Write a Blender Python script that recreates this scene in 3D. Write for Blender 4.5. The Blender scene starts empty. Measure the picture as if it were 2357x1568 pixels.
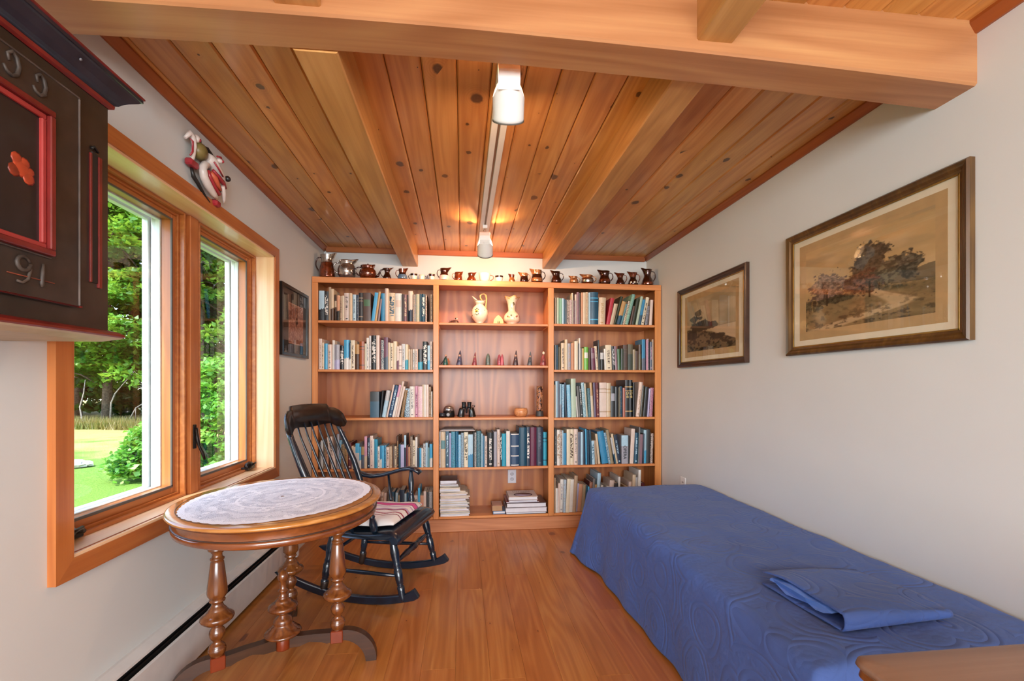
import bpy, math, random
import numpy as np
from mathutils import Vector, Matrix, Euler

SC = bpy.context.scene
COL = SC.collection
PI = math.pi
random.seed(7)
RNG = np.random.default_rng(11)

# ------------------------------------------------------------------ camera
PSI = math.atan(114.5 / 1040.0)
cam_d = bpy.data.cameras.new('camera')
cam = bpy.data.objects.new('camera', cam_d)
COL.objects.link(cam)
cam.location = (0, 0, 1.15)
cam.rotation_euler = (PI / 2, 0, -PSI)
cam_d.sensor_width = 36.0
cam_d.sensor_fit = 'HORIZONTAL'
cam_d.lens = 36.0 * 1040.0 / 2357.0
cam_d.shift_y = 102.0 / 2357.0
cam_d.clip_start = 0.02
cam_d.clip_end = 300
SC.camera = cam

# ------------------------------------------------------------------ colour management
SC.view_settings.view_transform = 'Standard'
SC.view_settings.look = 'None'
SC.view_settings.gamma = 1.0
SC.view_settings.exposure = 0.74
SC.view_settings.use_curve_mapping = False
SC.cycles.use_denoising = True
SC.cycles.max_bounces = 8
SC.cycles.diffuse_bounces = 4
SC.cycles.glossy_bounces = 3
SC.cycles.transmission_bounces = 6
SC.cycles.transparent_max_bounces = 12
SC.cycles.sample_clamp_indirect = 6.0
SC.cycles.caustics_reflective = False
SC.cycles.caustics_refractive = False

# ------------------------------------------------------------------ sky, sun, added fill light behind the camera
world = bpy.data.worlds.new('sky')
SC.world = world
world.use_nodes = True
wn = world.node_tree
wn.nodes.clear()
wo = wn.nodes.new('ShaderNodeOutputWorld')
wb = wn.nodes.new('ShaderNodeBackground')
ws = wn.nodes.new('ShaderNodeTexSky')
ws.sky_type = 'NISHITA'
ws.sun_disc = False
ws.sun_elevation = math.radians(55)
ws.sun_rotation = math.radians(200)
ws.air_density = 1.0
ws.dust_density = 1.5
wb.inputs['Strength'].default_value = 0.62
wn.links.new(ws.outputs[0], wb.inputs['Color'])
wn.links.new(wb.outputs[0], wo.inputs['Surface'])

def light(name, kind, loc, energy, color, rot=None, target=None, **kw):
    d = bpy.data.lights.new(name, kind)
    d.energy = energy
    d.color = color
    for k, v in kw.items():
        setattr(d, k, v)
    o = bpy.data.objects.new(name, d)
    COL.objects.link(o)
    o.location = loc
    if target is not None:
        o.rotation_euler = (Vector(target) - Vector(loc)).to_track_quat('-Z', 'Y').to_euler()
    elif rot:
        o.rotation_euler = rot
    return o

light('sun', 'SUN', (-6, -4, 12), 4.2, (1.0, 0.94, 0.84), target=(-6 + 0.14, -4 + 0.50, 12 - 0.86), angle=math.radians(1.2))
# broad fill light added behind the camera; no window stands there
light('rear_fill', 'AREA', (0.35, -2.7, 1.45), 190.0, (0.86, 0.94, 1.0), target=(0.25, 2.0, 1.1),
      shape='RECTANGLE', size=3.0, size_y=1.7)

# ------------------------------------------------------------------ helpers
def lin(c):
    if isinstance(c, str):
        c = [int(c[i:i + 2], 16) for i in (0, 2, 4)]
    return tuple(((v / 255.0) / 12.92 if v / 255.0 <= 0.04045 else ((v / 255.0 + 0.055) / 1.055) ** 2.4) for v in c)

def lin4(c):
    return lin(c) + (1.0,)

MATS = {}

class NT:
    def __init__(s, name):
        s.m = bpy.data.materials.new(name)
        s.m.use_nodes = True
        s.t = s.m.node_tree
        s.t.nodes.clear()
        s.out = s.t.nodes.new('ShaderNodeOutputMaterial')
    def n(s, typ, **kw):
        nd = s.t.nodes.new('ShaderNode' + typ)
        for k, v in kw.items():
            setattr(nd, k, v)
        return nd
    def l(s, a, b):
        s.t.links.new(a, b)
    def val(s, sock, v):
        if hasattr(v, 'is_output'):
            s.l(v, sock)
        else:
            sock.default_value = v
    def math(s, op, a, b=None, c=None, clamp=False):
        nd = s.n('Math', operation=op, use_clamp=clamp)
        s.val(nd.inputs[0], a)
        if b is not None: s.val(nd.inputs[1], b)
        if c is not None: s.val(nd.inputs[2], c)
        return nd.outputs[0]
    def vec(s, op, a, b=None):
        nd = s.n('VectorMath', operation=op)
        s.val(nd.inputs[0], a)
        if b is not None: s.val(nd.inputs[1], b)
        return nd.outputs['Vector'] if op not in ('LENGTH', 'DOT_PRODUCT', 'DISTANCE') else nd.outputs['Value']
    def mix(s, f, a, b, blend='MIX'):
        nd = s.n('Mix', data_type='RGBA', blend_type=blend)
        s.val(nd.inputs[0], f); s.val(nd.inputs[6], a); s.val(nd.inputs[7], b)
        return nd.outputs[2]
    def ramp(s, f, stops, interp='LINEAR'):
        nd = s.n('ValToRGB')
        cr = nd.color_ramp
        cr.interpolation = interp
        while len(cr.elements) < len(stops):
            cr.elements.new(0.5)
        for e, (p, c) in zip(cr.elements, stops):
            e.position = p
            e.color = c if len(c) == 4 else tuple(c) + (1.0,)
        s.val(nd.inputs[0], f)
        return nd.outputs[0]
    def noise(s, v, scale=5, detail=3, rough=0.55, dist=0.0):
        nd = s.n('TexNoise')
        s.val(nd.inputs['Vector'], v)
        nd.inputs['Scale'].default_value = scale
        nd.inputs['Detail'].default_value = detail
        nd.inputs['Roughness'].default_value = rough
        nd.inputs['Distortion'].default_value = dist
        return nd.outputs[0]
    def scale(s, v, sx, sy, sz):
        nd = s.n('Mapping')
        s.val(nd.inputs[0], v)
        nd.inputs['Scale'].default_value = (sx, sy, sz)
        return nd.outputs[0]
    def pbr(s, color, rough=0.5, metal=0.0, coat=0.0, coat_rough=0.1, spec=0.5, bump=None, bump_s=0.3, bump_d=0.01, **kw):
        p = s.n('BsdfPrincipled')
        s.val(p.inputs['Base Color'], color)
        s.val(p.inputs['Roughness'], rough)
        s.val(p.inputs['Metallic'], metal)
        p.inputs['Coat Weight'].default_value = coat
        p.inputs['Coat Roughness'].default_value = coat_rough
        p.inputs['Specular IOR Level'].default_value = spec
        for k, v in kw.items():
            s.val(p.inputs[k], v)
        if bump is not None:
            b = s.n('Bump')
            b.inputs['Strength'].default_value = bump_s
            b.inputs['Distance'].default_value = bump_d
            s.val(b.inputs['Height'], bump)
            s.l(b.outputs[0], p.inputs['Normal'])
        return p.outputs[0]
    def done(s, sh):
        s.l(sh, s.out.inputs['Surface'])
        return s.m

def coords(t, rnd=True):
    tc = t.n('TexCoord')
    o = tc.outputs['Object']
    if rnd:
        oi = t.n('ObjectInfo')
        k = t.math('MULTIPLY', oi.outputs['Random'], 61.0)
        cx = t.n('CombineXYZ')
        t.l(k, cx.inputs[0]); t.l(k, cx.inputs[1]); t.l(k, cx.inputs[2])
        o = t.vec('ADD', o, cx.outputs[0])
    return o

def plain(name, c, rough=0.5, metal=0.0, noise=0.04, **kw):
    if name in MATS: return MATS[name]
    t = NT(name)
    v = coords(t)
    n = t.noise(v, 14, 3)
    a = lin(c)
    lo = tuple(max(0, x * (1 - noise * 3)) for x in a) + (1,)
    hi = tuple(min(1, x * (1 + noise * 2)) for x in a) + (1,)
    MATS[name] = t.done(t.pbr(t.ramp(n, [(0.3, lo), (0.7, hi)]), rough, metal, **kw))
    return MATS[name]

def wood(name, dark, light_, axis='Y', rough=0.35, coat=0.15, knots=0.0, vary=0.12, ring=0.5, fine=1.0, sc=1.0, knot_c='3a1a0c', mid=None, spec=0.5):
    """solid timber: long streaks along the grain axis, cathedral rings and, if asked, knots"""
    if name in MATS: return MATS[name]
    t = NT(name)
    tc = t.n('TexCoord')
    oi = t.n('ObjectInfo')
    k = t.math('MULTIPLY', oi.outputs['Random'], 47.0)
    cx = t.n('CombineXYZ')
    t.l(k, cx.inputs[0]); t.l(k, cx.inputs[1]); t.l(k, cx.inputs[2])
    v = t.vec('ADD', tc.outputs['Object'], cx.outputs[0])
    # mapping so that Z' is always the grain direction
    sp = t.n('SeparateXYZ'); t.l(v, sp.inputs[0])
    cb = t.n('CombineXYZ')
    order = {'X': (1, 2, 0), 'Y': (0, 2, 1), 'Z': (0, 1, 2)}[axis]
    for i, o in enumerate(order):
        t.l(sp.outputs[o], cb.inputs[i])
    g = cb.outputs[0]
    warp = t.noise(t.scale(g, 3.0 * sc, 3.0 * sc, 0.8 * sc), 1.0, 2)
    # rings
    a = t.scale(g, 9 * sc, 9 * sc, 0.9 * sc)
    w = t.n('TexNoise'); t.l(a, w.inputs['Vector']); w.inputs['Scale'].default_value = 1.0
    w.inputs['Detail'].default_value = 1.0
    rings = t.math('SINE', t.math('MULTIPLY', w.outputs[0], 46.0))
    rings = t.math('MULTIPLY_ADD', rings, 0.5, 0.5)
    f1 = t.noise(t.scale(g, 95 * sc, 95 * sc, 2.2 * sc), 1.0, 3, 0.6)
    f2 = t.noise(t.scale(g, 22 * sc, 22 * sc, 0.7 * sc), 1.0, 2)
    s1 = t.math('MULTIPLY', rings, 0.30 * ring)
    s2 = t.math('MULTIPLY', f1, 0.40 * fine)
    s3 = t.math('MULTIPLY', f2, 0.45)
    fac = t.math('ADD', t.math('ADD', s1, s2), s3)
    fac = t.math('ADD', fac, t.math('MULTIPLY_ADD', warp, 0.3, -0.15))
    col = t.ramp(fac, [(0.20, lin4(dark)), (0.52, lin4(mid) if mid else tuple((a_ * 0.5 + b_ * 0.5) for a_, b_ in zip(lin(dark), lin(light_))) + (1,)), (0.85, lin4(light_))])
    # board to board variation
    hv = t.n('HueSaturation')
    t.l(col, hv.inputs['Color'])
    r2 = t.math('FRACT', t.math('MULTIPLY', oi.outputs['Random'], 17.31))
    t.val(hv.inputs['Value'], t.math('MULTIPLY_ADD', r2, vary * 2, 1.0 - vary))
    t.val(hv.inputs['Hue'], t.math('MULTIPLY_ADD', oi.outputs['Random'], 0.016 * vary / 0.12, 0.5 - 0.008 * vary / 0.12))
    col = hv.outputs[0]
    bump = fac
    if knots:
        kv = t.scale(g, 7.4, 0.0, 2.9)
        kv2 = t.vec('ADD', kv, t.vec('MULTIPLY', t.n('TexNoise').outputs['Color'], (0, 0, 0)))
        vo = t.n('TexVoronoi'); t.l(kv, vo.inputs['Vector']); vo.inputs['Scale'].default_value = 1.0
        vo.inputs['Randomness'].default_value = 1.0
        # scale distance back so knots are roughly round
        diff = t.vec('SUBTRACT', kv, vo.outputs['Position'])
        diff = t.scale(diff, 1.0, 0.0, 1.9)
        d = t.vec('LENGTH', diff)
        sel = t.n('SeparateColor'); t.l(vo.outputs['Color'], sel.inputs[0])
        size = t.math('MULTIPLY', t.math('POWER', t.math('MULTIPLY', t.math('SUBTRACT', sel.outputs[0], 1.0 - knots, clamp=True), 1.0 / max(knots, 0.01)), 2.2), 0.19)
        size = t.math('ADD', size, t.math('MULTIPLY', t.math('GREATER_THAN', sel.outputs[0], 1.0 - knots), 0.035))
        dn = t.math('ADD', d, t.math('MULTIPLY_ADD', t.noise(g, 34, 2), 0.14, -0.07))
        core = t.math('SUBTRACT', 1.0, t.math('DIVIDE', dn, t.math('ADD', size, 0.0001)), clamp=True)
        core = t.math('MULTIPLY', core, 3.0, clamp=True)
        halo = t.math('SUBTRACT', 1.0, t.math('DIVIDE', dn, t.math('ADD', t.math('MULTIPLY', size, 3.2), 0.0001)), clamp=True)
        hr = t.math('MULTIPLY', halo, t.math('MULTIPLY_ADD', t.math('SINE', t.math('MULTIPLY', d, 90.0)), 0.25, 0.45))
        col = t.mix(hr, col, lin4(dark))
        col = t.mix(t.math('MULTIPLY', core, 0.85), col, lin4(knot_c))
    MATS[name] = t.done(t.pbr(col, rough, 0.0, coat, 0.12, spec, bump=bump, bump_s=0.12, bump_d=0.002))
    return MATS[name]

class MB:
    """collects shapes, then build() links them as one mesh object"""
    def __init__(s):
        s.v = []; s.f = []; s.sm = []
    def add(s, vs, fs, smooth=False, M=None):
        o = len(s.v)
        if M is not None:
            vs = [tuple(M @ Vector(p)) for p in vs]
        s.v.extend(vs)
        for f in fs:
            s.f.append([i + o for i in f]); s.sm.append(smooth)
        return s
    def box(s, x0, x1, y0, y1, z0, z1, M=None):
        vs = [(x0, y0, z0), (x1, y0, z0), (x1, y1, z0), (x0, y1, z0), (x0, y0, z1), (x1, y0, z1), (x1, y1, z1), (x0, y1, z1)]
        return s.add(vs, [(3, 2, 1, 0), (4, 5, 6, 7), (0, 1, 5, 4), (1, 2, 6, 5), (2, 3, 7, 6), (3, 0, 4, 7)], M=M)
    def bbox(s, x0, x1, y0, y1, z0, z1, b=0.003, M=None):
        """box with chamfered edges"""
        b = min(b, (x1 - x0) / 2.1, (y1 - y0) / 2.1, (z1 - z0) / 2.1)
        vs = []; idx = {}
        for i, sx in enumerate((0, 1)):
            for j, sy in enumerate((0, 1)):
                for k, sz in enumerate((0, 1)):
                    X = x1 if sx else x0; Y = y1 if sy else y0; Z = z1 if sz else z0
                    dx = -b if sx else b; dy = -b if sy else b; dz = -b if sz else b
                    idx[(i, j, k, 'x')] = len(vs); vs.append((X, Y + dy, Z + dz))
                    idx[(i, j, k, 'y')] = len(vs); vs.append((X + dx, Y, Z + dz))
                    idx[(i, j, k, 'z')] = len(vs); vs.append((X + dx, Y + dy, Z))
        fs = []
        for i in (0, 1):
            q = [idx[(i, 0, 0, 'x')], idx[(i, 1, 0, 'x')], idx[(i, 1, 1, 'x')], idx[(i, 0, 1, 'x')]]
            fs.append(q if i else q[::-1])
            q = [idx[(0, i, 0, 'y')], idx[(1, i, 0, 'y')], idx[(1, i, 1, 'y')], idx[(0, i, 1, 'y')]]
            fs.append(q[::-1] if i else q)
            q = [idx[(0, 0, i, 'z')], idx[(1, 0, i, 'z')], idx[(1, 1, i, 'z')], idx[(0, 1, i, 'z')]]
            fs.append(q if i else q[::-1])
        for i in (0, 1):
            for j in (0, 1):
                q = [idx[(i, j, 0, 'x')], idx[(i, j, 1, 'x')], idx[(i, j, 1, 'y')], idx[(i, j, 0, 'y')]]
                fs.append(q if (i == j) else q[::-1])
                q = [idx[(i, 0, j, 'x')], idx[(i, 1, j, 'x')], idx[(i, 1, j, 'z')], idx[(i, 0, j, 'z')]]
                fs.append(q[::-1] if (i == j) else q)
                q = [idx[(0, i, j, 'y')], idx[(1, i, j, 'y')], idx[(1, i, j, 'z')], idx[(0, i, j, 'z')]]
                fs.append(q if (i == j) else q[::-1])
        for i in (0, 1):
            for j in (0, 1):
                for k in (0, 1):
                    q = [idx[(i, j, k, 'x')], idx[(i, j, k, 'y')], idx[(i, j, k, 'z')]]
                    fs.append(q if (i + j + k) % 2 else q[::-1])
        return s.add(vs, fs, M=M)
    def loft(s, rings, closed=True, caps=True, smooth=True, M=None, loop=False):
        n = len(rings[0]); vs = [p for r in rings for p in r]; fs = []
        R = len(rings)
        for i in range(R if loop else R - 1):
            for j in range(n if closed else n - 1):
                a = i * n + j; b = i * n + (j + 1) % n
                c = ((i + 1) % R) * n + (j + 1) % n; d = ((i + 1) % R) * n + j
                fs.append((a, b, c, d))
        o = len(s.v)
        s.add(vs, fs, smooth, M)
        if caps and not loop:
            s.f.append([o + j for j in range(n)][::-1]); s.sm.append(False)
            s.f.append([o + (R - 1) * n + j for j in range(n)]); s.sm.append(False)
        return s
    def lathe(s, prof, seg=20, c=(0, 0, 0), M=None, sx=1, sy=1, caps=True):
        rings = []
        for r, z in prof:
            rings.append([(c[0] + sx * r * math.cos(2 * PI * k / seg), c[1] + sy * r * math.sin(2 * PI * k / seg), c[2] + z) for k in range(seg)])
        return s.loft(rings, True, caps, True, M)
    def turned(s, p0, p1, prof, seg=12):
        """turned spindle from p0 to p1, prof = [(t, r)]"""
        p0 = Vector(p0); p1 = Vector(p1); d = (p1 - p0)
        L = d.length; q = d.normalized().to_track_quat('Z', 'Y').to_matrix().to_4x4()
        M = Matrix.Translation(p0) @ q
        return s.lathe([(r, t * L) for t, r in prof], seg, M=M)
    def tube(s, pts, rad, seg=8, caps=True, smooth=True, flat=None):
        """tube along points; rad a number or a list; flat=(a,b) scales the section"""
        pts = [Vector(p) for p in pts]; n = len(pts); rings = []
        up = Vector((0, 0, 1))
        prev = None
        for i, p in enumerate(pts):
            tg = (pts[min(i + 1, n - 1)] - pts[max(i - 1, 0)]).normalized()
            if prev is None:
                a = up.cross(tg)
                if a.length < 0.1: a = Vector((1, 0, 0)).cross(tg)
                a.normalize()
            else:
                a = (prev - tg * prev.dot(tg)).normalized()
            prev = a
            b = tg.cross(a)
            r = rad[i] if isinstance(rad, (list, tuple)) else rad
            fa, fb = flat if flat else (1, 1)
            rings.append([tuple(p + a * (r * fa * math.cos(2 * PI * k / seg)) + b * (r * fb * math.sin(2 * PI * k / seg))) for k in range(seg)])
        return s.loft(rings, True, caps, smooth)
    def sweep(s, pts, sect, side, caps=True, smooth=False):
        """sweep a 2D section [(u,w)] (u along side, w up) along pts"""
        rings = []
        for p, sd, up in zip(pts, side[0], side[1]):
            p = Vector(p); sd = Vector(sd); up = Vector(up)
            rings.append([tuple(p + sd * u + up * w) for u, w in sect])
        return s.loft(rings, True, caps, smooth)
    def prism(s, poly, y0, y1, M=None, plane='XZ'):
        n = len(poly)
        if plane == 'XZ':
            a = [(x, y0, z) for x, z in poly] + [(x, y1, z) for x, z in poly]
        elif plane == 'YZ':
            a = [(y0, x, z) for x, z in poly] + [(y1, x, z) for x, z in poly]
        else:
            a = [(x, z, y0) for x, z in poly] + [(x, z, y1) for x, z in poly]
        fs = [tuple(range(n)), tuple(range(2 * n - 1, n - 1, -1))]
        fs += [(i, (i + 1) % n, n + (i + 1) % n, n + i)[::-1] for i in range(n)]
        return s.add(a, fs, M=M)
    def sphere(s, c, r, seg=12, rings=8, sx=1, sy=1, sz=1, M=None):
        pr = [(max(1e-4, r * math.sin(PI * i / rings)), -r * math.cos(PI * i / rings) * sz) for i in range(rings + 1)]
        return s.lathe(pr, seg, c, M, sx, sy, caps=False)
    def build(s, name, mat, parent=None, loc=(0, 0, 0), rot=(0, 0, 0), fix=True, **props):
        me = bpy.data.meshes.new(name)
        me.from_pydata(s.v, [], s.f)
        if fix:
            import bmesh
            bm = bmesh.new(); bm.from_mesh(me)
            bmesh.ops.recalc_face_normals(bm, faces=bm.faces)
            bm.to_mesh(me); bm.free()
        me.polygons.foreach_set('use_smooth', s.sm)
        if mat is not None: me.materials.append(mat)
        me.update()
        return place(name, me, parent, loc, rot, **props)

def place(name, me, parent=None, loc=(0, 0, 0), rot=(0, 0, 0), **props):
    o = bpy.data.objects.new(name, me)
    COL.objects.link(o)
    o.location = loc; o.rotation_euler = rot
    if parent is not None: o.parent = parent
    for k, v in props.items():
        o[k] = v
    return o

def tag(o, label=None, cat=None, group=None, kind=None):
    if label: o['label'] = label
    if cat: o['category'] = cat
    if group: o['group'] = group
    if kind: o['kind'] = kind
    return o

def thing(name, label, cat, loc=(0, 0, 0), rotz=0.0, group=None, rot=None):
    o = bpy.data.objects.new(name, None)
    COL.objects.link(o)
    o.empty_display_size = 0.05
    o.location = loc
    o.rotation_euler = rot if rot else (0, 0, rotz)
    return tag(o, label, cat, group)

def struct(name, mb, mat, parent=None, loc=(0, 0, 0)):
    o = mb.build(name, mat, parent, loc)
    if parent is None: o['kind'] = 'structure'
    return o

# ------------------------------------------------------------------ value noise for prints and cloth
def _vn(x, y, seed=0):
    xi = np.floor(x).astype(int); yi = np.floor(y).astype(int)
    fx = x - xi; fy = y - yi
    fx = fx * fx * (3 - 2 * fx); fy = fy * fy * (3 - 2 * fy)
    def h(a, b):
        n = np.sin(a * 127.1 + b * 311.7 + seed * 74.7) * 43758.5453
        return n - np.floor(n)
    return (h(xi, yi) * (1 - fx) + h(xi + 1, yi) * fx) * (1 - fy) + (h(xi, yi + 1) * (1 - fx) + h(xi + 1, yi + 1) * fx) * fy

def fbm(x, y, seed=0, octv=4):
    s = 0; a = 0.5; t = 0
    for i in range(octv):
        s = s + a * _vn(x * 2 ** i, y * 2 ** i, seed + i); t += a; a *= 0.55
    return s / t

def sstep(a, b, x):
    t = np.clip((x - a) / (b - a), 0, 1)
    return t * t * (3 - 2 * t)

# ================================================================== MATERIALS
def wall_paint(name, c):
    t = NT(name)
    v = coords(t, False)
    n = t.noise(v, 3.0, 2)
    a = lin(c)
    col = t.ramp(n, [(0.3, tuple(x * 0.975 for x in a) + (1,)), (0.7, a + (1,))])
    f = t.noise(v, 260, 2)
    return t.done(t.pbr(col, 0.62, bump=f, bump_s=0.05, bump_d=0.001, spec=0.3))

M_WALL = wall_paint('wall_paint', 'd0d2cf')
M_PINE = wood('knotty_pine', 'a8682c', 'd9a05c', 'Y', 0.36, 0.25, knots=0.5, vary=0.13, ring=0.6, mid='c68a48', knot_c='2e160a')
M_FIR = wood('fir_joist_bounce_lit', 'a06c34', 'd8a464', 'Y', 0.42, 0.12, vary=0.06, ring=0.5, mid='c08a4c', sc=0.8)  # daylight bounced off the lawn put into the joist colour: lighter, yellower
M_FIRX = wood('fir_beam_cross', '8e5630', 'bd8a5a', 'X', 0.42, 0.12, vary=0.05, ring=0.6, mid='a87048', sc=0.7)
M_CROWN = wood('stained_pine_trim', '7c3c14', 'ad6428', 'Y', 0.4, 0.2, knots=0.35, vary=0.05, mid='964e1c')
M_CROWNX = wood('stained_pine_trim_cross', '8a461c', 'b66a30', 'X', 0.4, 0.2, vary=0.05, mid='a05626')
M_CASE = wood('fir_casing_z', '9c5426', 'cb8448', 'Z', 0.38, 0.2, vary=0.05, ring=0.5, mid='b66c36')
M_CASEY = wood('fir_casing_y', '9c5426', 'c88246', 'Y', 0.38, 0.2, vary=0.05, ring=0.5, mid='b26834')
M_JAMB = wood('pale_fir_jamb', 'd7a878', 'f0d4ac', 'Z', 0.35, 0.25, vary=0.04, ring=0.6, mid='e6c096')
M_JAMBY = wood('pale_fir_sill', 'd9ac7e', 'f2d8b2', 'Y', 0.35, 0.25, vary=0.04, ring=0.6, mid='e6c096')
M_FLOOR = wood('cherry_floor', '945424', 'c68a4c', 'Y', 0.34, 0.18, knots=0.10, vary=0.04, ring=0.6, mid='ae6c34', knot_c='6a3418')
M_CASEZ = wood('bookcase_wood_z', 'b56c34', 'dd9c60', 'Z', 0.42, 0.1, vary=0.03, ring=0.35, mid='cc8448')
M_CASEX = wood('bookcase_wood_x', 'b56a34', 'dc9a5e', 'X', 0.42, 0.1, vary=0.03, ring=0.35, mid='cb8248')
M_TOE = wood('toe_board_wood', '9c5c38', 'd2946a', 'X', 0.42, 0.1, knots=0.25, vary=0.03, ring=0.5, mid='bc7a50')
M_PLY = wood('plywood_back', '88461f', 'b97240', 'Z', 0.40, 0.15, vary=0.03, ring=1.3, sc=0.55, mid='a05a30')
M_TABLE = wood('table_walnut', '5c2810', '96522a', 'X', 0.18, 0.6, vary=0.03, ring=0.5, mid='78401e')
M_TTOP = wood('table_top_wood', '9a5a24', 'c88c50', 'X', 0.20, 0.5, vary=0.03, ring=0.6, mid='b07438')
M_TLEG = wood('turned_leg_wood', '46220f', '8a5226', 'Z', 0.2, 0.5, vary=0.05, ring=0.7, sc=1.5, mid='683818')
M_TDARK = wood('dark_stretcher_wood', '2a180e', '5c3820', 'X', 0.42, 0.08, vary=0.05, ring=0.3, mid='402616')
M_TBLOCK = plain('table_block_red_brown', '7a3014', 0.3, coat=0.4)
M_BLACKP = plain('chair_black_blue_sheen', '101e2c', 0.26, noise=0.15, coat=0.5)  # bluish reflections on the black paint put into its base colour
M_CREST = plain('chair_black_no_sheen', '17110f', 0.34, noise=0.1, coat=0.3)  # same chair paint, browner in colour where the blue reflections are missing
M_WORN = plain('worn_leg_brown', '2e2018', 0.45, noise=0.2)
M_WHITEP = plain('white_enamel', 'e6e4e0', 0.35, noise=0.01)
M_HEAT = plain('heater_enamel', 'd2cecb', 0.45, noise=0.02)
M_DARKM = plain('dark_metal', '17181a', 0.4, 0.4, noise=0.05)
M_BRONZE = plain('bronze_hardware', '241c18', 0.35, 0.6, noise=0.1)
M_ALU = plain('white_aluminium', 'd8dde0', 0.4, 0.1, noise=0.02)
M_PAGES = plain('paper_pages', 'cfc2ae', 0.8, noise=0.06)
M_PLATE = plain('outlet_plastic', 'd0ccd2', 0.4, noise=0.01)
M_SLOT = plain('slot_black', '15120f', 0.6)
M_CLOCK = plain('clock_dark_paint', '2a211c', 0.32, noise=0.14, coat=0.25)
M_CLOCKN = plain('clock_navy_paint', '22242e', 0.30, noise=0.12, coat=0.3)
M_CLOCKR = plain('clock_red_paint', '6e1a15', 0.42, noise=0.10, coat=0.2)
M_CLOCKG = plain('clock_grey_lines', '554840', 0.5, noise=0.15)
M_CLOCKU = plain('clock_underside_cream', 'a89a80', 0.5, noise=0.05)
M_GOLD = wood('gilt_frame', '33200f', '80602e', 'Z', 0.34, 0.2, vary=0.03, ring=0.4, mid='523818')
M_GILT = plain('gilt_bead', '9c7c3c', 0.3, 0.6, noise=0.12)
M_FRAMED = plain('frame_dark_brown', '3c2212', 0.3, noise=0.12, coat=0.3)
M_MAT = plain('mat_board_cream', 'e2d8c0', 0.75, noise=0.01)
M_BLACKF = plain('black_frame', '0e0c0b', 0.3, noise=0.05, coat=0.4)

def copper(name, c, rough=0.14, metal=0.55):
    t = NT(name); v = coords(t)
    n = t.noise(v, 26, 3)
    a = lin(c)
    col = t.ramp(n, [(0.35, tuple(x * 0.55 for x in a) + (1,)), (0.65, tuple(min(1, x * 1.5) for x in a) + (1,))])
    return t.done(t.pbr(col, rough, metal, 0.8, 0.04, bump=n, bump_s=0.10, bump_d=0.003))
M_COPPER = copper('copper_lustre', '6e3014')
M_COPDK = copper('dark_copper_lustre', '3c160a')
M_COPLT = copper('light_copper_lustre', 'b8784a')
M_SILVER = copper('silver_lustre', 'b4aca4', 0.12, 0.9)
M_CERAM = plain('cream_ceramic', 'efe2c8', 0.22, noise=0.02, coat=0.5)
M_CERPK = plain('pink_ceramic', 'e4c0b4', 0.22, noise=0.03, coat=0.5)
M_CERBL = plain('blue_glaze', '5a7084', 0.2, noise=0.15, coat=0.5)
M_CERYE = plain('ochre_glaze', 'd8a848', 0.25, noise=0.08, coat=0.4)
M_CERGR = plain('olive_glaze', '55502c', 0.3, noise=0.1, coat=0.3)
M_CERRED = plain('brick_glaze', 'a85c48', 0.3, noise=0.1, coat=0.3)

# thin window and picture glass
def glass(name, tint, gloss=0.9, rough=0.0):
    t = NT(name)
    tr = t.n('BsdfTransparent'); tr.inputs[0].default_value = tint
    gl = t.n('BsdfGlossy'); gl.inputs['Roughness'].default_value = rough
    gl.inputs['Color'].default_value = (gloss, gloss, gloss, 1)
    fr = t.n('Fresnel'); fr.inputs[0].default_value = 1.5
    geo = t.n('NewGeometry')
    fac = t.math('MULTIPLY', fr.outputs[0], t.math('SUBTRACT', 1.0, geo.outputs['Backfacing']))
    mx = t.n('MixShader')
    t.l(fac, mx.inputs[0]); t.l(tr.outputs[0], mx.inputs[1]); t.l(gl.outputs[0], mx.inputs[2])
    return t.done(mx.outputs[0])
M_GLASS = glass('window_glass', (0.97, 0.99, 0.98, 1))
M_PGLASS = glass('picture_glass', (0.98, 0.98, 0.97, 1))

def painted(name, rough=0.6):
    t = NT(name)
    a = t.n('Attribute'); a.attribute_name = 'Col'
    return t.done(t.pbr(a.outputs['Color'], rough, spec=0.2))
M_PRINT = painted('printed_paper')

# ================================================================== SETTING
XL, XR, YB = -1.135, 1.635, 3.88
ZC = 2.287           # underside of the ceiling boards
YF = -3.2            # back of the open room behind the photographer
WY0, WY1, WZ0, WZ1 = 1.43, 2.852, 0.645, 1.925     # window opening
WT = 0.20            # wall thickness

mb = MB()
mb.box(XL - WT, XL, YF, WY0, 0, 2.42).box(XL - WT, XL, WY1, YB + 0.15, 0, 2.42)
mb.box(XL - WT, XL, WY0, WY1, 0, WZ0).box(XL - WT, XL, WY0, WY1, WZ1, 2.42)
struct('wall_left', mb, M_WALL)
struct('wall_right', MB().box(XR, XR + 0.15, YF, YB + 0.15, 0, 2.42), M_WALL)
struct('wall_back', MB().box(XL, XR, YB, YB + 0.15, 0, 2.42), M_WALL)
struct('wall_front', MB().box(XL - WT, XR + 0.15, YF - 0.15, YF, 0, 2.42), M_WALL)

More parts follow.
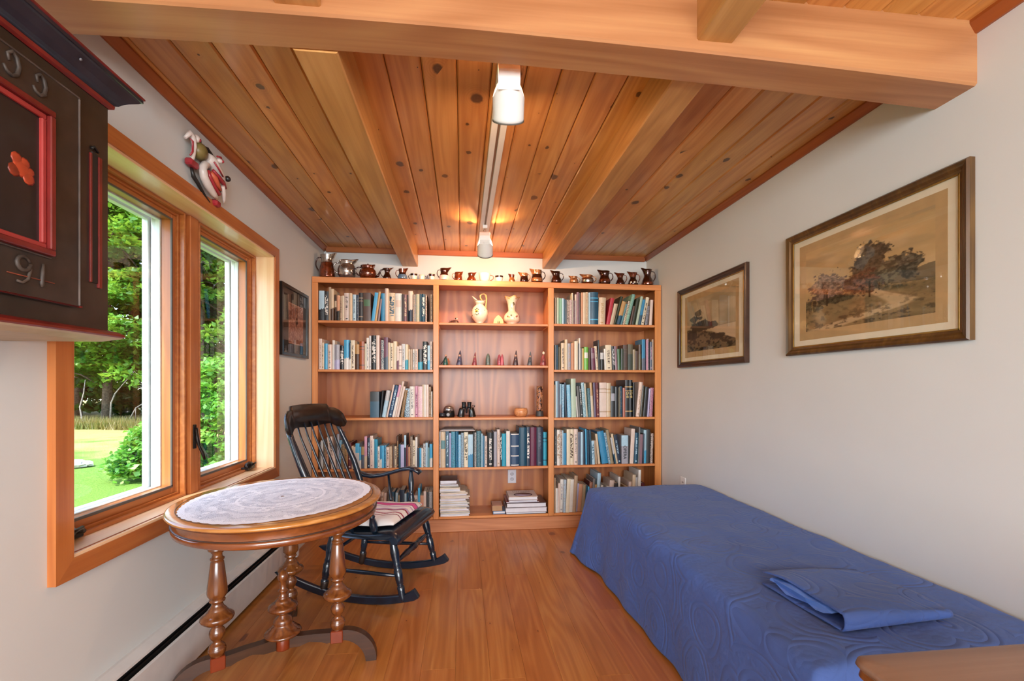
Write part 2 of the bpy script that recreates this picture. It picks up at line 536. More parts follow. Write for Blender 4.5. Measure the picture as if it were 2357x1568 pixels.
# floor: sub-floor and the boards
floor = struct('floor', MB().box(XL - 0.1, XR + 0.1, YF, YB + 0.1, -0.12, -0.022), plain('subfloor', '4a2812', 0.8))
rnd = random.Random(5)
bw = 0.1385
nb = int(math.ceil((XR - XL) / bw))
board_cache = {}
for i in range(nb):
    x0 = XL + i * bw
    x1 = min(XR, x0 + bw)
    y = YF + rnd.uniform(-1.2, 0)
    while y < YB:
        L = rnd.choice([1.6, 2.1, 2.6, 3.2])
        a = max(y, YF); b = min(y + L, YB)
        if b - a > 0.05:
            key = (round(x1 - x0, 3), round(b - a, 2))
            if key not in board_cache:
                m = MB().bbox(0.0, x1 - x0 - 0.0004, 0, b - a - 0.0004, -0.022, 0, 0.0007)
                o = m.build('plank', M_FLOOR, floor, (x0, a, 0))
                board_cache[key] = o.data
            else:
                place('plank', board_cache[key], floor, (x0, a, 0))
        y += L

# ceiling boards: knotty pine, V-joints
ceil_ = struct('ceiling', MB().box(XL - WT, XR + 0.15, YF, YB + 0.15, 2.345, 2.45), plain('roof_deck', '3c2414', 0.8))
def ceil_plank(x0, x1, y0, y1, z, mat=None):
    m = MB(); w = x1 - x0; b = 0.007
    poly = [(0.001, b), (b, 0), (w - b, 0), (w - 0.001, b), (w - 0.001, 0.03), (0.001, 0.03)]
    m.prism(poly, 0, y1 - y0)
    return m.build('plank', mat or M_PINE, ceil_, (x0, y0, z))
def bay(x0, x1, w, off, y0, y1, z):
    xs = [x0]
    x = off
    while x < x1 - 0.012:
        if x > x0 + 0.012: xs.append(x)
        x += w
    xs.append(x1)
    for a, b in zip(xs, xs[1:]):
        ceil_plank(a, b, y0, y1, z)
bay(XL, -0.44, 0.1305, -1.0935, 1.41, YB, ZC)
bay(-0.44, 0.75, 0.1262, -0.398, 1.41, YB, ZC)
bay(0.75, XR, 0.1260, 0.902, 1.41, YB, ZC)
bay(XL, -0.44, 0.1262, -1.10, YF, 1.28, ZC + 0.025)
bay(-0.44, 0.75, 0.1262, -0.398, YF, 1.28, ZC + 0.025)
bay(0.75, XR, 0.128, 0.915, YF, 1.28, ZC + 0.025)

# carrying beam across the room, slightly crowned, and the joists
def beam_cross():
    m = MB(); rings = []
    n = 24
    for i in range(n + 1):
        x = XL + (XR - XL) * i / n
        zb = 2.152 - 0.020 * ((x + 0.0) / 1.4) ** 2 - 0.010 * max(0, x)
        b = 0.006
        rings.append([(x, 1.272 + b, zb), (x, 1.408 - b, zb), (x, 1.408, zb + b), (x, 1.408, 2.35), (x, 1.272, 2.35), (x, 1.272, zb + b)])
    m.loft(rings, True, True, False)
    return m
ob = struct('trim_1', beam_cross(), M_FIRX)
ob['label'] = 'heavy fir header beam crossing the room'
def joist(x0, x1, y0, y1, z0, z1, n):
    b = 0.005
    poly = [(x0, z0 + b), (x0 + b, z0), (x1 - b, z0), (x1, z0 + b), (x1, z1), (x0, z1)]
    struct('trim_%d' % n, MB().prism(poly, y0, y1), M_FIR)
joist(-0.502, -0.372, 1.408, YB, 2.146, 2.34, 2)
joist(0.693, 0.812, 1.408, YB, 2.158, 2.34, 3)
joist(0.692, 0.806, YF, 1.272, 2.172, 2.35, 4)
joist(-0.502, -0.380, YF, 1.272, 2.172, 2.35, 5)
# crown strips
def crown(x_wall, s, y0, y1, n, z=2.250, h=0.042, d=0.028):
    poly = [(0, z), (s * 0.008, z), (s * d, z + h * 0.7), (s * d, z + h), (0, z + h)]
    struct('trim_%d' % n, MB().prism([(x_wall + a, b) for a, b in poly], y0, y1), M_CROWN)
crown(XL, 1, 1.408, YB, 6); crown(XR, -1, 1.408, YB, 7)
crown(XL, 1, YF, 1.272, 8, 2.272); crown(XR, -1, YF, 1.272, 9, 2.272)
for n, (a, b) in enumerate(((XL + 0.02, -0.502), (-0.372, 0.693), (0.812, XR - 0.02))):
    struct('trim_%d' % (10 + n), MB().bbox(a, b, YB - 0.022, YB, 2.245, ZC + 0.004, 0.003), M_CROWNX)

# ------------------------------------------------------------------ window
win = MB().box(XL - WT + 0.02, XL - 0.115, WY0, WY1, WZ1 - 0.016, WZ1).build('window_1', M_CASEY)
win['kind'] = 'structure'
ct = 0.022; XF = XL + ct
def casing():
    oy0, oy1, oz0, oz1 = 1.375, 2.905, 0.592, 1.978
    iy0, iy1, iz0, iz1 = 1.433, 2.850, 0.650, 1.920
    out = []
    # side members mitred
    def member(p, mat):
        m = MB(); n = len(p)
        a = [(XL, y, z) for y, z in p] + [(XF, y, z) for y, z in p]
        m.add(a, [tuple(range(n)), tuple(range(2 * n - 1, n - 1, -1))] + [(i, (i + 1) % n, n + (i + 1) % n, n + i) for i in range(n)])
        m.build('casing', mat, win)
    member([(oy0, oz0), (iy0, iz0), (iy0, iz1), (oy0, oz1)], M_CASE)
    member([(oy1, oz0), (oy1, oz1), (iy1, iz1), (iy1, iz0)], M_CASE)
    member([(oy0, oz1), (iy0, iz1), (iy1, iz1), (oy1, oz1)], M_CASEY)
    member([(oy0, oz0), (oy1, oz0), (iy1, iz0), (iy0, iz0)], M_CASEY)
casing()
# jamb liners
XJ = XL - 0.105
MB().bbox(XJ, XF - 0.006, WY0, WY0 + 0.014, WZ0, WZ1, 0.002).build('jamb', M_JAMB, win)
MB().bbox(XJ, XF - 0.006, WY1 - 0.014, WY1, WZ0, WZ1, 0.002).build('jamb', M_JAMB, win)
MB().bbox(XJ, XF - 0.006, WY0, WY1, WZ1 - 0.014, WZ1, 0.002).build('head_jamb', M_JAMBY, win)
MB().bbox(XJ, XF - 0.004, WY0, WY1, WZ0, WZ0 + 0.014, 0.002).build('sill_board', M_JAMBY, win)
MB().bbox(XF - 0.020, XF - 0.014, WY0 + 0.014, WY1 - 0.014, WZ0 + 0.013, WZ0 + 0.016, 0.001).build('sill_groove', M_CROWN, win)
# mullion and stops, two sashes
def stops(y0, y1):
    m = MB()
    a, b = WZ0 + 0.014, WZ1 - 0.014
    for w, xo, xi in ((0.012, XJ + 0.022, XJ), (0.022, XJ, XJ - 0.02)):
        m.bbox(xi, xo, y0, y0 + w, a, b, 0.002).bbox(xi, xo, y1 - w, y1, a, b, 0.002)
        m.bbox(xi, xo, y0 + w, y1 - w, a, a + w, 0.002).bbox(xi, xo, y0 + w, y1 - w, b - w, b, 0.002)
    m.build('stop', M_CASEY, win)
MY0, MY1 = 2.152, 2.252
MB().bbox(XJ - 0.05, XJ + 0.030, MY0 + 0.018, MY1 - 0.018, WZ0 + 0.014, WZ1 - 0.014, 0.003).bbox(XJ - 0.05, XJ + 0.012, MY0, MY1, WZ0 + 0.014, WZ1 - 0.014, 0.003).build('mullion', M_CASE, win)
stops(WY0 + 0.014, MY0); stops(MY1, WY1 - 0.014)
for y0, y1 in ((WY0 + 0.018, MY0), (MY1, WY1 - 0.018)):
    z0, z1 = WZ0 + 0.022, WZ1 - 0.022
    s = 0.044; xa, xb = XJ - 0.055, XJ - 0.012
    m = MB()
    m.bbox(xa, xb, y0, y0 + s, z0, z1, 0.003).bbox(xa, xb, y1 - s, y1, z0, z1, 0.003)
    sash = m.build('sash', M_CASE, win)
    m = MB()
    m.bbox(xa, xb, y0 + s, y1 - s, z0, z0 + s, 0.003).bbox(xa, xb, y0 + s, y1 - s, z1 - s + 0.008, z1, 0.003)
    m.build('sash_rail', M_CASEY, sash)
    g0, g1, h0, h1 = y0 + s, y1 - s, z0 + s, z1 - s + 0.008
    MB().box(xa + 0.012, xa + 0.016, g0, g1, h0, h1).build('pane', M_GLASS, sash)
    # dark glazing gasket with pale strip
    m = MB(); q = 0.006
    for xx0, xx1 in ((xb - 0.004, xb + 0.0015),):
        m.box(xx0, xx1, g0 - q, g0 + 0.002, h0, h1).box(xx0, xx1, g1 - 0.002, g1 + q, h0, h1)
        m.box(xx0, xx1, g0 - q, g1 + q, h0 - q, h0 + 0.004).box(xx0, xx1, g0 - q, g1 + q, h1 - 0.002, h1 + q)
    m.build('gasket', plain('gasket_grey', '5c5854', 0.5), sash)
    # outer aluminium cladding seen through the glass
    m = MB(); xo = xa - 0.075
    for k, (dx0, dx1, w) in enumerate(((xa - 0.02, xa, 0.006), (xa - 0.045, xa - 0.024, -0.006), (xo, xa - 0.05, 0.003))):
        m.bbox(dx0, dx1, g0 - 0.05, g0 + w, h0 - 0.04, h1 + 0.03, 0.002)
        m.bbox(dx0, dx1, g1 - w, g1 + 0.05, h0 - 0.04, h1 + 0.03, 0.002)
        m.bbox(dx0, dx1, g0, g1, h1 - w, h1 + 0.03, 0.002)
        m.bbox(dx0, dx1, g0, g1, h0 - 0.04, h0 + w, 0.002)
    m.build('cladding', M_ALU, win)
# crank operators and lock
def operator(y0, y1):
    m = MB(); z = WZ0 + 0.034
    pts = [(XJ + 0.028, y0, z), (XJ + 0.032, (y0 + y1) / 2, z + 0.016), (XJ + 0.028, y1, z + 0.004)]
    m.tube([(XJ + 0.026, y0 + (y1 - y0) * i / 8, z + 0.012 * math.sin(PI * i / 8)) for i in range(9)],
           [0.008 + 0.012 * math.sin(PI * min(1, i / 6.0)) ** 0.6 for i in range(9)], 10)
    m.bbox(XJ - 0.006, XJ + 0.036, y0, y1 - 0.01, z - 0.014, z + 0.002, 0.003)
    c = m.build('crank_operator', M_BRONZE, win)
    MB().tube([(XJ + 0.046, y0 + 0.02, z + 0.014), (XJ + 0.05, y0 + 0.06, z + 0.018), (XJ + 0.046, y1 - 0.03, z + 0.020)], [0.007, 0.005, 0.006], 8).build('crank_handle', M_BRONZE, c)
operator(1.475, 1.60); operator(2.70, 2.80)
m = MB()
ly = (MY0 + MY1) / 2 - 0.006
m.bbox(XJ + 0.030, XJ + 0.036, ly - 0.012, ly + 0.012, 0.86, 0.97, 0.003)
lk = m.build('sash_lock', M_BRONZE, win)
MB().tube([(XJ + 0.040, ly, 0.955), (XJ + 0.046, ly, 0.90), (XJ + 0.050, ly + 0.004, 0.872), (XJ + 0.062, ly + 0.012, 0.835), (XJ + 0.066, ly + 0.018, 0.808)],
          [0.007, 0.009, 0.007, 0.009, 0.006], 8, flat=(1.0, 0.8)).build('lever', M_BRONZE, lk)

# ------------------------------------------------------------------ baseboard heater
ht = thing('baseboard_heater', 'long low white baseboard heater with dark louvre slot below the window', 'heater', (XL, 0.4, 0))
HY0, HY1 = -2.0, 2.72
def hprism(name, poly, mat, y0=HY0, y1=HY1, par=ht):
    return MB().prism(poly, y0, y1).build(name, mat, par)
hprism('back_plate', [(0.0, 0.02), (0.004, 0.02), (0.004, 0.226), (0.0, 0.226)], M_HEAT)
hprism('hood', [(0.0, 0.233), (0.012, 0.233), (0.046, 0.222), (0.048, 0.214), (0.044, 0.214), (0.012, 0.228), (0.0, 0.228)], M_HEAT)
hprism('front_panel', [(0.042, 0.024), (0.049, 0.024), (0.049, 0.168), (0.042, 0.174), (0.040, 0.170), (0.043, 0.164)], M_HEAT)
hprism('damper', [(0.030, 0.190), (0.046, 0.197), (0.047, 0.193), (0.031, 0.186)], M_DARKM)
hprism('fin_core', [(0.006, 0.05), (0.030, 0.05), (0.030, 0.20), (0.006, 0.20)], M_SLOT)
hprism('end_cap', [(0.0, 0.012), (0.052, 0.012), (0.052, 0.220), (0.014, 0.237), (0.0, 0.237)], M_HEAT, HY1, HY1 + 0.035)

# ------------------------------------------------------------------ BOOKCASE
BY = 3.56; BD = YB - 0.004
bc = thing('bookcase', 'built-in orange wood bookcase filling the far wall, three bays of six shelves', 'bookcase', (0, BY, 0))
ZT = 1.971
LX = (-1.131, -1.088); D1 = (-0.225, -0.182); D2 = (0.684, 0.730); RX = (1.575, 1.628)
def bpart(name, x0, x1, y0, y1, z0, z1, mat, b=0.0025):
    cx, cz = (x0 + x1) / 2, (z0 + z1) / 2
    return MB().bbox(x0 - cx, x1 - cx, y0 - BY, y1 - BY, z0 - cz, z1 - cz, b).build(name, mat, bc, (cx, 0, cz))
DEP = BD - BY
bpart('back_panel', LX[0] + 0.019, RX[1] - 0.019, BD - 0.008, BD, 0.10, ZT - 0.02, M_PLY, 0.001)
bpart('side_panel', LX[0], LX[0] + 0.019, BY + 0.019, BD, 0.0, ZT - 0.02, M_CASEZ)
bpart('side_panel', RX[1] - 0.019, RX[1], BY + 0.019, BD, 0.0, ZT - 0.02, M_CASEZ)
bpart('face_stile', LX[0], LX[1], BY, BY + 0.019, 0.0, ZT - 0.045, M_CASEZ)
bpart('face_stile', RX[0], RX[1], BY, BY + 0.019, 0.0, ZT - 0.045, M_CASEZ)
bpart('face_stile', D1[0], D1[1], BY, BY + 0.019, 0.1, ZT - 0.045, M_CASEZ)
bpart('face_stile', D2[0], D2[1], BY, BY + 0.019, 0.1, ZT - 0.045, M_CASEZ)
for d in (D1, D2):
    c = (d[0] + d[1]) / 2
    bpart('divider', c - 0.0095, c + 0.0095, BY + 0.019, BD - 0.008, 0.11, ZT - 0.02, M_CASEZ)
bpart('face_rail', LX[0], RX[1], BY, BY + 0.019, ZT - 0.045, ZT - 0.0005, M_CASEX)
bpart('top_board', LX[0], RX[1], BY + 0.019, BD, ZT - 0.02, ZT, M_CASEX)
bpart('toe_board', LX[0], RX[1], BY - 0.004, BY + 0.015, 0.0, 0.098, M_TOE)
SH = {'L': [1.640, 1.267, 0.897, 0.506, 0.119], 'M': [1.636, 1.304, 0.892, 0.500, 0.119], 'R': [1.640, 1.270, 0.886, 0.502, 0.119]}
BX = {'L': (LX[1], D1[0]), 'M': (D1[1], D2[0]), 'R': (D2[1], RX[0])}
for b, zs in SH.items():
    x0, x1 = BX[b]
    x0 -= 0.006 if b != 'L' else 0.02; x1 += 0.006 if b != 'R' else 0.02
    for z in zs:
        a0, a1 = BX[b]
        bpart('shelf', a0 + 0.0005, a1 - 0.0005, BY + 0.001, BD - 0.008, z - 0.019, z, M_CASEX)

# outlet on the plywood
wo_ = thing('wall_outlet', 'pale double wall outlet on the plywood back of the lowest middle shelf', 'outlet', (0.425, BD - 0.0085, 0.362))
MB().bbox(-0.036, 0.036, -0.006, 0, -0.058, 0.058, 0.002).build('cover_plate', M_PLATE, wo_)
for dz in (0.022, -0.022):
    s_ = MB().lathe([(0.016, 0), (0.016, 0.002), (0.0, 0.002)], 14, M=Matrix.Translation((0, -0.006, dz)) @ Matrix.Rotation(PI / 2, 4, 'X')).build('socket', M_PLATE, wo_)
    MB().box(-0.008, -0.005, -0.0095, -0.008, dz - 0.006, dz + 0.006).box(0.005, 0.008, -0.0095, -0.008, dz - 0.006, dz + 0.006).build('slot', M_SLOT, s_)
w2 = thing('wall_outlet', 'small white outlet low on the plain wall behind the far end of the bed', 'outlet', (XR, 3.20, 0.405), PI / 2)
MB().bbox(-0.036, 0.036, 0, 0.006, -0.058, 0.058, 0.002).build('cover_plate', M_WHITEP, w2)
MB().box(-0.008, -0.005, 0.006, 0.0075, 0.014, 0.026).box(0.005, 0.008, 0.006, 0.0075, 0.014, 0.026).build('slot', M_SLOT, w2)
# ------------------------------------------------------------------ BOOKS
def book_material():
    t = NT('book_cover')
    tc = t.n('TexCoord'); g = tc.outputs['Generated']
    sp = t.n('SeparateXYZ'); t.l(g, sp.inputs[0])
    X, Y, Z = sp.outputs
    oi = t.n('ObjectInfo')
    base = oi.outputs['Color']
    a = t.n('Attribute'); a.attribute_type = 'OBJECT'; a.attribute_name = 'ink'
    ink = a.outputs['Color']
    st = t.n('Attribute'); st.attribute_type = 'OBJECT'; st.attribute_name = 'style'
    S = st.outputs['Fac']
    R = oi.outputs['Random']
    def between(v, lo, hi):
        return t.math('MULTIPLY', t.math('GREATER_THAN', v, lo), t.math('LESS_THAN', v, hi))
    def isst(n):
        return t.math('COMPARE', S, float(n), 0.4)
    r40 = t.math('MULTIPLY', R, 40.0)
    cx = t.n('CombineXYZ')
    t.l(t.math('MULTIPLY', X, 3.2), cx.inputs[0]); t.l(r40, cx.inputs[1]); t.l(t.math('MULTIPLY', Z, 44.0), cx.inputs[2])
    letters = t.math('GREATER_THAN', t.noise(cx.outputs[0], 1.0, 1), 0.50)
    cx2 = t.n('CombineXYZ')
    t.l(t.math('MULTIPLY', X, 2.2), cx2.inputs[0]); t.l(r40, cx2.inputs[1]); t.l(t.math('MULTIPLY', Z, 22.0), cx2.inputs[2])
    big = t.math('GREATER_THAN', t.noise(cx2.outputs[0], 1.0, 1), 0.49)
    lo = t.math('MULTIPLY_ADD', t.math('FRACT', t.math('MULTIPLY', R, 7.7)), 0.25, 0.18)
    hi = t.math('MULTIPLY_ADD', t.math('FRACT', t.math('MULTIPLY', R, 3.3)), 0.15, 0.78)
    title = t.math('MULTIPLY', t.math('MULTIPLY', between(X, 0.30, 0.70), between(Z, lo, hi)), letters)
    pub = t.math('MULTIPLY', between(X, 0.3, 0.7), between(Z, 0.06, 0.10))
    m1 = t.math('ADD', title, pub, clamp=True)
    m2 = t.math('ADD', between(Z, 0.80, 0.83), t.math('ADD', between(Z, 0.70, 0.72), between(Z, 0.14, 0.17)), clamp=True)
    wav = t.math('MULTIPLY_ADD', t.noise(t.scale(g, 3, 3, 3), 1.0, 1), 0.2, -0.1)
    zz = t.math('ADD', Z, wav)
    m3 = t.math('LESS_THAN', zz, 0.38)
    m4 = t.math('GREATER_THAN', Z, 0.62)
    m5 = t.math('MULTIPLY', between(Z, 0.52, 0.76), between(X, 0.08, 0.92))
    m6 = t.math('MULTIPLY', t.math('MULTIPLY', between(X, 0.16, 0.84), between(Z, 0.20, 0.88)), big)
    m7 = t.math('GREATER_THAN', t.noise(t.scale(t.vec('ADD', g, cx.outputs[0]), 2.5, 1, 1.2), 1.0, 2), 0.5)
    m8 = t.math('ADD', between(Z, 0.965, 0.99), t.math('ADD', between(Z, 0.60, 0.632), t.math('ADD', between(Z, 0.30, 0.332), between(Z, 0.02, 0.05))), clamp=True)
    m8 = t.math('MULTIPLY', m8, between(X, 0.08, 0.95))
    tot = 0
    acc = None
    for n, m in ((1, m1), (2, m2), (3, m3), (4, m4), (5, m5), (6, m6), (7, m7), (8, m8)):
        q = t.math('MULTIPLY', isst(n), m)
        acc = q if acc is None else t.math('ADD', acc, q, clamp=True)
    front = t.math('LESS_THAN', Y, 0.12)
    acc = t.math('MULTIPLY', acc, front)
    wear = t.noise(t.scale(g, 1.5, 4, 9), 1.0, 3)
    col = t.mix(acc, base, ink)
    hv = t.n('HueSaturation'); t.l(col, hv.inputs['Color'])
    t.val(hv.inputs['Value'], t.math('MULTIPLY_ADD', wear, 0.35, 0.82))
    return t.done(t.pbr(hv.outputs[0], 0.42, coat=0.12, coat_rough=0.2))
M_BOOK = book_material()

def unit_book(kind):
    """spine at y=0, one unit wide, deep and high"""
    m = MB()
    th = {'hard': 0.13, 'soft': 0.06, 'thin': 0.2}[kind]
    bow = {'hard': 0.035, 'soft': 0.008, 'thin': 0.012}[kind]
    outer = []; inner = []
    n = 5
    for i in range(n + 1):
        u = -0.5 + i / n
        outer.append((u, bow * (4 * u * u)))
    outer = [(-0.5, 1.0)] + outer + [(0.5, 1.0)]
    inner = [(0.5 - th, 1.0), (0.5 - th, 0.05), (-0.5 + th, 0.05), (-0.5 + th, 1.0)]
    k = len(outer)
    vs = []
    # build C section as quads between outer and inner
    sec_o = outer
    mid = len(outer)
    innr = [(-0.5 + th, 1.0)] + [(max(-0.5 + th, min(0.5 - th, x)), 0.05) for x, y in outer[1:-1]] + [(0.5 - th, 1.0)]
    for z in (0.0, 1.0):
        vs += [(x, y, z) for x, y in sec_o] + [(x, y, z) for x, y in innr]
    fs = []
    for i in range(k - 1):
        fs.append((i, i + 1, 2 * k + i + 1, 2 * k + i))
        fs.append((k + i + 1, k + i, 3 * k + i, 3 * k + i + 1))
        fs.append((i, k + i, k + i + 1, i + 1))
        fs.append((2 * k + i, 2 * k + i + 1, 3 * k + i + 1, 3 * k + i))
    for a in (0, k - 1):
        fs.append((a, k + a, 3 * k + a, 2 * k + a))
    m.add(vs, fs)
    me = bpy.data.meshes.new('book_cover_' + kind)
    me.from_pydata(m.v, [], m.f)
    import bmesh
    bm = bmesh.new(); bm.from_mesh(me); bmesh.ops.recalc_face_normals(bm, faces=bm.faces); bm.to_mesh(me); bm.free()
    me.materials.append(M_BOOK)
    p = MB().box(-0.5 + th * 0.98, 0.5 - th * 0.98, 0.045, 0.975, 0.012, 0.982 if kind == 'hard' else 0.997)
    mp = bpy.data.meshes.new('book_pages_' + kind)
    mp.from_pydata(p.v, [], p.f); mp.materials.append(M_PAGES)
    return me, mp
UB = {k: unit_book(k) for k in ('hard', 'soft', 'thin')}

CN = {  # colour code: (hex, word)
 'wh': ('d8d2c8', 'white'), 'iv': ('d6c8ac', 'ivory'), 'cr': ('c8b294', 'cream'), 'pw': ('d2bcae', 'pinkish white'), 'gw': ('b8b6b4', 'greyish white'),
 'be': ('a88c70', 'beige'), 'ta': ('b08a58', 'tan'), 'br': ('4a3224', 'brown'), 'ob': ('9c5026', 'orange-brown'), 'db': ('2c1e18', 'dark brown'),
 'bk': ('141618', 'black'), 'cg': ('2c2a2a', 'charcoal'), 'gr': ('6c6a68', 'grey'), 'lg': ('9a98a0', 'light grey'), 'sl': ('505868', 'slate'),
 'nv': ('142338', 'navy'), 'db2': ('1c3c5c', 'dark blue'), 'bl': ('2a7ca4', 'blue'), 'sb': ('4aa4cc', 'sky blue'), 'pb': ('a4c2d0', 'pale blue'),
 'te': ('16445a', 'dark teal'), 'aq': ('2a94ac', 'aqua'), 'tg': ('5a8488', 'teal-grey'), 'mt': ('8cb898', 'mint green'), 'pg': ('a4b49c', 'pale green'),
 'gn': ('40603c', 'green'), 'dg': ('28301e', 'dark green'), 'ol': ('544a30', 'olive'), 'lm': ('6cac44', 'lime green'), 'kh': ('948468', 'khaki'),
 'rd': ('a82030', 'red'), 'dr': ('5c1c22', 'dark red'), 'mg': ('5c1836', 'maroon'), 'pk': ('c890a4', 'pink'), 'sa': ('c08c6c', 'salmon'), 'mv': ('806068', 'mauve'),
 'li': ('a8a4c4', 'lilac'), 'pu': ('5a4a64', 'purple'), 'bp': ('a05c48', 'brick pink'), 'ye': ('b89c50', 'yellow')}
STYLE = {0: 'plain', 1: 'titled', 2: 'banded', 3: 'low-block', 4: 'high-block', 5: 'boxed', 6: 'big-lettered', 7: 'mottled', 8: 'ladder'}
SW = {0: 'with a plain spine', 1: 'with small spine title', 2: 'with thin bands', 3: 'with {i} foot', 4: 'with {i} head', 5: 'with {i} label', 6: 'with large {i} lettering', 7: 'with {i} mottling', 8: 'with four {i} bars'}
ORD = ['first', 'second', 'third', 'fourth', 'fifth', 'sixth', 'seventh', 'eighth', 'ninth', 'tenth', 'eleventh', 'twelfth', 'thirteenth', 'fourteenth',
       'fifteenth', 'sixteenth', 'seventeenth', 'eighteenth', 'nineteenth', 'twentieth']
def ordn(i):
    if i < 20: return ORD[i]
    t = {2: 'twenty', 3: 'thirty', 4: 'forty'}
    i += 1
    return t[i // 10][:-1] + 'ieth' if i % 10 == 0 else t[i // 10] + '-' + ORD[i % 10 - 1]
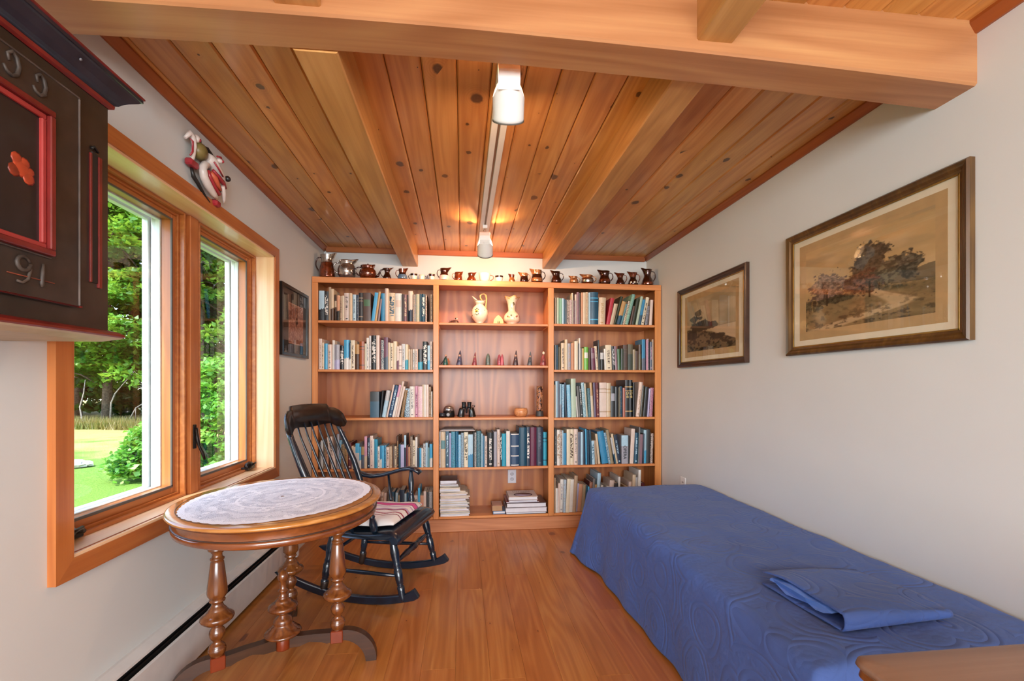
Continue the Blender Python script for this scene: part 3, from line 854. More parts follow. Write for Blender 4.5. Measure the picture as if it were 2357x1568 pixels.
# width px, height px, colour, style, ink, lean degrees (towards the bed when positive); "_n" is a gap of n px
ROWS = {
('L', 0): "12,68,pb,3,bk,0 9,67,bk,6,wh,0 5,77,be,0,be,0 7.5,72,cr,3,br,0 6,60,br,5,cr,0 7,58,sa,3,bk,0 5,57,be,1,br,0 4,58,iv,0,iv,0 12,64,pw,1,bk,0 7,63,cr,0,cr,0 8,61,pb,1,nv,0 6,61,nv,1,gr,0 11,65,cg,2,be,0 17,65,br,5,gn,0 8,67,sb,0,sb,7 5,69,ta,0,ta,8 5,52,gr,7,mv,7 _3 9,65,bl,0,bl,0 8,77,pw,0,pw,0 15.5,67,cr,6,te,0 15.5,66,wh,5,pw,0 5,64,db,0,db,0 7,63,mv,6,cr,0 3,62,bk,0,bk,0 10,72,pw,3,nv,0 8,64,gr,7,be,0 9,65,pg,7,cr,0 4,65,te,0,te,0 8,65,te,6,wh,0 4,65,br,7,pw,0 _8 5,65,be,1,br,0",
('L', 1): "7,70,pw,1,be,0 5,61,cr,1,br,0 8,59,sb,0,sb,0 9,57,pw,1,gr,0 5,67,wh,0,wh,0 12,57,lg,3,li,0 9,54,bk,6,wh,0 12,68,sb,3,wh,0 4,61,nv,3,wh,0 9,67,iv,1,br,0 10,58,br,4,ta,0 11.5,65,ob,2,br,0 5,60,iv,0,iv,0 5,73,wh,1,gr,0 5,78,gw,1,gr,0 12,79,bk,6,wh,0 7,79,pw,0,pw,0 3,74,dr,0,dr,0 7,68,te,7,wh,0 9,75,mg,3,nv,0 5,63,cr,0,cr,0 7,62,iv,1,br,0 8,66,iv,0,iv,0 5,54,pw,3,mg,0 6,56,pw,2,br,0 8,60,gw,1,gr,0 7,59,iv,3,aq,0 5,48,cr,0,cr,0 4.5,48,be,0,be,0 6,48,wh,1,gr,0 7,48,pw,1,gr,0 11,48,cg,3,aq,0 11,66,bk,6,wh,0 6,57,pb,3,sb,0 5.5,66,pw,1,gr,0",
('L', 2): "_117 21,60,te,4,bk,0 6,62,bk,0,bk,5 9,63,pb,4,gw,10 4,77,pw,0,pw,12 10,75,db2,1,pb,12 5,77,wh,4,pk,12 6,85,pw,0,pw,12 5,73,pw,0,pw,12 7,64,br,7,ta,9 _2 12,67,nv,7,pb,0 12.5,72,wh,1,gr,0 8,73,pk,1,mg,0 10,72,pk,7,pw,0 4,76,cr,0,cr,0 5,76,wh,0,wh,0 6,76,pw,0,pw,0 6,71,be,1,br,0 3,60,wh,1,br,0",
('L', 3): "5,62,bk,1,be,0 5,66,gw,0,gw,0 6,60,be,1,br,0 7,50,sa,1,br,0 12,74,pw,1,br,-8 5,80,lg,0,lg,0 6,66,bl,7,pb,0 8,56,bk,7,ta,0 7,46,ta,1,br,0 9,60,dr,1,wh,0 5,52,cr,0,cr,0 4,50,pw,0,pw,0 9.5,58,gw,4,sb,0 4,50,sb,3,wh,0 8,50,sl,4,ta,0 6,74,pk,3,cr,0 7,70,nv,1,pb,0 7,75,pw,1,mv,0 3,68,wh,0,wh,0 8.5,67,aq,7,bl,0 5,50,wh,1,gr,0 5,52,bl,3,wh,0 5,52,sb,0,sb,0 5,52,sb,7,nv,0 8,48,pw,1,br,0 7,50,be,7,cr,0 5,51,br,0,br,0 5,50,cr,1,br,0 6,73,br,1,ta,0 5,55,te,0,te,0 8,54,li,0,li,0 5,76,nv,4,pb,0 5,50,dr,0,dr,0 4,48,sa,0,sa,0 6,72,db,7,be,0 7,63,iv,1,br,0 5,71,wh,0,wh,0 5,46,nv,0,nv,0 5,45,sb,0,sb,0 4,45,wh,0,wh,0 6,55,nv,7,wh,0 6,57,pb,0,pb,0 4,46,tg,0,tg,0 7,54,sb,3,wh,0",
('L', 4): "_60 6,58,br,0,br,0 9,66,iv,0,iv,4 10,52,cg,0,cg,4 _48 6,60,pw,1,br,4 7,58,pw,0,pw,4 5,60,br,0,br,4 4,56,pg,0,pg,2 8,60,te,1,be,0 6,58,pb,0,pb,2 4,52,kh,0,kh,0 10,64,nv,0,nv,0 5,55,pb,0,pb,0 9,58,te,0,te,0 _8 9,50,pw,1,br,0 5,68,sb,0,sb,0 8,50,sa,0,sa,0 6,60,pw,0,pw,0 5,58,cg,0,cg,0 9,58,gw,7,gr,0",
('M', 3): "3,82,gw,1,mv,0 11,82,cr,5,tg,0 8,83,te,1,pb,0 5,79,li,0,li,0 9,82,aq,7,te,0 7,82,bl,7,te,0 5.5,75,pb,7,sb,0 7,79,sl,7,pb,0 9.5,80,iv,6,ol,0 11,75,pb,3,bl,0 3,80,bk,0,bk,0 5,79,gr,7,gw,0 11,83,tg,7,te,0 3,77,pb,0,pb,0 4.5,72,bl,7,te,0 6,71,pw,1,gr,0 15,79,bk,1,wh,0 7.5,81,lg,0,lg,0 7.5,86,pw,1,be,0 4,78,bk,6,wh,0 10,76,aq,0,aq,0 9,82,wh,0,wh,0 21,76,db2,8,wh,0 17.5,90,te,0,te,0 7,91,nv,6,wh,0 16,90,mg,0,mg,0 15.5,90,nv,1,sl,0 9,78,aq,2,te,0",
('R', 0): "_3 4,61,be,0,be,0 5,60,pg,0,pg,0 7,59,mt,0,mt,0 5,59,pb,0,pb,0 3,57,te,0,te,0 5,56,gr,0,gr,0 5,56,db,7,pw,0 6,56,mv,7,pw,0 3,72,iv,0,iv,0 4.5,55,br,7,mv,0 4,69,pw,0,pw,0 5,74,mv,0,mv,0 5,72,br,0,br,0 4,73,sa,0,sa,0 7,73,cr,0,cr,0 6.5,74,be,7,cr,0 4,73,pb,0,pb,0 20,75,te,2,sb,0 17,63,cr,1,ta,2 _2 8,62,rd,0,rd,10 5.5,50,cr,0,cr,13 4,50,be,0,be,13 6,68,dg,0,dg,15 10,55,ta,3,te,15 4,50,tg,0,tg,15 5.5,57,iv,7,br,14 8,73,mt,7,tg,14 5,44,br,0,br,12 9,62,dg,0,dg,12 5.5,68,pg,0,pg,11 7,60,bl,3,te,11 8,66,iv,1,br,12 6,45,cg,7,lg,8 6.5,60,pw,0,pw,3",
('R', 1): "_2 3,57,gr,0,gr,0 5.5,57,te,1,sl,0 7,53,ol,0,ol,0 9.5,62,cr,1,br,0 6,70,iv,0,iv,0 8,61,lg,1,be,0 7,62,sa,0,sa,0 8,66,iv,0,iv,0 3,60,db,0,db,0 3.5,73,wh,0,wh,0 4,50,gr,0,gr,0 5,50,ye,0,ye,0 10,53,lm,5,wh,0 5.5,51,br,0,br,0 9,51,mg,5,mv,-2 6,55,cr,1,br,-4 3.5,69,bk,0,bk,-2 9,40,bk,4,gw,0 4,49,wh,0,wh,-2 14,58,iv,1,br,-2 6.5,55,bk,6,gw,-3 5.5,55,mv,0,mv,-3 9,49,gn,0,gn,-2 6,50,dg,0,dg,0 11,59,br,2,ol,0 11.5,60,dg,4,ol,0 6,48,kh,0,kh,0 8.5,45,br,0,br,0 7.5,60,ol,4,br,0 7,72,bl,3,sl,0 3.5,72,nv,0,nv,0 3.5,71,pk,0,pk,0 5.5,74,pu,7,pw,0 5,66,sl,1,pk,0 4,72,be,0,be,0",
('R', 2): "_1 3,75,be,0,be,0 5.5,83,pb,0,pb,0 4,83,sl,0,sl,0 6,77,pb,3,lg,0 5,76,bl,7,pb,0 5,80,nv,0,nv,-2 9,75,sb,7,pb,-2 11,89,pg,0,pg,-1 3.5,48,wh,0,wh,-4 6,72,gr,0,gr,-4 5,72,bk,1,wh,-4 7,80,pb,7,tg,-4 5.5,78,iv,0,iv,-4 7,67,tg,7,te,-3 6,80,cr,4,ta,-3 5,80,pu,0,pu,-2 8,80,dr,1,sa,-2 17,80,pw,2,be,0 12,79,cr,2,ta,0 10,72,bk,5,lg,0 7,70,bk,0,bk,0 4,69,ol,0,ol,0 6.5,71,te,1,gr,0 5.5,68,bp,0,bp,0 9.5,86,bk,2,ta,0 9.5,86,bk,2,ye,0 4,80,bk,0,bk,0 _3 9,81,pw,1,be,6 8,73,ol,7,bk,5 8,70,bk,0,bk,5 3.5,66,li,0,li,4 7.5,68,mg,7,pk,3",
('R', 3): "_1 5,82,bk,1,gr,0 8,81,wh,6,be,0 5,80,pw,7,br,0 3,79,pb,0,pb,0 7,73,bl,0,bl,0 7,82,iv,0,iv,0 9.5,82,iv,6,br,0 9,82,pw,1,gr,0 6,75,sl,0,sl,0 5,75,pb,0,pb,0 5.5,77,nv,0,nv,-1 3,82,sb,0,sb,-1 6,80,nv,7,te,-1 4,79,te,0,te,-2 6,55,pb,6,te,-2 5,55,be,0,be,-4 5,70,cr,0,cr,-6 15,76,bl,0,bl,-9 5,73,pb,7,te,-9 7,80,kh,0,kh,-9 3.5,62,gw,3,te,-10 5,70,cr,0,cr,-10 7.5,68,nv,1,pb,-9 15,66,lg,4,pb,0 3.5,65,bk,0,bk,0 8.5,81,pw,0,pw,3 8.5,72,te,1,pb,2 3,85,gr,0,gr,2 7,68,mv,0,mv,2 3,70,nv,0,nv,1 7,78,pb,3,sb,1 8.5,79,cg,0,cg,1 5,70,pw,7,br,2",
('R', 4): "_1 3,80,be,0,be,0 5,56,wh,0,wh,0 4,67,pw,0,pw,1 8,75,wh,1,lg,2 5,75,lg,7,pb,2 8,77,iv,0,iv,3 8,75,wh,0,wh,3 8,84,be,0,be,3 4,65,li,0,li,4 8,63,sa,0,sa,4 6,62,kh,0,kh,4 4,61,te,0,te,5 4,58,sb,0,sb,5 7,68,dr,7,sa,5 5,76,gr,0,gr,5 5,62,ta,0,ta,5 8,88,pb,0,pb,4 5,60,wh,0,wh,5 _9 7,57,wh,0,wh,5 11,70,pw,0,pw,5 6,64,cg,0,cg,0 5,78,wh,0,wh,2 _12 8,56,ta,0,ta,0 7,66,pw,0,pw,2 7,83,cr,0,cr,2 6,76,gw,0,gw,1 6,94,wh,0,wh,1 _4 8,62,dr,0,dr,0",
}
BAYW = {'L': 'window bay', 'M': 'middle bay', 'R': 'bed bay'}
SHW = ['top shelf', 'second shelf', 'third shelf', 'fourth shelf', 'bottom shelf']
rb = random.Random(3)
BOOKS = {}
for (bayk, si), row in ROWS.items():
    x0, x1 = BX[bayk]
    x0 += 0.003; x1 -= 0.003
    toks = row.split()
    items = []
    tot = 0
    ks = {'L': 0.003335, 'M': 0.00343, 'R': 0.003523}[bayk]
    # the offset a leaning run needs at its top end is added once per run
    for tk in toks:
        if tk[0] == '_':
            tot += float(tk[1:]); items.append(float(tk[1:])); continue
        w, h, c, s, ik, ln = tk.split(',')
        items.append([float(w), float(h), c, int(s), ik, float(ln)])
        tot += float(w)
    zsh = SH[bayk][si]
    # positions of the foot corners
    def layout(k):
        x = x0; out = []; prev = 0.0
        for it in items:
            if isinstance(it, float):
                x += it * k; prev = 0.0; continue
            w = it[0] * k; ln = math.radians(it[5]); h = it[1] * ks
            if ln >= 0:
                # leans to +x: foot corner at lower left, body rotates about lower right
                if prev < ln and out:
                    pass
                wx = w * math.cos(ln) if ln else w
                out.append((x, w, h, ln, it))
                x += w / math.cos(ln) if ln else w
                if prev < 0 <= ln:
                    pass
            else:
                if prev > ln:
                    # next book leans back: leave room at the foot
                    x += 0.0
                out.append((x, w, h, ln, it))
                x += w / math.cos(ln)
            # extra room where the lean changes
            prev = ln
        return out, x
    # add wedge gaps where the lean changes so neighbours do not cross
    fixed = []
    prev = None
    for it in items:
        if isinstance(it, float):
            fixed.append(it); prev = None; continue
        if prev is not None:
            dl = math.radians(it[5]) - math.radians(prev[5])
            hmin = min(it[1], prev[1])
            if dl < -0.004:      # this one leans more towards the window than its neighbour: tops would cross
                fixed.append(hmin * math.tan(-dl) * 1.0 + 0.2)
        fixed.append(it); prev = it
    items = fixed
    # last leaning book must not cross the post
    out, xe = layout(1.0)
    span = x1 - x0
    need = sum(i if isinstance(i, float) else i[0] / math.cos(math.radians(i[5])) for i in items)
    last = [i for i in items if not isinstance(i, float)][-1]
    tail = last[1] * ks * math.tan(math.radians(max(0, last[5]))) + (0.004)
    k = (span - tail) / need
    k = min(k, ks * 1.03) if bayk != 'M' else k
    out, xe = layout(k)
    n = 0
    for (x, w, h, ln, it) in out:
        _, _, c, s, ik, lnd = it
        dep = {0: 0.17, 1: 0.15}.get(si % 2, 0.16) + rb.uniform(-0.02, 0.05) + (0.03 if h > 0.26 else 0)
        dep = min(dep, 0.27)
        ysp = BY + (0.008 if h < 0.28 else 0.003) + rb.uniform(0, 0.022)
        kind = 'thin' if it[0] <= 5 else ('soft' if rb.random() < 0.45 else 'hard')
        hexc, word = CN[c]
        iw = CN[ik][1]
        # rotate about the foot corner on the side it leans to
        wv = w * 0.985
        if ln > 0:
            px = x + w / math.cos(ln); lx = -w / 2
        elif ln < 0:
            px = x; lx = w / 2
        else:
            px = x + w / 2; lx = 0
        # centre of the foot in the rotated frame
        cx = px + lx * math.cos(ln); cz = zsh + abs(lx * math.sin(ln)) + 0.0006
        me, mp = UB[kind]
        size = 'tall' if it[1] >= 74 else ('short' if it[1] <= 52 else ('thick' if it[0] >= 11 else ('thin' if it[0] <= 5 else 'mid-size')))
        lab = '%s %s book %s, %s from window end, %s, %s' % (size, word, SW[s].replace('{i}', iw), ordn(n), SHW[si], BAYW[bayk])
        if len(lab.replace(',', '').split()) > 16:
            lab = '%s %s book %s, %s from window end, %s, %s' % (size, word, SW[s].replace('{i}', iw).replace('with large ', 'with ').replace(' a plain spine', ' plain spine'), ordn(n), SHW[si], BAYW[bayk])
        if len(lab.split()) > 16:
            lab = '%s book %s, %s from window end, %s, %s' % (word, SW[s].replace('{i}', iw), ordn(n), SHW[si], BAYW[bayk])
        b = bpy.data.objects.new('book', me)
        COL.objects.link(b)
        b.location = (cx, ysp, cz)
        b.rotation_euler = (0, ln, 0)
        b.scale = (wv, dep, h)
        b.color = lin(hexc) + (1,)
        b['ink'] = lin(CN[ik][0]); b['style'] = float(s)
        tag(b, lab, 'book', 'books on the %s of the %s' % (SHW[si], BAYW[bayk]))
        pg = bpy.data.objects.new('pages', mp)
        COL.objects.link(pg); pg.parent = b
        BOOKS[(bayk, si, n)] = b
        n += 1
print('books', len(BOOKS))

def spine_text(key, body, size, mat, z=0.5, rot=PI / 2, dx=0.0):
    """real lettering on a spine, a child of its book"""
    b = BOOKS[key]
    fc = bpy.data.curves.new('lettering', 'FONT')
    fc.body = body; fc.size = size; fc.align_x = 'CENTER'; fc.align_y = 'CENTER'; fc.extrude = 0.0003
    fc.offset = 0.0004
    fc.materials.append(mat)
    tmp = bpy.data.objects.new('tmp_text', fc)
    COL.objects.link(tmp)
    bpy.context.view_layer.update()
    me = bpy.data.meshes.new_from_object(tmp.evaluated_get(bpy.context.evaluated_depsgraph_get()))
    bpy.data.objects.remove(tmp)
    o = bpy.data.objects.new('lettering', me)
    COL.objects.link(o)
    sx, sy, sz = b.scale
    o.parent = b
    loc = Matrix.Translation((dx, -0.0012 / sy, z)) @ Matrix.Diagonal((1 / sx, 1 / sy, 1 / sz, 1)) @ Matrix.Rotation(PI / 2, 4, 'X') @ Matrix.Rotation(rot, 4, 'Z')
    o.matrix_parent_inverse = Matrix.Identity(4)
    o.matrix_local = loc
    return o
M_INKB = plain('print_black', '15161c', 0.5)
M_INKW = plain('print_white', 'e8e4da', 0.5)
M_INKG = plain('print_gold', 'c8b070', 0.4)
spine_text(('R', 3, 23), 'OPERA', 0.036, M_INKB, 0.40, -PI / 2)
spine_text(('R', 2, 24), 'Grill', 0.030, M_INKG, 0.60, -PI / 2)
spine_text(('R', 2, 25), 'Grill', 0.030, M_INKG, 0.60, -PI / 2)

# a few papers lying flat on the upright books of the middle bay
rr = random.Random(9)
zt = SH['M'][3] + 83 * 0.00343 + 0.002
for i in range(3):
    w = 0.275 - i * 0.02
    o = MB().bbox(-w / 2, w / 2, 0, 0.20, 0, 0.0045, 0.001).build('magazine', plain('magazine_%d' % i, ['c8b8b0', 'a8a4a4', '786860'][i], 0.4), None, (-0.175 + w / 2 + 0.012 * i, BY + 0.012 + 0.012 * i, zt + 0.0052 * i), (0, 0, rr.uniform(-0.03, 0.03)))
    tag(o, ['pinkish magazine lying flat across the upright books, lowest of three, middle bay', 'grey magazine lying flat across upright books, between two others, middle bay',
            'brown magazine lying flat across the upright books, topmost of three, middle bay'][i], 'magazine', 'magazines lying flat over the middle bay books')

# magazine pile on the lowest middle shelf
pile = [(66, 5, 'd8d0cc'), (68, 5, 'c4ccd8'), (69, 4, '5c7084'), (66, 5, 'd0c8d0'), (63, 5, 'dcd4d4'), (67, 4, 'b8bcc8'), (64, 5, 'cfc8cc'), (69, 4, '98a4a8'), (62, 5, 'd4d8e0'),
        (60, 5, 'c8c0c8'), (66, 5, 'cbb8b8'), (68, 4, 'e0c8bc'), (62, 4, '9c8480'), (63, 5, 'd8c4bc'), (60, 4, 'b4a8a8'), (47, 5, 'ccd0dc'), (46, 5, 'd4cec8'), (43, 4, '2c3448'), (42, 4, '8c94a0')]
z = SH['M'][4] + 0.001
bot = z
x0 = BX['M'][0] + 0.006
for i, (w, h, c) in enumerate(pile):
    W = w * 0.00338; Hh = h * 0.00318
    sh = rr.uniform(0, 0.008)
    t_ = thing('magazine', '%s magazine lying %s in the tall pile, lowest shelf, middle bay' %
               ({'d8d0cc': 'warm white', 'c4ccd8': 'bluish white', '5c7084': 'steel blue', 'd0c8d0': 'pale lilac', 'dcd4d4': 'off-white', 'b8bcc8': 'cool grey', 'cfc8cc': 'pinkish grey', '98a4a8': 'grey-green',
                 'd4d8e0': 'icy white', 'c8c0c8': 'lilac grey', 'cbb8b8': 'dusty pink', 'e0c8bc': 'peach', '9c8480': 'brownish', 'd8c4bc': 'pale pink', 'b4a8a8': 'taupe', 'ccd0dc': 'powder blue',
                 'd4cec8': 'ivory', '2c3448': 'dark navy', '8c94a0': 'slate-backed'}[c], ordn(i) + ' from bottom' if i < len(pile) - 1 else 'on the top'),
               'magazine', (x0 + sh, BY + 0.006 + rr.uniform(0, 0.012), z), 0, 'magazines in the pile on the lowest middle shelf')
    cm = plain('mag_' + c, c, 0.35, noise=0.05)
    m = MB(); n = 8
    sec = [(0.0, 0.0), (0.0, Hh * 0.5), (0.0, Hh * 0.92)]
    ph = rr.uniform(0, 6)
    ringsT = []
    for k_ in range(n + 1):
        u = k_ / n
        dz = 0.0012 * math.sin(ph + 5 * u)
        ringsT.append([(u * W, 0.0, dz), (u * W, 0.22, dz), (u * W, 0.22, dz + Hh * 0.22), (u * W, 0.0, dz + Hh * 0.22)])
    m.loft(ringsT, True, True, False); m.build('cover', cm, t_)
    m = MB()
    ringsT = [[(p[0] * 0.985, p[1] + 0.002 if p[1] < 0.1 else p[1] - 0.002, p[2] + (Hh * 0.22 if j < 2 else Hh * 0.62)) for j, p in enumerate(r)] for r in ringsT]
    m.loft(ringsT, True, True, False); m.build('pages', M_PAGES if i % 3 else plain('glossy_pages', 'd6d2d6', 0.4), t_)
    z += Hh * 0.90
# brown book on the pile
def flat_book(x, y, z, w, d, h, cover, lab, rotz=0.0, pages=None, extra=None):
    t_ = thing('book', lab, 'book', (x, y, z), rotz, 'books lying flat on the lowest middle shelf')
    cm = plain('flat_' + cover, cover, 0.35, noise=0.08, coat=0.2)
    m = MB()
    th = min(0.003, h * 0.15)
    m.bbox(0, w, 0, d, 0, th, 0.0008).bbox(0, w, 0, d, h - th, h, 0.0008).bbox(0, th * 1.3, 0, d, 0, h, 0.0008)
    m.build('cover', cm, t_)
    MB().box(th, w - 0.005, 0.004, d - 0.004, th, h - th).build('pages', pages or plain('white_pages', 'dcdade', 0.7, noise=0.02), t_)
    return t_
flat_book(BX['M'][0] + 0.008, BY + 0.02, z + 0.001, 0.135, 0.20, 0.028, '5c4038', 'small brown book lying on top of the magazine pile')
# stack of books to the bed side of the shelf
zb = SH['M'][4] + 0.0008
y0 = BY + 0.012
xs = 0.288
flat_book(xs - 0.045, y0 + 0.02, zb, 0.10, 0.15, 0.022, '2c6c98', 'small blue book lying at the foot of the stack, under a tan one')
flat_book(xs - 0.052, y0 + 0.02, zb + 0.0228, 0.085, 0.15, 0.044, 'a8785c', 'small tan book lying on the blue book beside the big stack', pages=plain('tan_pages', 'b89068', 0.7))
xb = xs + 0.058
flat_book(xb, y0, zb, 0.325, 0.24, 0.014, '485c6c', 'wide mottled blue-grey book lowest in the flat stack')
flat_book(xb - 0.004, y0 - 0.004, zb + 0.0145, 0.335, 0.24, 0.036, 'c4bcc0', 'wide white-covered book second from bottom in the flat stack')
flat_book(xb + 0.004, y0, zb + 0.051, 0.322, 0.25, 0.036, '3c2420', 'wide dark brown book third from bottom in the flat stack')
flat_book(xb + 0.002, y0 + 0.01, zb + 0.0875, 0.27, 0.24, 0.008, '7c2c34', 'thin dark red book under the cream cover book')
flat_book(xb + 0.022, y0 - 0.002, zb + 0.096, 0.232, 0.22, 0.014, '9c90a0', 'thin lilac-grey book second from the top in the flat stack', 0.0)
tb = flat_book(xb + 0.020, y0 + 0.002, zb + 0.1105, 0.236, 0.22, 0.026, 'd4c4b8', 'cream square book with an oval cover emblem, topmost of the flat stack', 0.0)
m = MB()
m.loft([[(0.126 + (0.066 + d_) * math.cos(a_) , 0.075 + (0.048 + d_) * math.sin(a_), 0.0262 + z_) for a_ in [2 * PI * k / 28 for k in range(28)]] for d_, z_ in ((0, 0), (0.005, 0.0006), (0.010, 0))], True, False)
m.build('oval_ring', plain('print_plum', '50303c', 0.6), tb)
MB().lathe([(0.064, 0), (0.064, 0.0003), (0.001, 0.0003)], 24, (0.126, 0.075, 0.0262), sy=0.72).build('oval_picture', plain('print_lilac', 'a894a4', 0.6, noise=0.15), tb)
m = MB()
for r_ in range(2):
    xx = 0.05
    while xx < 0.19:
        wl = rr.uniform(0.006, 0.012)
        m.box(xx, xx + wl * 0.6, 0.150 + 0.028 * r_, 0.166 + 0.028 * r_, 0.0262, 0.0265)
        m.box(xx, xx + wl, 0.150 + 0.028 * r_, 0.153 + 0.028 * r_, 0.0262, 0.0265)
        xx += wl + 0.006
m.build('printed_title', plain('print_mauve', 'a08c94', 0.6), tb)
# ------------------------------------------------------------------ JUGS along the top of the bookcase
JY = 3.645
def jug(px, w, h, label, spout=1, style='jug', mat=None, top=None, band=None, handle=True, name='jug', extra=None, waist=0.72, belly=1.0, mouth=0.85, spout_len=0.45, y=JY):
    """px centre pixel column of the body, w body width px, h height px; spout=+1 points to the bed side"""
    kx = 0.00350
    x = (px - 1064.0) * kx * (1 + (px - 1064.0) * 0.000108) + 0.003
    R = w * kx * 1.06 / 2; H = h * 0.00348 + 0.014
    t_ = thing(name, label, 'teapot' if name == 'teapot' else ('cup' if name == 'cup' else 'jug'), (x, y, ZT + 0.0005), 0, 'lustre jugs and cups on top of the bookcase')
    if style == 'tall':
        prof = [(0.80, 0), (0.98, 0.03), (1.0, 0.10), (0.97, 0.35), (0.88, 0.52), (0.74, 0.66), (0.70, 0.74), (0.74, 0.84), (mouth * 0.88, 0.97), (mouth * 0.9, 1.0)]
    elif style == 'pot':
        prof = [(0.55, 0), (0.72, 0.05), (0.93, 0.22), (1.0, 0.45), (0.93, 0.66), (0.74, 0.76), (0.70, 0.80), (0.80, 0.90), (0.86, 1.0)]
    elif style == 'cup':
        prof = [(0.5, 0), (0.62, 0.05), (0.80, 0.35), (0.92, 0.7), (1.0, 1.0)]
    elif style == 'slim':
        prof = [(0.70, 0), (0.95, 0.06), (1.0, 0.20), (0.86, 0.38), (0.60, 0.55), (0.56, 0.68), (0.66, 0.85), (mouth * 0.95, 1.0)]
    else:
        prof = [(0.72, 0), (0.86, 0.03), (1.0, 0.22), (0.97, 0.38), (waist * 1.08, 0.56), (waist, 0.66), (waist * 1.05, 0.78), (mouth, 1.0)]
    seg = 22; rings = []
    def ring(r, z, inner=0.0):
        out = []
        for k in range(seg):
            a = 2 * PI * k / seg
            rr_ = (r - inner) * R
            sp = max(0.0, math.cos(a) * spout) ** 5 if z > 0.72 and spout else 0.0
            f = (z - 0.72) / 0.28 if z > 0.72 else 0
            rr2 = rr_ * (1 + spout_len * sp * f)
            zz = z * H + H * 0.09 * sp * f - (H * 0.03 * f * (1 - sp) if style != 'cup' else 0)
            out.append((rr2 * math.cos(a), rr_ * math.sin(a), zz))
        return out
    rings = [ring(r, z) for r, z in prof]
    inn = [ring(max(r, 0.2), z, 0.09) for r, z in prof[::-1][:3]]
    split = None
    m = MB()
    m.loft(rings + inn, True, True)
    body_m = mat or M_COPPER
    m.build('body', body_m, t_)
    if top is not None:      # neck in another glaze, a thin skin over the body
        m = MB()
        sel = [(r + 0.015, z) for r, z in prof if z >= 0.60]
        m.loft([ring(r, z) for r, z in sel], True, False)
        m.build('neck', top, t_)
    if band is not None:
        bz0, bz1, bm_ = band
        m = MB(); pr = []
        import bisect
        def rad(z):
            for (r0, z0), (r1, z1) in zip(prof, prof[1:]):
                if z0 <= z <= z1: return r0 + (r1 - r0) * (z - z0) / (z1 - z0)
            return prof[-1][0]
        for i in range(6):
            z = bz0 + (bz1 - bz0) * i / 5
            pr.append(((rad(z) + 0.018) * R, z * H))
        m.lathe(pr, seg, caps=False).build('band', bm_, t_)
    if handle:
        s = -spout if spout else 1
        rt = prof[-1][0] * R * 0.92; rb_ = 0.95 * R
        hw = max(0.010, R * 0.62)
        zt_ = 0.88 * H if style != 'cup' else 0.85 * H
        zb_ = 0.30 * H if style != 'cup' else 0.25 * H
        pts = []
        for i in range(11):
            u = i / 10
            px_ = (rt * (1 - u) + rb_ * u) + hw * math.sin(PI * u) ** 0.8 * (1.15 - 0.5 * u)
            pz = zt_ + (zb_ - zt_) * u + H * 0.10 * math.sin(PI * min(1, u * 2.2)) * (1 - u)
            pts.append((s * px_, 0, pz))
        th = max(0.0022, R * 0.085)
        MB().tube(pts, [th * 0.9] * 4 + [th] * 7, 8).build('handle', extra or (top if (top and top is not M_SILVER) else body_m), t_)
    return t_

def dots(t_, R, z, mat, n=3, r=0.006, a0=-2.2, a1=-0.95, name='painted_flower'):
    for i in range(n):
        a = a0 + (a1 - a0) * i / max(1, n - 1)
        M = Matrix.Translation((R * math.cos(a), R * math.sin(a), z)) @ Matrix.Rotation(a, 4, 'Z') @ Matrix.Rotation(PI / 2, 4, 'Y')
        MB().lathe([(r, 0), (r * 0.9, 0.0012), (0.0005, 0.0018)], 8, M=M).build(name, mat, t_)

jug(755, 32, 50, 'tall dark brown lustre jug with silvery neck, at the window corner of the bookcase top', 1, 'tall', M_COPPER, M_SILVER, None, extra=M_COPDK, mouth=0.95)
j = jug(800, 38, 38, 'round silver lustre jug with raised pattern beside the brown teapot', 1, 'pot', M_SILVER, None, None, spout_len=0.5)
dots(j, 0.060, 0.065, M_CERAM, 3, 0.011, name='relief_leaf')
tp = jug(848, 36, 28, 'squat copper brown teapot with curling spout', 1, 'pot', M_COPPER, name='teapot', spout_len=0.0, extra=M_COPDK)
R_ = 36 * 0.0035 / 2
MB().tube([(R_ * 0.8, 0, 0.028), (R_ * 1.25, 0, 0.036), (R_ * 1.42, 0, 0.062), (R_ * 1.62, 0, 0.082), (R_ * 1.9, 0, 0.086)], [0.013, 0.010, 0.007, 0.006, 0.006], 10).build('spout', M_COPDK, tp)
MB().lathe([(R_ * 0.68, 0.098), (R_ * 0.60, 0.108), (R_ * 0.2, 0.112), (0.004, 0.118), (0.006, 0.126), (0.001, 0.13)], 18).build('lid', M_COPDK, tp)
jug(892, 18, 23, 'small dark copper jug with bright foot next to the teapot', 1, 'slim', M_COPDK, None, (0.02, 0.12, M_COPLT), mouth=1.15)
jug(927, 20, 23, 'small copper jug with a blue painted belly under the ceiling joist', 1, 'jug', M_COPDK, M_COPPER, (0.14, 0.50, M_CERBL))
jug(953, 15, 13, 'tiny white cup with dark brown splashes on its rim', 1, 'cup', M_CERAM, None, (0.70, 0.95, M_COPDK), name='cup', spout_len=0, extra=M_COPDK)
jug(971, 13, 10, 'plain cream tiny cup with its handle to the bed side', -1, 'cup', M_CERAM, None, None, name='cup', spout_len=0, extra=M_COPDK)
jug(994, 13, 14, 'tiny white cup with brown brushed top beside the pink-banded jug', 1, 'cup', M_CERAM, None, (0.62, 0.92, M_COPDK), name='cup', spout_len=0, extra=M_COPDK)
jug(1022, 21, 27, 'brown jug with a broad pink and cream band and long spout', 1, 'jug', M_COPDK, None, (0.12, 0.46, M_CERPK), waist=0.74, mouth=0.86, spout_len=0.8)
jug(1054, 18, 19, 'small reddish copper jug next to the pink-banded jug', 1, 'jug', M_COPPER, None, None, waist=0.85)
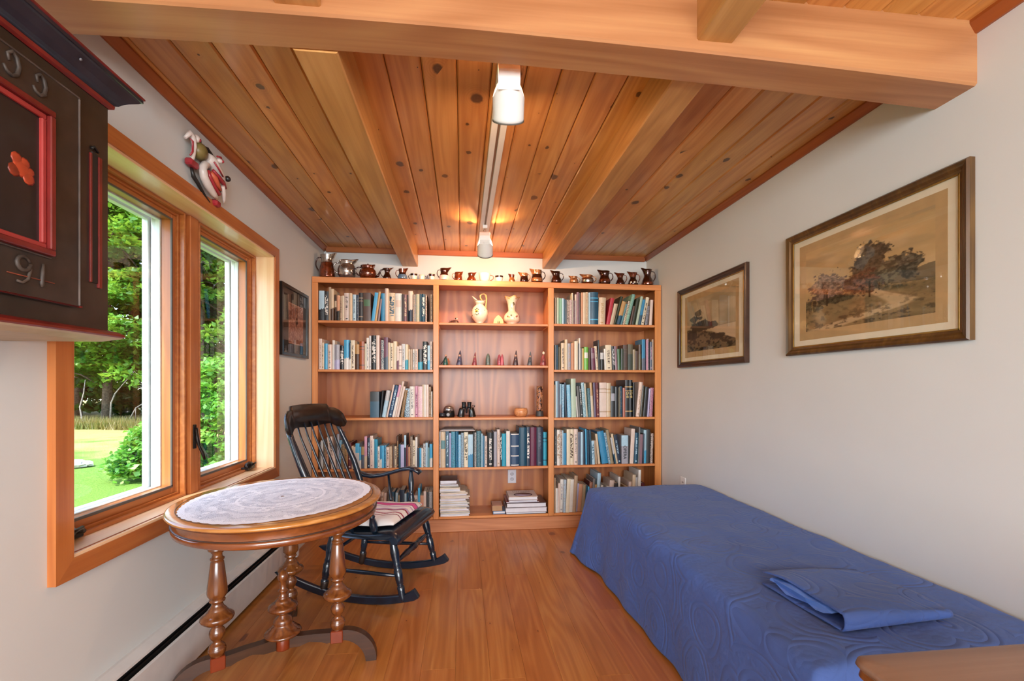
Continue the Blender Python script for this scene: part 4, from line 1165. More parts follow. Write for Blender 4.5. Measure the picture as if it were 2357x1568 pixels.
jug(1084, 20, 18, 'small flared reddish copper jug with pale handle', 1, 'jug', M_COPPER, None, None, waist=0.66, mouth=0.8, extra=M_CERPK)
jug(1114, 26, 17, 'wide cream bowl-shaped mug with soft brown streaks under the spot lamp', -1, 'cup', M_CERAM, None, None, name='cup', spout_len=0, extra=M_CERRED)
jug(1147, 18, 13, 'tiny cream cup without handle, brown blotches on rim', 0, 'cup', M_CERAM, None, (0.75, 0.97, M_COPDK), handle=False, name='cup', spout_len=0)
jug(1176, 14, 17, 'tiny brown and cream speckled jug with pale loop handle', -1, 'jug', M_COPLT, M_COPPER, None, extra=M_CERAM)
jug(1204, 19, 21, 'small copper jug with thin upturned spout facing the window', -1, 'jug', M_COPDK, M_COPLT, None, waist=0.82, spout_len=0.75)
jug(1233, 26, 29, 'large copper jug with two light copper bands', -1, 'jug', M_COPDK, M_COPLT, (0.16, 0.40, M_COPLT), waist=0.80, spout_len=0.55, extra=M_COPDK)
jug(1277, 24, 27, 'dark glossy jug with fluted neck beneath the bed-side joist', -1, 'jug', M_COPDK, None, None, waist=0.66, mouth=0.75, spout_len=0.6)
jug(1317, 20, 16, 'small gold-brown jug with mottled pattern', -1, 'pot', M_COPLT, None, (0.05, 0.2, M_COPDK), spout_len=0.5)
jug(1348, 28, 20, 'squat silvery brown jug with raised pattern and wide handle', -1, 'pot', M_COPPER, M_COPLT, (0.25, 0.55, M_SILVER), spout_len=0.5)
jug(1387, 27, 31, 'big round dark copper jug, third from the bed wall but one', -1, 'jug', M_COPDK, None, (0.22, 0.42, M_COPPER), waist=0.72, mouth=0.9)
jug(1423, 21, 26, 'slender copper jug with leaf-cut lip and thin curled handle', -1, 'slim', M_COPDK, M_COPPER, None, mouth=1.0)
j = jug(1452, 23, 29, 'copper jug with a row of three white flowers round its belly', -1, 'slim', M_COPDK, M_COPPER, None, mouth=0.9)
dots(j, 23 * 0.0035 / 2 * 1.0, 0.028, M_CERAM, 3, 0.0095, -2.3, -0.85)
jug(1485, 27, 38, 'tallest dark copper jug at the bed wall end with frilled lip', -1, 'slim', M_COPDK, None, (0.10, 0.24, M_COPPER), mouth=0.85, waist=0.6)

# ------------------------------------------------------------------ things in the top middle niche
S0 = SH['M'][0]
def mx(px, y=3.64):
    a = (px - 1178.5) / 1040.0
    rx, ry = math.sin(PSI) + a * math.cos(PSI), math.cos(PSI) - a * math.sin(PSI)
    return rx / ry * y
ew = thing('pitcher', 'white ceramic pitcher with yellow flower, pinched spout and looped ochre handle', 'pitcher', (mx(1104, 3.66), 3.66, S0 + 0.0005))
prof = [(0.030, 0), (0.034, 0.004), (0.026, 0.012), (0.040, 0.026), (0.060, 0.052), (0.068, 0.085), (0.066, 0.112), (0.052, 0.138), (0.036, 0.152), (0.030, 0.160), (0.034, 0.172), (0.040, 0.184)]
seg = 26; rings = []
for r, z in prof:
    rings.append([(r * math.cos(2 * PI * k / seg), r * math.sin(2 * PI * k / seg), z) for k in range(seg)])
for f in (0.5, 1.0):
    rg = []
    for k in range(seg):
        a = 2 * PI * k / seg; sp = max(0, -math.cos(a)) ** 4; bk = max(0, math.cos(a)) ** 2
        r = 0.040 + 0.012 * f * (1 - sp)
        rg.append((-r * 1.0 * max(0, -math.cos(a)) - 0.030 * sp * f + r * max(0, math.cos(a)), (r * (1 - 0.3 * sp)) * math.sin(a), 0.184 + f * (0.004 + 0.048 * sp + 0.012 * bk)))
    rings.append(rg)
m = MB().loft(rings, True, False); m.loft([[(x * .9, y * .9, z) for x, y, z in rings[-1]], [(x * .85, y * .85, z - 0.02) for x, y, z in rings[-2]], [(x * .5, y * .5, 0.165) for x, y, z in rings[0]]], True, True)
m.build('body', M_CERAM, ew)
MB().tube([(0.020, 0, 0.198), (0.006, 0, 0.215), (0.004, 0, 0.232), (0.016, 0, 0.247), (0.036, 0, 0.250), (0.050, 0, 0.238), (0.056, 0, 0.212), (0.053, 0, 0.180), (0.050, 0, 0.150), (0.056, 0, 0.132)], [0.005, 0.006, 0.006, 0.006, 0.0065, 0.0065, 0.006, 0.0055, 0.006, 0.004], 8).build('handle', plain('ochre_handle', 'dcae6a', 0.25, coat=0.4), ew)
def stuck(par, Rf, ang, z, r, mat, name, sz=1.0, th=0.002, n=9):
    R_ = Rf
    M = Matrix.Translation((R_ * math.cos(ang), R_ * math.sin(ang), z)) @ Matrix.Rotation(ang, 4, 'Z') @ Matrix.Rotation(PI / 2, 4, 'Y')
    return MB().lathe([(r, 0), (r * 0.85, th), (0.0004, th * 1.3)], n, M=M, sx=sz).build(name, mat, par)
A0 = -1.95
stuck(ew, 0.0635, A0, 0.096, 0.017, M_CERYE, 'flower', 1.0, 0.003, 12)
stuck(ew, 0.0665, A0, 0.096, 0.007, M_CERGR, 'flower_centre', 1.0, 0.003)
for k in range(8):
    a = 2 * PI * k / 8
    stuck(ew, 0.0642, A0 + 0.30 * math.cos(a), 0.096 + 0.024 * math.sin(a), 0.006, M_CERGR, 'leaf')
for k in range(5):
    stuck(ew, 0.064 - 0.004 * k * 0.5, -0.95 + 0.05 * k, 0.108 - 0.012 * k, 0.0045, M_CERGR, 'leaf')
for k in range(4):
    stuck(ew, 0.0635, -2.75, 0.112 - 0.014 * k, 0.005, M_CERGR, 'leaf')
vs_ = thing('vase', 'cream and peach footed vase with flared wavy rim beside the pitcher', 'vase', (mx(1178, 3.66), 3.66, S0 + 0.0005))
prof = [(0.044, 0), (0.046, 0.004), (0.040, 0.014), (0.056, 0.024), (0.066, 0.034), (0.068, 0.052), (0.062, 0.076), (0.048, 0.096), (0.034, 0.108), (0.030, 0.116), (0.031, 0.14), (0.034, 0.168), (0.040, 0.190), (0.048, 0.207)]
rings = [[(r * math.cos(2 * PI * k / 32), r * math.sin(2 * PI * k / 32), z) for k in range(32)] for r, z in prof]
rim = [[((0.056 + d_ + 0.006 * math.cos(5 * a)) * math.cos(a), (0.056 + d_ + 0.006 * math.cos(5 * a)) * math.sin(a), z_ + 0.007 * math.cos(5 * a + 0.6)) for a in [2 * PI * k / 32 for k in range(32)]] for d_, z_ in ((0, 0.218), (0.006, 0.224))]
MB().loft(rings + rim[:1], True, False).build('body', plain('vase_glaze', 'e8d0b4', 0.25, noise=0.08, coat=0.4), vs_)
MB().loft([rim[0], rim[1], [(x * 0.93, y * 0.93, z) for x, y, z in rim[1]], [(x * .9, y * .9, z - 0.008) for x, y, z in rim[0]]], True, False).build('rim', plain('ochre_rim', 'd09850', 0.3, coat=0.4), vs_)
for a, z, mt in ((-2.2, 0.062, M_CERRED), (-2.0, 0.056, M_CERYE), (-1.75, 0.07, M_CERGR), (-1.1, 0.060, M_CERRED), (-0.95, 0.066, M_CERRED), (-1.4, 0.05, M_CERPK)):
    stuck(vs_, 0.0655 if z < .066 else 0.0635, a, z, 0.0075, mt, 'painted_flower')
for a, z, r in ((-1.3, 0.176, 0.008), (-1.15, 0.166, 0.007), (-1.25, 0.160, 0.005), (-1.7, 0.135, 0.003)):
    stuck(vs_, 0.0355 if z > .15 else 0.031, a, z, r, M_CERGR, 'painted_leaf')
pq = thing('plaque', 'small cream pointed ceramic plaque with two tiny painted figures', 'plaque', (mx(1147.5, 3.63), 3.63, S0 + 0.0005), 0, rot=(-0.12, 0, 0))
poly = [(-0.040, 0), (-0.040, 0.02), (-0.034, 0.042), (-0.018, 0.064), (0, 0.078), (0.018, 0.064), (0.034, 0.042), (0.040, 0.02), (0.040, 0)]
MB().prism(poly, 0, 0.008).build('slab', plain('plaque_glaze', 'dcc890', 0.35, coat=0.3), pq)
for dx, h in ((-0.004, 0.030), (0.007, 0.028)):
    MB().prism([(dx - 0.004, 0.008), (dx + 0.005, 0.008), (dx + 0.002, h), (dx - 0.002, h)], -0.001, 0.0).build('painted_figure', M_CERGR, pq)
hg = thing('shell_ornament', 'low dark brown shell-like ornament with pale knob, alone at the window side of its niche', 'ornament', (mx(1044, 3.62), 3.62, S0 + 0.0005))
m = MB(); rings = []
for i in range(13):
    u = i / 12; r = 0.026 * (math.sin(PI * (0.06 + 0.86 * u)) ** 0.6) * (0.6 + 0.45 * u)
    rings.append([(-0.042 + 0.084 * u, r * 1.1 * math.cos(a), max(0.0, r * 1.25 * math.sin(a)) if math.sin(a) > 0 else 0.0) for a in [2 * PI * k / 16 for k in range(16)]])
m.loft(rings).build('shell', plain('ornament_brown', '6a4038', 0.35, noise=0.25), hg)
for i in range(6):
    x = -0.03 + 0.012 * i
    MB().tube([(x, -0.02, 0.006), (x + 0.002, -0.012, 0.022), (x + 0.003, 0, 0.030)], 0.0012, 5).build('ridge', M_COPDK, hg)
MB().sphere((0.026, -0.010, 0.036), 0.007, 10, 6).build('knob', M_CERAM, hg)
MB().sphere((0.018, 0.0, 0.040), 0.007, 10, 6).build('crest', M_SLOT, hg)

# ------------------------------------------------------------------ eight figurines on the second shelf
S1 = SH['M'][1]
def figurine(px, h, w, robe, label, style='cone', head=None, x2=None):
    H = h * 0.0035 + 0.006; R = w * 0.0035 / 2
    t_ = thing('figurine', label, 'figurine', (mx(px, 3.63), 3.63, S1 + 0.0005), 0, 'little robed figurines on the second middle shelf')
    rm = plain('robe_' + robe, robe, 0.35, noise=0.2, coat=0.3)
    seg = 12
    if style == 'cone':
        prof = [(1.0, 0), (1.02, 0.06), (0.82, 0.25), (0.62, 0.48), (0.46, 0.62), (0.36, 0.78), (0.20, 0.92), (0.03, 1.0)]
    elif style == 'broad':
        prof = [(0.85, 0), (0.95, 0.06), (0.90, 0.3), (0.85, 0.55), (0.72, 0.75), (0.45, 0.92), (0.1, 1.0)]
    else:
        prof = [(0.95, 0), (1.0, 0.08), (0.85, 0.3), (0.62, 0.55), (0.40, 0.66), (0.24, 0.72), (0.12, 0.75)]
    rings = []
    for r, z in prof:
        rings.append([(R * r * math.cos(a) * (1 + 0.10 * math.sin(3 * a)) + R * 0.35 * z * (1 if style == 'cone' else 0.2), R * 0.8 * r * math.sin(a) * (1 + 0.08 * math.cos(4 * a)), z * H) for a in [2 * PI * k / seg for k in range(seg)]])
    MB().loft(rings).build('robe', rm, t_)
    # face under the hood, folded hands and feet
    fm = plain('figure_face', 'c89c84', 0.5)
    hz = 0.64 if style != 'round' else 0.86
    hr = R * 0.34 if style != 'round' else R * 0.42
    MB().sphere((R * 0.15, -R * 0.30 if style != 'round' else 0, H * hz), hr, 10, 7, sz=1.15).build('head', head or fm, t_)
    MB().sphere((R * 0.05, -R * 0.72, H * 0.38), R * 0.16, 8, 5).build('hands', fm, t_)
    MB().sphere((R * 0.08, -R * 0.72, 0.003), R * 0.22, 8, 5, sz=0.5).build('feet', fm, t_)
    MB().tube([(R * 0.05 - R * 0.5, -R * 0.62, H * 0.22), (0, -R * 0.76, H * 0.30), (R * 0.5, -R * 0.60, H * 0.22)], R * 0.06, 5).build('sash', M_SLOT, t_)
    return t_
f = figurine(1025, 24, 12, '2c6058', 'green-coated figurine carrying a dark pole, at the window end of its row', 'round')
MB().tube([(0.012, -0.006, 0.070), (-0.006, -0.010, 0.050), (-0.034, -0.012, 0.006)], 0.0032, 6).build('pole', M_SLOT, f)
MB().tube([(0.020, 0, 0.055), (0.030, 0, 0.03), (0.026, 0, 0.004)], [0.005, 0.007, 0.004], 6).build('cloak_edge', plain('cloak_orange', 'a85c30', 0.5), f)
figurine(1057, 33, 14, '50526a', 'slate-blue hooded figurine with tall bent peak, second from the window side', 'cone')
figurine(1092, 29, 11, '8a4048', 'dusky red robed figurine with twin-peaked hood', 'cone')
figurine(1123, 26, 12, '607068', 'grey-green robed figurine with short blunt hood, beside the pink pair', 'broad')
f = figurine(1149, 24, 10, 'a04858', 'rose red pair of little robed figures standing joined together', 'broad')
f2 = MB().loft([[(0.024 + 0.016 * r * math.cos(a), 0.013 * r * math.sin(a), z * 0.094) for a in [2 * PI * k / 10 for k in range(10)]] for r, z in ((1.0, 0), (1.05, 0.06), (0.8, 0.4), (0.62, 0.72), (0.4, 0.9), (0.08, 1.0))]).build('second_robe', plain('robe_pink', 'b85c68', 0.35, noise=0.15), f)
figurine(1186, 34, 13, '4c3c40', 'dark plum hooded figurine, tallest of the eight', 'cone')
figurine(1219, 32, 12, '585c60', 'charcoal grey hooded figurine with slender peak', 'cone')
figurine(1250, 33, 15, '9c4c4c', 'brick red gowned figurine with white-haired round head at the bed end', 'round', head=M_CERAM)

# ------------------------------------------------------------------ third middle shelf: dome object, binoculars, bowl, carved tube
S2 = SH['M'][2]
dm = thing('dome_ornament', 'squat black desk gadget with a brushed silver dome beside the binoculars', 'gadget', (mx(1033, 3.64), 3.64, S2 + 0.0005))
MB().lathe([(0.044, 0), (0.047, 0.004), (0.046, 0.030), (0.043, 0.048)], 24).build('base', M_DARKM, dm)
MB().lathe([(0.042, 0.048), (0.042, 0.062), (0.036, 0.078), (0.024, 0.088), (0.001, 0.092)], 24).build('dome', plain('brushed_silver', 'b4b0ae', 0.28, 0.85, noise=0.05), dm)
MB().tube([(0.0415 * math.cos(a), -0.0425 * math.sin(a) , 0.046 + 0.046 * math.sin(a) * 0) for a in [0.1, 0.4]], 0.001, 5).tube([(0.012, -0.041, 0.05), (0.012, -0.038, 0.068), (0.010, -0.024, 0.087)], 0.002, 6).build('seam', M_SLOT, dm)
MB().lathe([(0.014, 0), (0.0145, 0.004), (0.010, 0.006)], 12, M=Matrix.Translation((-0.004, -0.045, 0.022)) @ Matrix.Rotation(PI / 2, 4, 'X')).build('dial', plain('dial_grey', '8c8a88', 0.4), dm)
pc = thing('pouch', 'small glossy black pouch lying in the corner before the silver-domed gadget', 'pouch', (mx(1018, 3.60), 3.60, S2 + 0.0005))
MB().loft([[(x, 0.022 * s * math.cos(a), 0.019 + 0.019 * s * math.sin(a)) for a in [2 * PI * k / 14 for k in range(14)]] for x, s in ((-0.028, 0.55), (-0.024, 0.9), (0.0, 1.0), (0.020, 0.95), (0.027, 0.6))]).build('body', plain('black_leather', '10141c', 0.3, coat=0.4), pc)
MB().tube([(-0.02, -0.018, 0.030), (0.0, -0.021, 0.033), (0.02, -0.018, 0.030)], 0.0015, 6).build('flap_edge', plain('slate_sheen', '4a5870', 0.3), pc)
bn = thing('binoculars', 'black binoculars standing upright on their wide lenses', 'binoculars', (mx(1074, 3.64), 3.64, S2 + 0.001))
for s in (-1, 1):
    bl = MB().turned((s * 0.046, 0, 0.0), (s * 0.036, 0, 0.070), [(0, 0.030), (0.06, 0.031), (0.12, 0.029), (0.6, 0.025), (0.85, 0.024), (1.0, 0.020)], 18).build('barrel', M_BLACKF, bn)
    MB().turned((s * 0.022, 0, 0.070), (s * 0.022, 0, 0.118), [(0, 0.017), (0.3, 0.016), (0.5, 0.0145), (0.75, 0.0165), (0.96, 0.0175), (1, 0.014)], 16).build('eyepiece', M_DARKM, bn)
    MB().bbox(min(s * 0.016, s * 0.056), max(s * 0.016, s * 0.056), -0.017, 0.017, 0.052, 0.074, 0.006).build('prism_housing', M_BLACKF, bn)
MB().turned((0, 0, 0.030), (0, 0, 0.080), [(0, 0.006), (0.2, 0.009), (0.7, 0.009), (0.8, 0.012), (1, 0.010)], 12).build('focus_wheel', M_DARKM, bn)
MB().bbox(-0.03, 0.03, -0.006, 0.006, 0.074, 0.084, 0.003).build('bridge', M_DARKM, bn)
MB().tube([(0.045, -0.01, 0.088), (0.058, -0.018, 0.095), (0.066, -0.012, 0.088), (0.060, -0.004, 0.078), (0.046, 0, 0.078)], 0.003, 6).build('strap', M_BLACKF, bn)
bw_ = thing('bowl', 'small round pale wooden bowl on the third middle shelf', 'bowl', (mx(1199, 3.65), 3.65, S2 + 0.0005))
MB().lathe([(0.034, 0), (0.040, 0.003), (0.054, 0.022), (0.056, 0.040), (0.051, 0.064), (0.047, 0.066), (0.046, 0.060), (0.050, 0.040), (0.046, 0.020), (0.02, 0.010), (0.001, 0.009)], 28).build('bowl_body', wood('bowl_wood', 'b06c40', 'e4ac78', 'X', 0.4, 0.2, ring=0.8, sc=2.5, mid='cc8c5a'), bw_)
ct_ = thing('carved_post', 'upright openwork carved wooden tube on a dark base beside the bowl', 'carving', (mx(1242, 3.65), 3.65, S2 + 0.0005))
t = NT('carved_wood'); v = coords(t, False)
nn = t.noise(t.scale(v, 60, 60, 34), 1.0, 1, 0.5, 0.6)
hole = t.math('GREATER_THAN', nn, 0.53)
M_CARVE = t.done(t.pbr(t.mix(hole, lin4('a86c48'), lin4('2c120a')), 0.45, bump=t.math('SUBTRACT', 1.0, hole), bump_s=0.8, bump_d=0.003))
m = MB(); pr = [(0.026, 0.046), (0.025, 0.06)] + [(0.0245, 0.06 + 0.02 * i) for i in range(1, 9)] + [(0.024, 0.245), (0.018, 0.247), (0.018, 0.23)]
m.lathe(pr, 18); m.build('tube', M_CARVE, ct_)
rq = random.Random(4)
for i in range(16):      # raised vines and leaves round the tube
    a = -PI + rq.uniform(0.2, 2.9); z = 0.07 + 0.165 * i / 16
    MB().tube([(0.0255 * math.cos(a + 0.25 * k - 0.4), 0.0255 * math.sin(a + 0.25 * k - 0.4), z + 0.010 * k + 0.004 * math.sin(k * 2)) for k in range(4)], [0.002, 0.004, 0.0035, 0.001], 6).build('carved_leaf', plain('carve_light', 'b47c54', 0.45), ct_)
MB().lathe([(0.033, 0), (0.034, 0.004), (0.030, 0.038), (0.027, 0.046), (0.001, 0.046)], 20).build('base', plain('base_charcoal', '383634', 0.5), ct_)

# ------------------------------------------------------------------ OVAL TABLE
TC = (-0.724, 1.927)
tb_ = thing('oval_table', 'walnut oval pedestal table with three turned legs in front of the window', 'table', (TC[0], TC[1], 0))
TO = Vector((-0.717 - TC[0], 1.904 - TC[1], 0)); TA, TB_, TR = 0.408, 0.377, math.radians(-71.8)
def oval(r, z, n=72, da=0.0):
    out = []
    for k in range(n):
        a = 2 * PI * k / n
        x = (TA + r) * math.cos(a); y = (TB_ + r) * math.sin(a)
        out.append((TO.x + x * math.cos(TR) - y * math.sin(TR), TO.y + x * math.sin(TR) + y * math.cos(TR), z))
    return out
ZTP = 0.700
m = MB()
m.loft([oval(-0.0, ZTP - 0.014), oval(0.003, ZTP - 0.009), oval(0.0, ZTP - 0.003), oval(-0.006, ZTP - 0.0005), oval(-0.040, ZTP), oval(-0.2, ZTP)], True, True)
# plain top field and inlaid line
m.build('tabletop', M_TTOP, tb_)
MB().loft([oval(-0.030, ZTP + 0.0002), oval(-0.0315, ZTP + 0.0006), oval(-0.033, ZTP + 0.0002)], True, False).build('inlay_line', M_TDARK, tb_)
MB().loft([oval(0.0, ZTP - 0.014), oval(-0.004, ZTP - 0.018), oval(-0.014, ZTP - 0.021), oval(-0.018, ZTP - 0.026), oval(-0.018, ZTP - 0.048)], True, False).build('rim_moulding', M_TABLE, tb_)
MB().loft([oval(-0.018, ZTP - 0.048), oval(-0.014, ZTP - 0.050), oval(-0.016, ZTP - 0.053), oval(-0.020, ZTP - 0.054)], True, False).build('apron_bead', M_TDARK, tb_)
MB().loft([oval(-0.020, ZTP - 0.054), oval(-0.015, ZTP - 0.058), oval(-0.018, ZTP - 0.074), oval(-0.024, ZTP - 0.078), oval(-0.05, ZTP - 0.078)], True, False).build('apron', M_TABLE, tb_)
MB().loft([oval(-0.045, ZTP - 0.078), oval(-0.045, ZTP - 0.02)], True, True).build('underframe', M_TDARK, tb_)
def cam_to_world(a, d):
    return Vector((d * math.sin(PSI) + a * math.cos(PSI), d * math.cos(PSI) - a * math.sin(PSI), 0))
legs = [cam_to_world(-1.1025, 1.69), cam_to_world(-0.7238, 1.875), cam_to_world(-1.0435, 2.13)]
LEGP = [(0.0215, 0.137), (0.0235, 0.143), (0.029, 0.152), (0.030, 0.162), (0.029, 0.168), (0.0255, 0.171), (0.0265, 0.176), (0.0215, 0.182), (0.014, 0.190), (0.0145, 0.195), (0.020, 0.202), (0.026, 0.214), (0.0272, 0.224), (0.025, 0.234),
        (0.018, 0.244), (0.0165, 0.249), (0.020, 0.254), (0.040, 0.262), (0.0525, 0.272), (0.0565, 0.281), (0.055, 0.288), (0.046, 0.295), (0.037, 0.300), (0.036, 0.305), (0.031, 0.308), (0.0305, 0.313), (0.0225, 0.322),
        (0.0185, 0.332), (0.018, 0.338), (0.026, 0.342), (0.027, 0.347), (0.023, 0.351), (0.026, 0.356), (0.0325, 0.366), (0.034, 0.376), (0.0325, 0.40), (0.022, 0.488), (0.0195, 0.494), (0.0235, 0.498), (0.0235, 0.503),
        (0.0175, 0.508), (0.0165, 0.520), (0.021, 0.525), (0.020, 0.529), (0.030, 0.533), (0.031, 0.538), (0.0275, 0.543), (0.028, 0.622)]
Cc = Vector((TC[0], TC[1], 0))
for i, L in enumerate(legs):
    p = L - Cc
    MB().lathe(LEGP, 28).build('leg', M_TLEG, tb_, (p.x, p.y, 0))
    d = p.normalized(); ang = math.atan2(d.y, d.x)
    MB().bbox(-0.024, 0.024, -0.024, 0.024, 0.088, 0.139, 0.003).build('leg_block', M_TBLOCK, tb_, (p.x, p.y, 0), (0, 0, ang))
    # stretcher from the hub to the block: shaped underside
    Ls = p.length
    poly = [(0.03, 0.136), (Ls * 0.35, 0.132), (Ls * 0.6, 0.134), (Ls - 0.02, 0.132), (Ls - 0.02, 0.094), (Ls * 0.82, 0.090), (Ls * 0.72, 0.098), (Ls * 0.5, 0.105), (Ls * 0.32, 0.090), (0.03, 0.088)]
    MB().prism(poly, -0.019, 0.019).build('stretcher', M_TDARK, tb_, (0, 0, 0), (0, 0, ang))
    # scrolled foot: arc from the block outwards and down
    rings = []
    for k in range(13):
        u = k / 12
        th = PI / 2 * 1.12 * u
        R1 = 0.118
        cx_ = 0.02; cz_ = 0.118 - R1
        xr = cx_ + (R1 * 0.98) * math.sin(th); zr = cz_ + R1 * math.cos(th)
        nx, nz = math.sin(th), math.cos(th)
        w = 0.020 + 0.004 * math.sin(PI * u)
        zz0 = zr + nz * w; zz1 = zr - nz * w
        xx0 = xr + nx * w; xx1 = xr - nx * w
        y = 0.018
        rings.append([(xx0, -y, max(0.0, zz0)), (xx0, y, max(0.0, zz0)), (xx1, y, max(0.0, zz1)), (xx1, -y, max(0.0, zz1))])
    if i == 0:
        ang -= 0.25
    MB().loft(rings, True, True, False).build('foot', M_TDARK, tb_, (p.x, p.y, 0), (0, 0, ang))
# hub with its turned finial
MB().lathe([(0.028, 0.080), (0.029, 0.084), (0.029, 0.136), (0.028, 0.138)], 20).build('hub', M_TBLOCK, tb_)
MB().lathe([(0.028, 0.136), (0.066, 0.140), (0.070, 0.146), (0.066, 0.152), (0.054, 0.158), (0.053, 0.163), (0.044, 0.168), (0.043, 0.173), (0.035, 0.178), (0.0345, 0.186), (0.036, 0.192), (0.031, 0.204), (0.018, 0.212),
            (0.016, 0.220), (0.022, 0.226), (0.046, 0.236), (0.056, 0.246), (0.0555, 0.254), (0.044, 0.263), (0.030, 0.270), (0.030, 0.275), (0.022, 0.282), (0.016, 0.288), (0.018, 0.293), (0.013, 0.299),
            (0.012, 0.308), (0.019, 0.314), (0.018, 0.318), (0.012, 0.323), (0.0115, 0.350), (0.015, 0.354), (0.020, 0.366), (0.020, 0.376), (0.013, 0.390), (0.004, 0.397), (0.0005, 0.398)], 28).build('finial', M_TLEG, tb_)

# lace doily
t = NT('lace'); tc = t.n('TexCoord'); v = tc.outputs['Object']
vs2 = t.scale(v, 1 / 0.36, 1 / 0.325, 1)
rv = t.vec('LENGTH', vs2)
sp = t.n('SeparateXYZ'); t.l(vs2, sp.inputs[0])
ang = t.math('ARCTAN2', sp.outputs[1], sp.outputs[0])
vo = t.n('TexVoronoi', feature='DISTANCE_TO_EDGE'); t.l(v, vo.inputs['Vector']); vo.inputs['Scale'].default_value = 210
ho = t.math('GREATER_THAN', vo.outputs[0], 0.26)
# crocheted flowers: petals round voronoi centres
fl = t.n('TexVoronoi'); t.l(v, fl.inputs['Vector']); fl.inputs['Scale'].default_value = 17
df = t.vec('SUBTRACT', t.scale(v, 17, 17, 17), t.vec('MULTIPLY', fl.outputs['Position'], (17, 17, 17)) if False else fl.outputs['Position'])
flower = t.math('LESS_THAN', fl.outputs['Distance'], 0.36)
fln = t.math('GREATER_THAN', t.noise(v, 55, 2, 0.6), 0.47)
swirl = t.math('GREATER_THAN', t.math('SINE', t.math('ADD', t.math('MULTIPLY', rv, 34.0), t.math('MULTIPLY', t.noise(v, 11, 2), 16.0))), -0.2)
ringl = t.math('COMPARE', rv, 0.47, 0.016)
ring2 = t.math('COMPARE', rv, 0.50, 0.006)
edge = t.math('GREATER_THAN', rv, 0.94)
solid = t.math('ADD', t.math('ADD', t.math('MULTIPLY', flower, fln), t.math('MULTIPLY', swirl, 0.5)), t.math('ADD', ringl, edge), clamp=True)
hole = t.math('MULTIPLY', ho, t.math('MULTIPLY_ADD', solid, -0.75, 0.80))
hole = t.math('MULTIPLY', hole, 0.62, clamp=True)
ds = t.pbr(t.mix(solid, lin4('dadce2'), lin4('f6f6f8')), 0.85, bump=t.math('ADD', solid, t.math('MULTIPLY', vo.outputs[0], -2.0)), bump_s=0.6, bump_d=0.0015, spec=0.1)
tr = t.n('BsdfTransparent'); mxs = t.n('MixShader'); t.l(hole, mxs.inputs[0]); t.l(ds, mxs.inputs[1]); t.l(tr.outputs[0], mxs.inputs[2])
M_LACE = t.done(mxs.outputs[0])
m = MB(); rings = []; nd = 216
for r in (0.02, 0.25, 0.5, 0.75, 0.93, 1.0):
    rg = []
    for k in range(nd):
        a = 2 * PI * k / nd
        sc_ = 1.0 + (0.011 * abs(math.sin(a * 27)) + 0.010 * math.sin(a * 3 + 1) + 0.006 * math.sin(a * 7) if r == 1.0 else 0)
        rg.append((0.362 * r * sc_ * math.cos(a), 0.327 * r * sc_ * math.sin(a), 0.0016 + (0.0004 * math.sin(a * 27) if r == 1.0 else 0)))
    rings.append(rg)
m.loft(rings, True, False)
dl = m.build('lace_doily', M_LACE, None, (-0.7186, 1.908, ZTP), (0, 0, math.radians(-99.8)), fix=True)
tag(dl, 'white oval crocheted lace doily covering most of the table top', 'doily')

# ------------------------------------------------------------------ ROCKING CHAIR (local x = forwards)
TH = math.radians(-16)
rc = thing('rocking_chair', 'black spindle-back rocking chair with scrolled arms, worn at its rear feet', 'chair', (-0.44, 2.665, 0), TH)
def arc_z(lx):
    return (lx + 0.05) ** 2 / 2.25
for s in (-1, 1):
    top = []; rings = []
    for i in range(33):
        lx = -0.545 + 0.845 * i / 32
        y = s * (0.205 + (0.245 - 0.205) * (lx + 0.545) / 0.845)
        z0 = arc_z(lx)
        h = 0.040
        if lx > 0.235: h = 0.040 + 0.020 * min(1, (lx - 0.235) / 0.03)
        if lx > 0.285: h = 0.050 * max(0.35, (0.300 - lx) / 0.015)
        if lx < -0.50: h = 0.040 * max(0.3, (lx + 0.56) / 0.06)
        lift = 0.0
        if lx > 0.285 or lx < -0.53: lift = 0.008
        w = 0.013
        rings.append([(lx, y - w, z0 + lift + 0.003), (lx, y - w + 0.003, z0 + lift), (lx, y + w - 0.003, z0 + lift), (lx, y + w, z0 + lift + 0.003), (lx, y + w, z0 + h - 0.004), (lx, y + w - 0.004, z0 + h), (lx, y - w + 0.004, z0 + h), (lx, y - w, z0 + h - 0.004)])
    MB().loft(rings, True, True, False).build('rocker', M_BLACKP, rc)
FL = [(0, 0.010), (0.03, 0.015), (0.08, 0.0175), (0.16, 0.018), (0.235, 0.0195), (0.25, 0.015), (0.262, 0.0135), (0.275, 0.018), (0.29, 0.0155), (0.305, 0.0185), (0.36, 0.0205), (0.50, 0.0215), (0.515, 0.017), (0.53, 0.020), (0.545, 0.0165), (0.56, 0.0205), (0.60, 0.0165), (0.70, 0.0215), (0.78, 0.0235), (0.90, 0.0185), (1.0, 0.015)]
for s in (-1, 1):
    MB().turned((0.215, s * 0.246, 0.034), (0.145, s * 0.225, 0.350), FL, 14).build('leg', M_BLACKP, rc)
    lg = MB().turned((-0.262, s * 0.213, 0.020), (-0.205, s * 0.200, 0.350), FL, 14).build('leg', M_BLACKP, rc)
    MB().turned((-0.262 + 0.001, s * 0.213, 0.022), (-0.246, s * 0.2095, 0.095), [(0, 0.0165), (0.15, 0.0195), (0.9, 0.0205), (1, 0.019)], 14).build('worn_foot', M_WORN, lg)
    MB().turned((-0.238, s * 0.208, 0.160), (0.190, s * 0.239, 0.162), [(0, 0.007), (0.3, 0.010), (0.5, 0.0115), (0.7, 0.010), (1, 0.007)], 10).build('stretcher', M_BLACKP, rc)
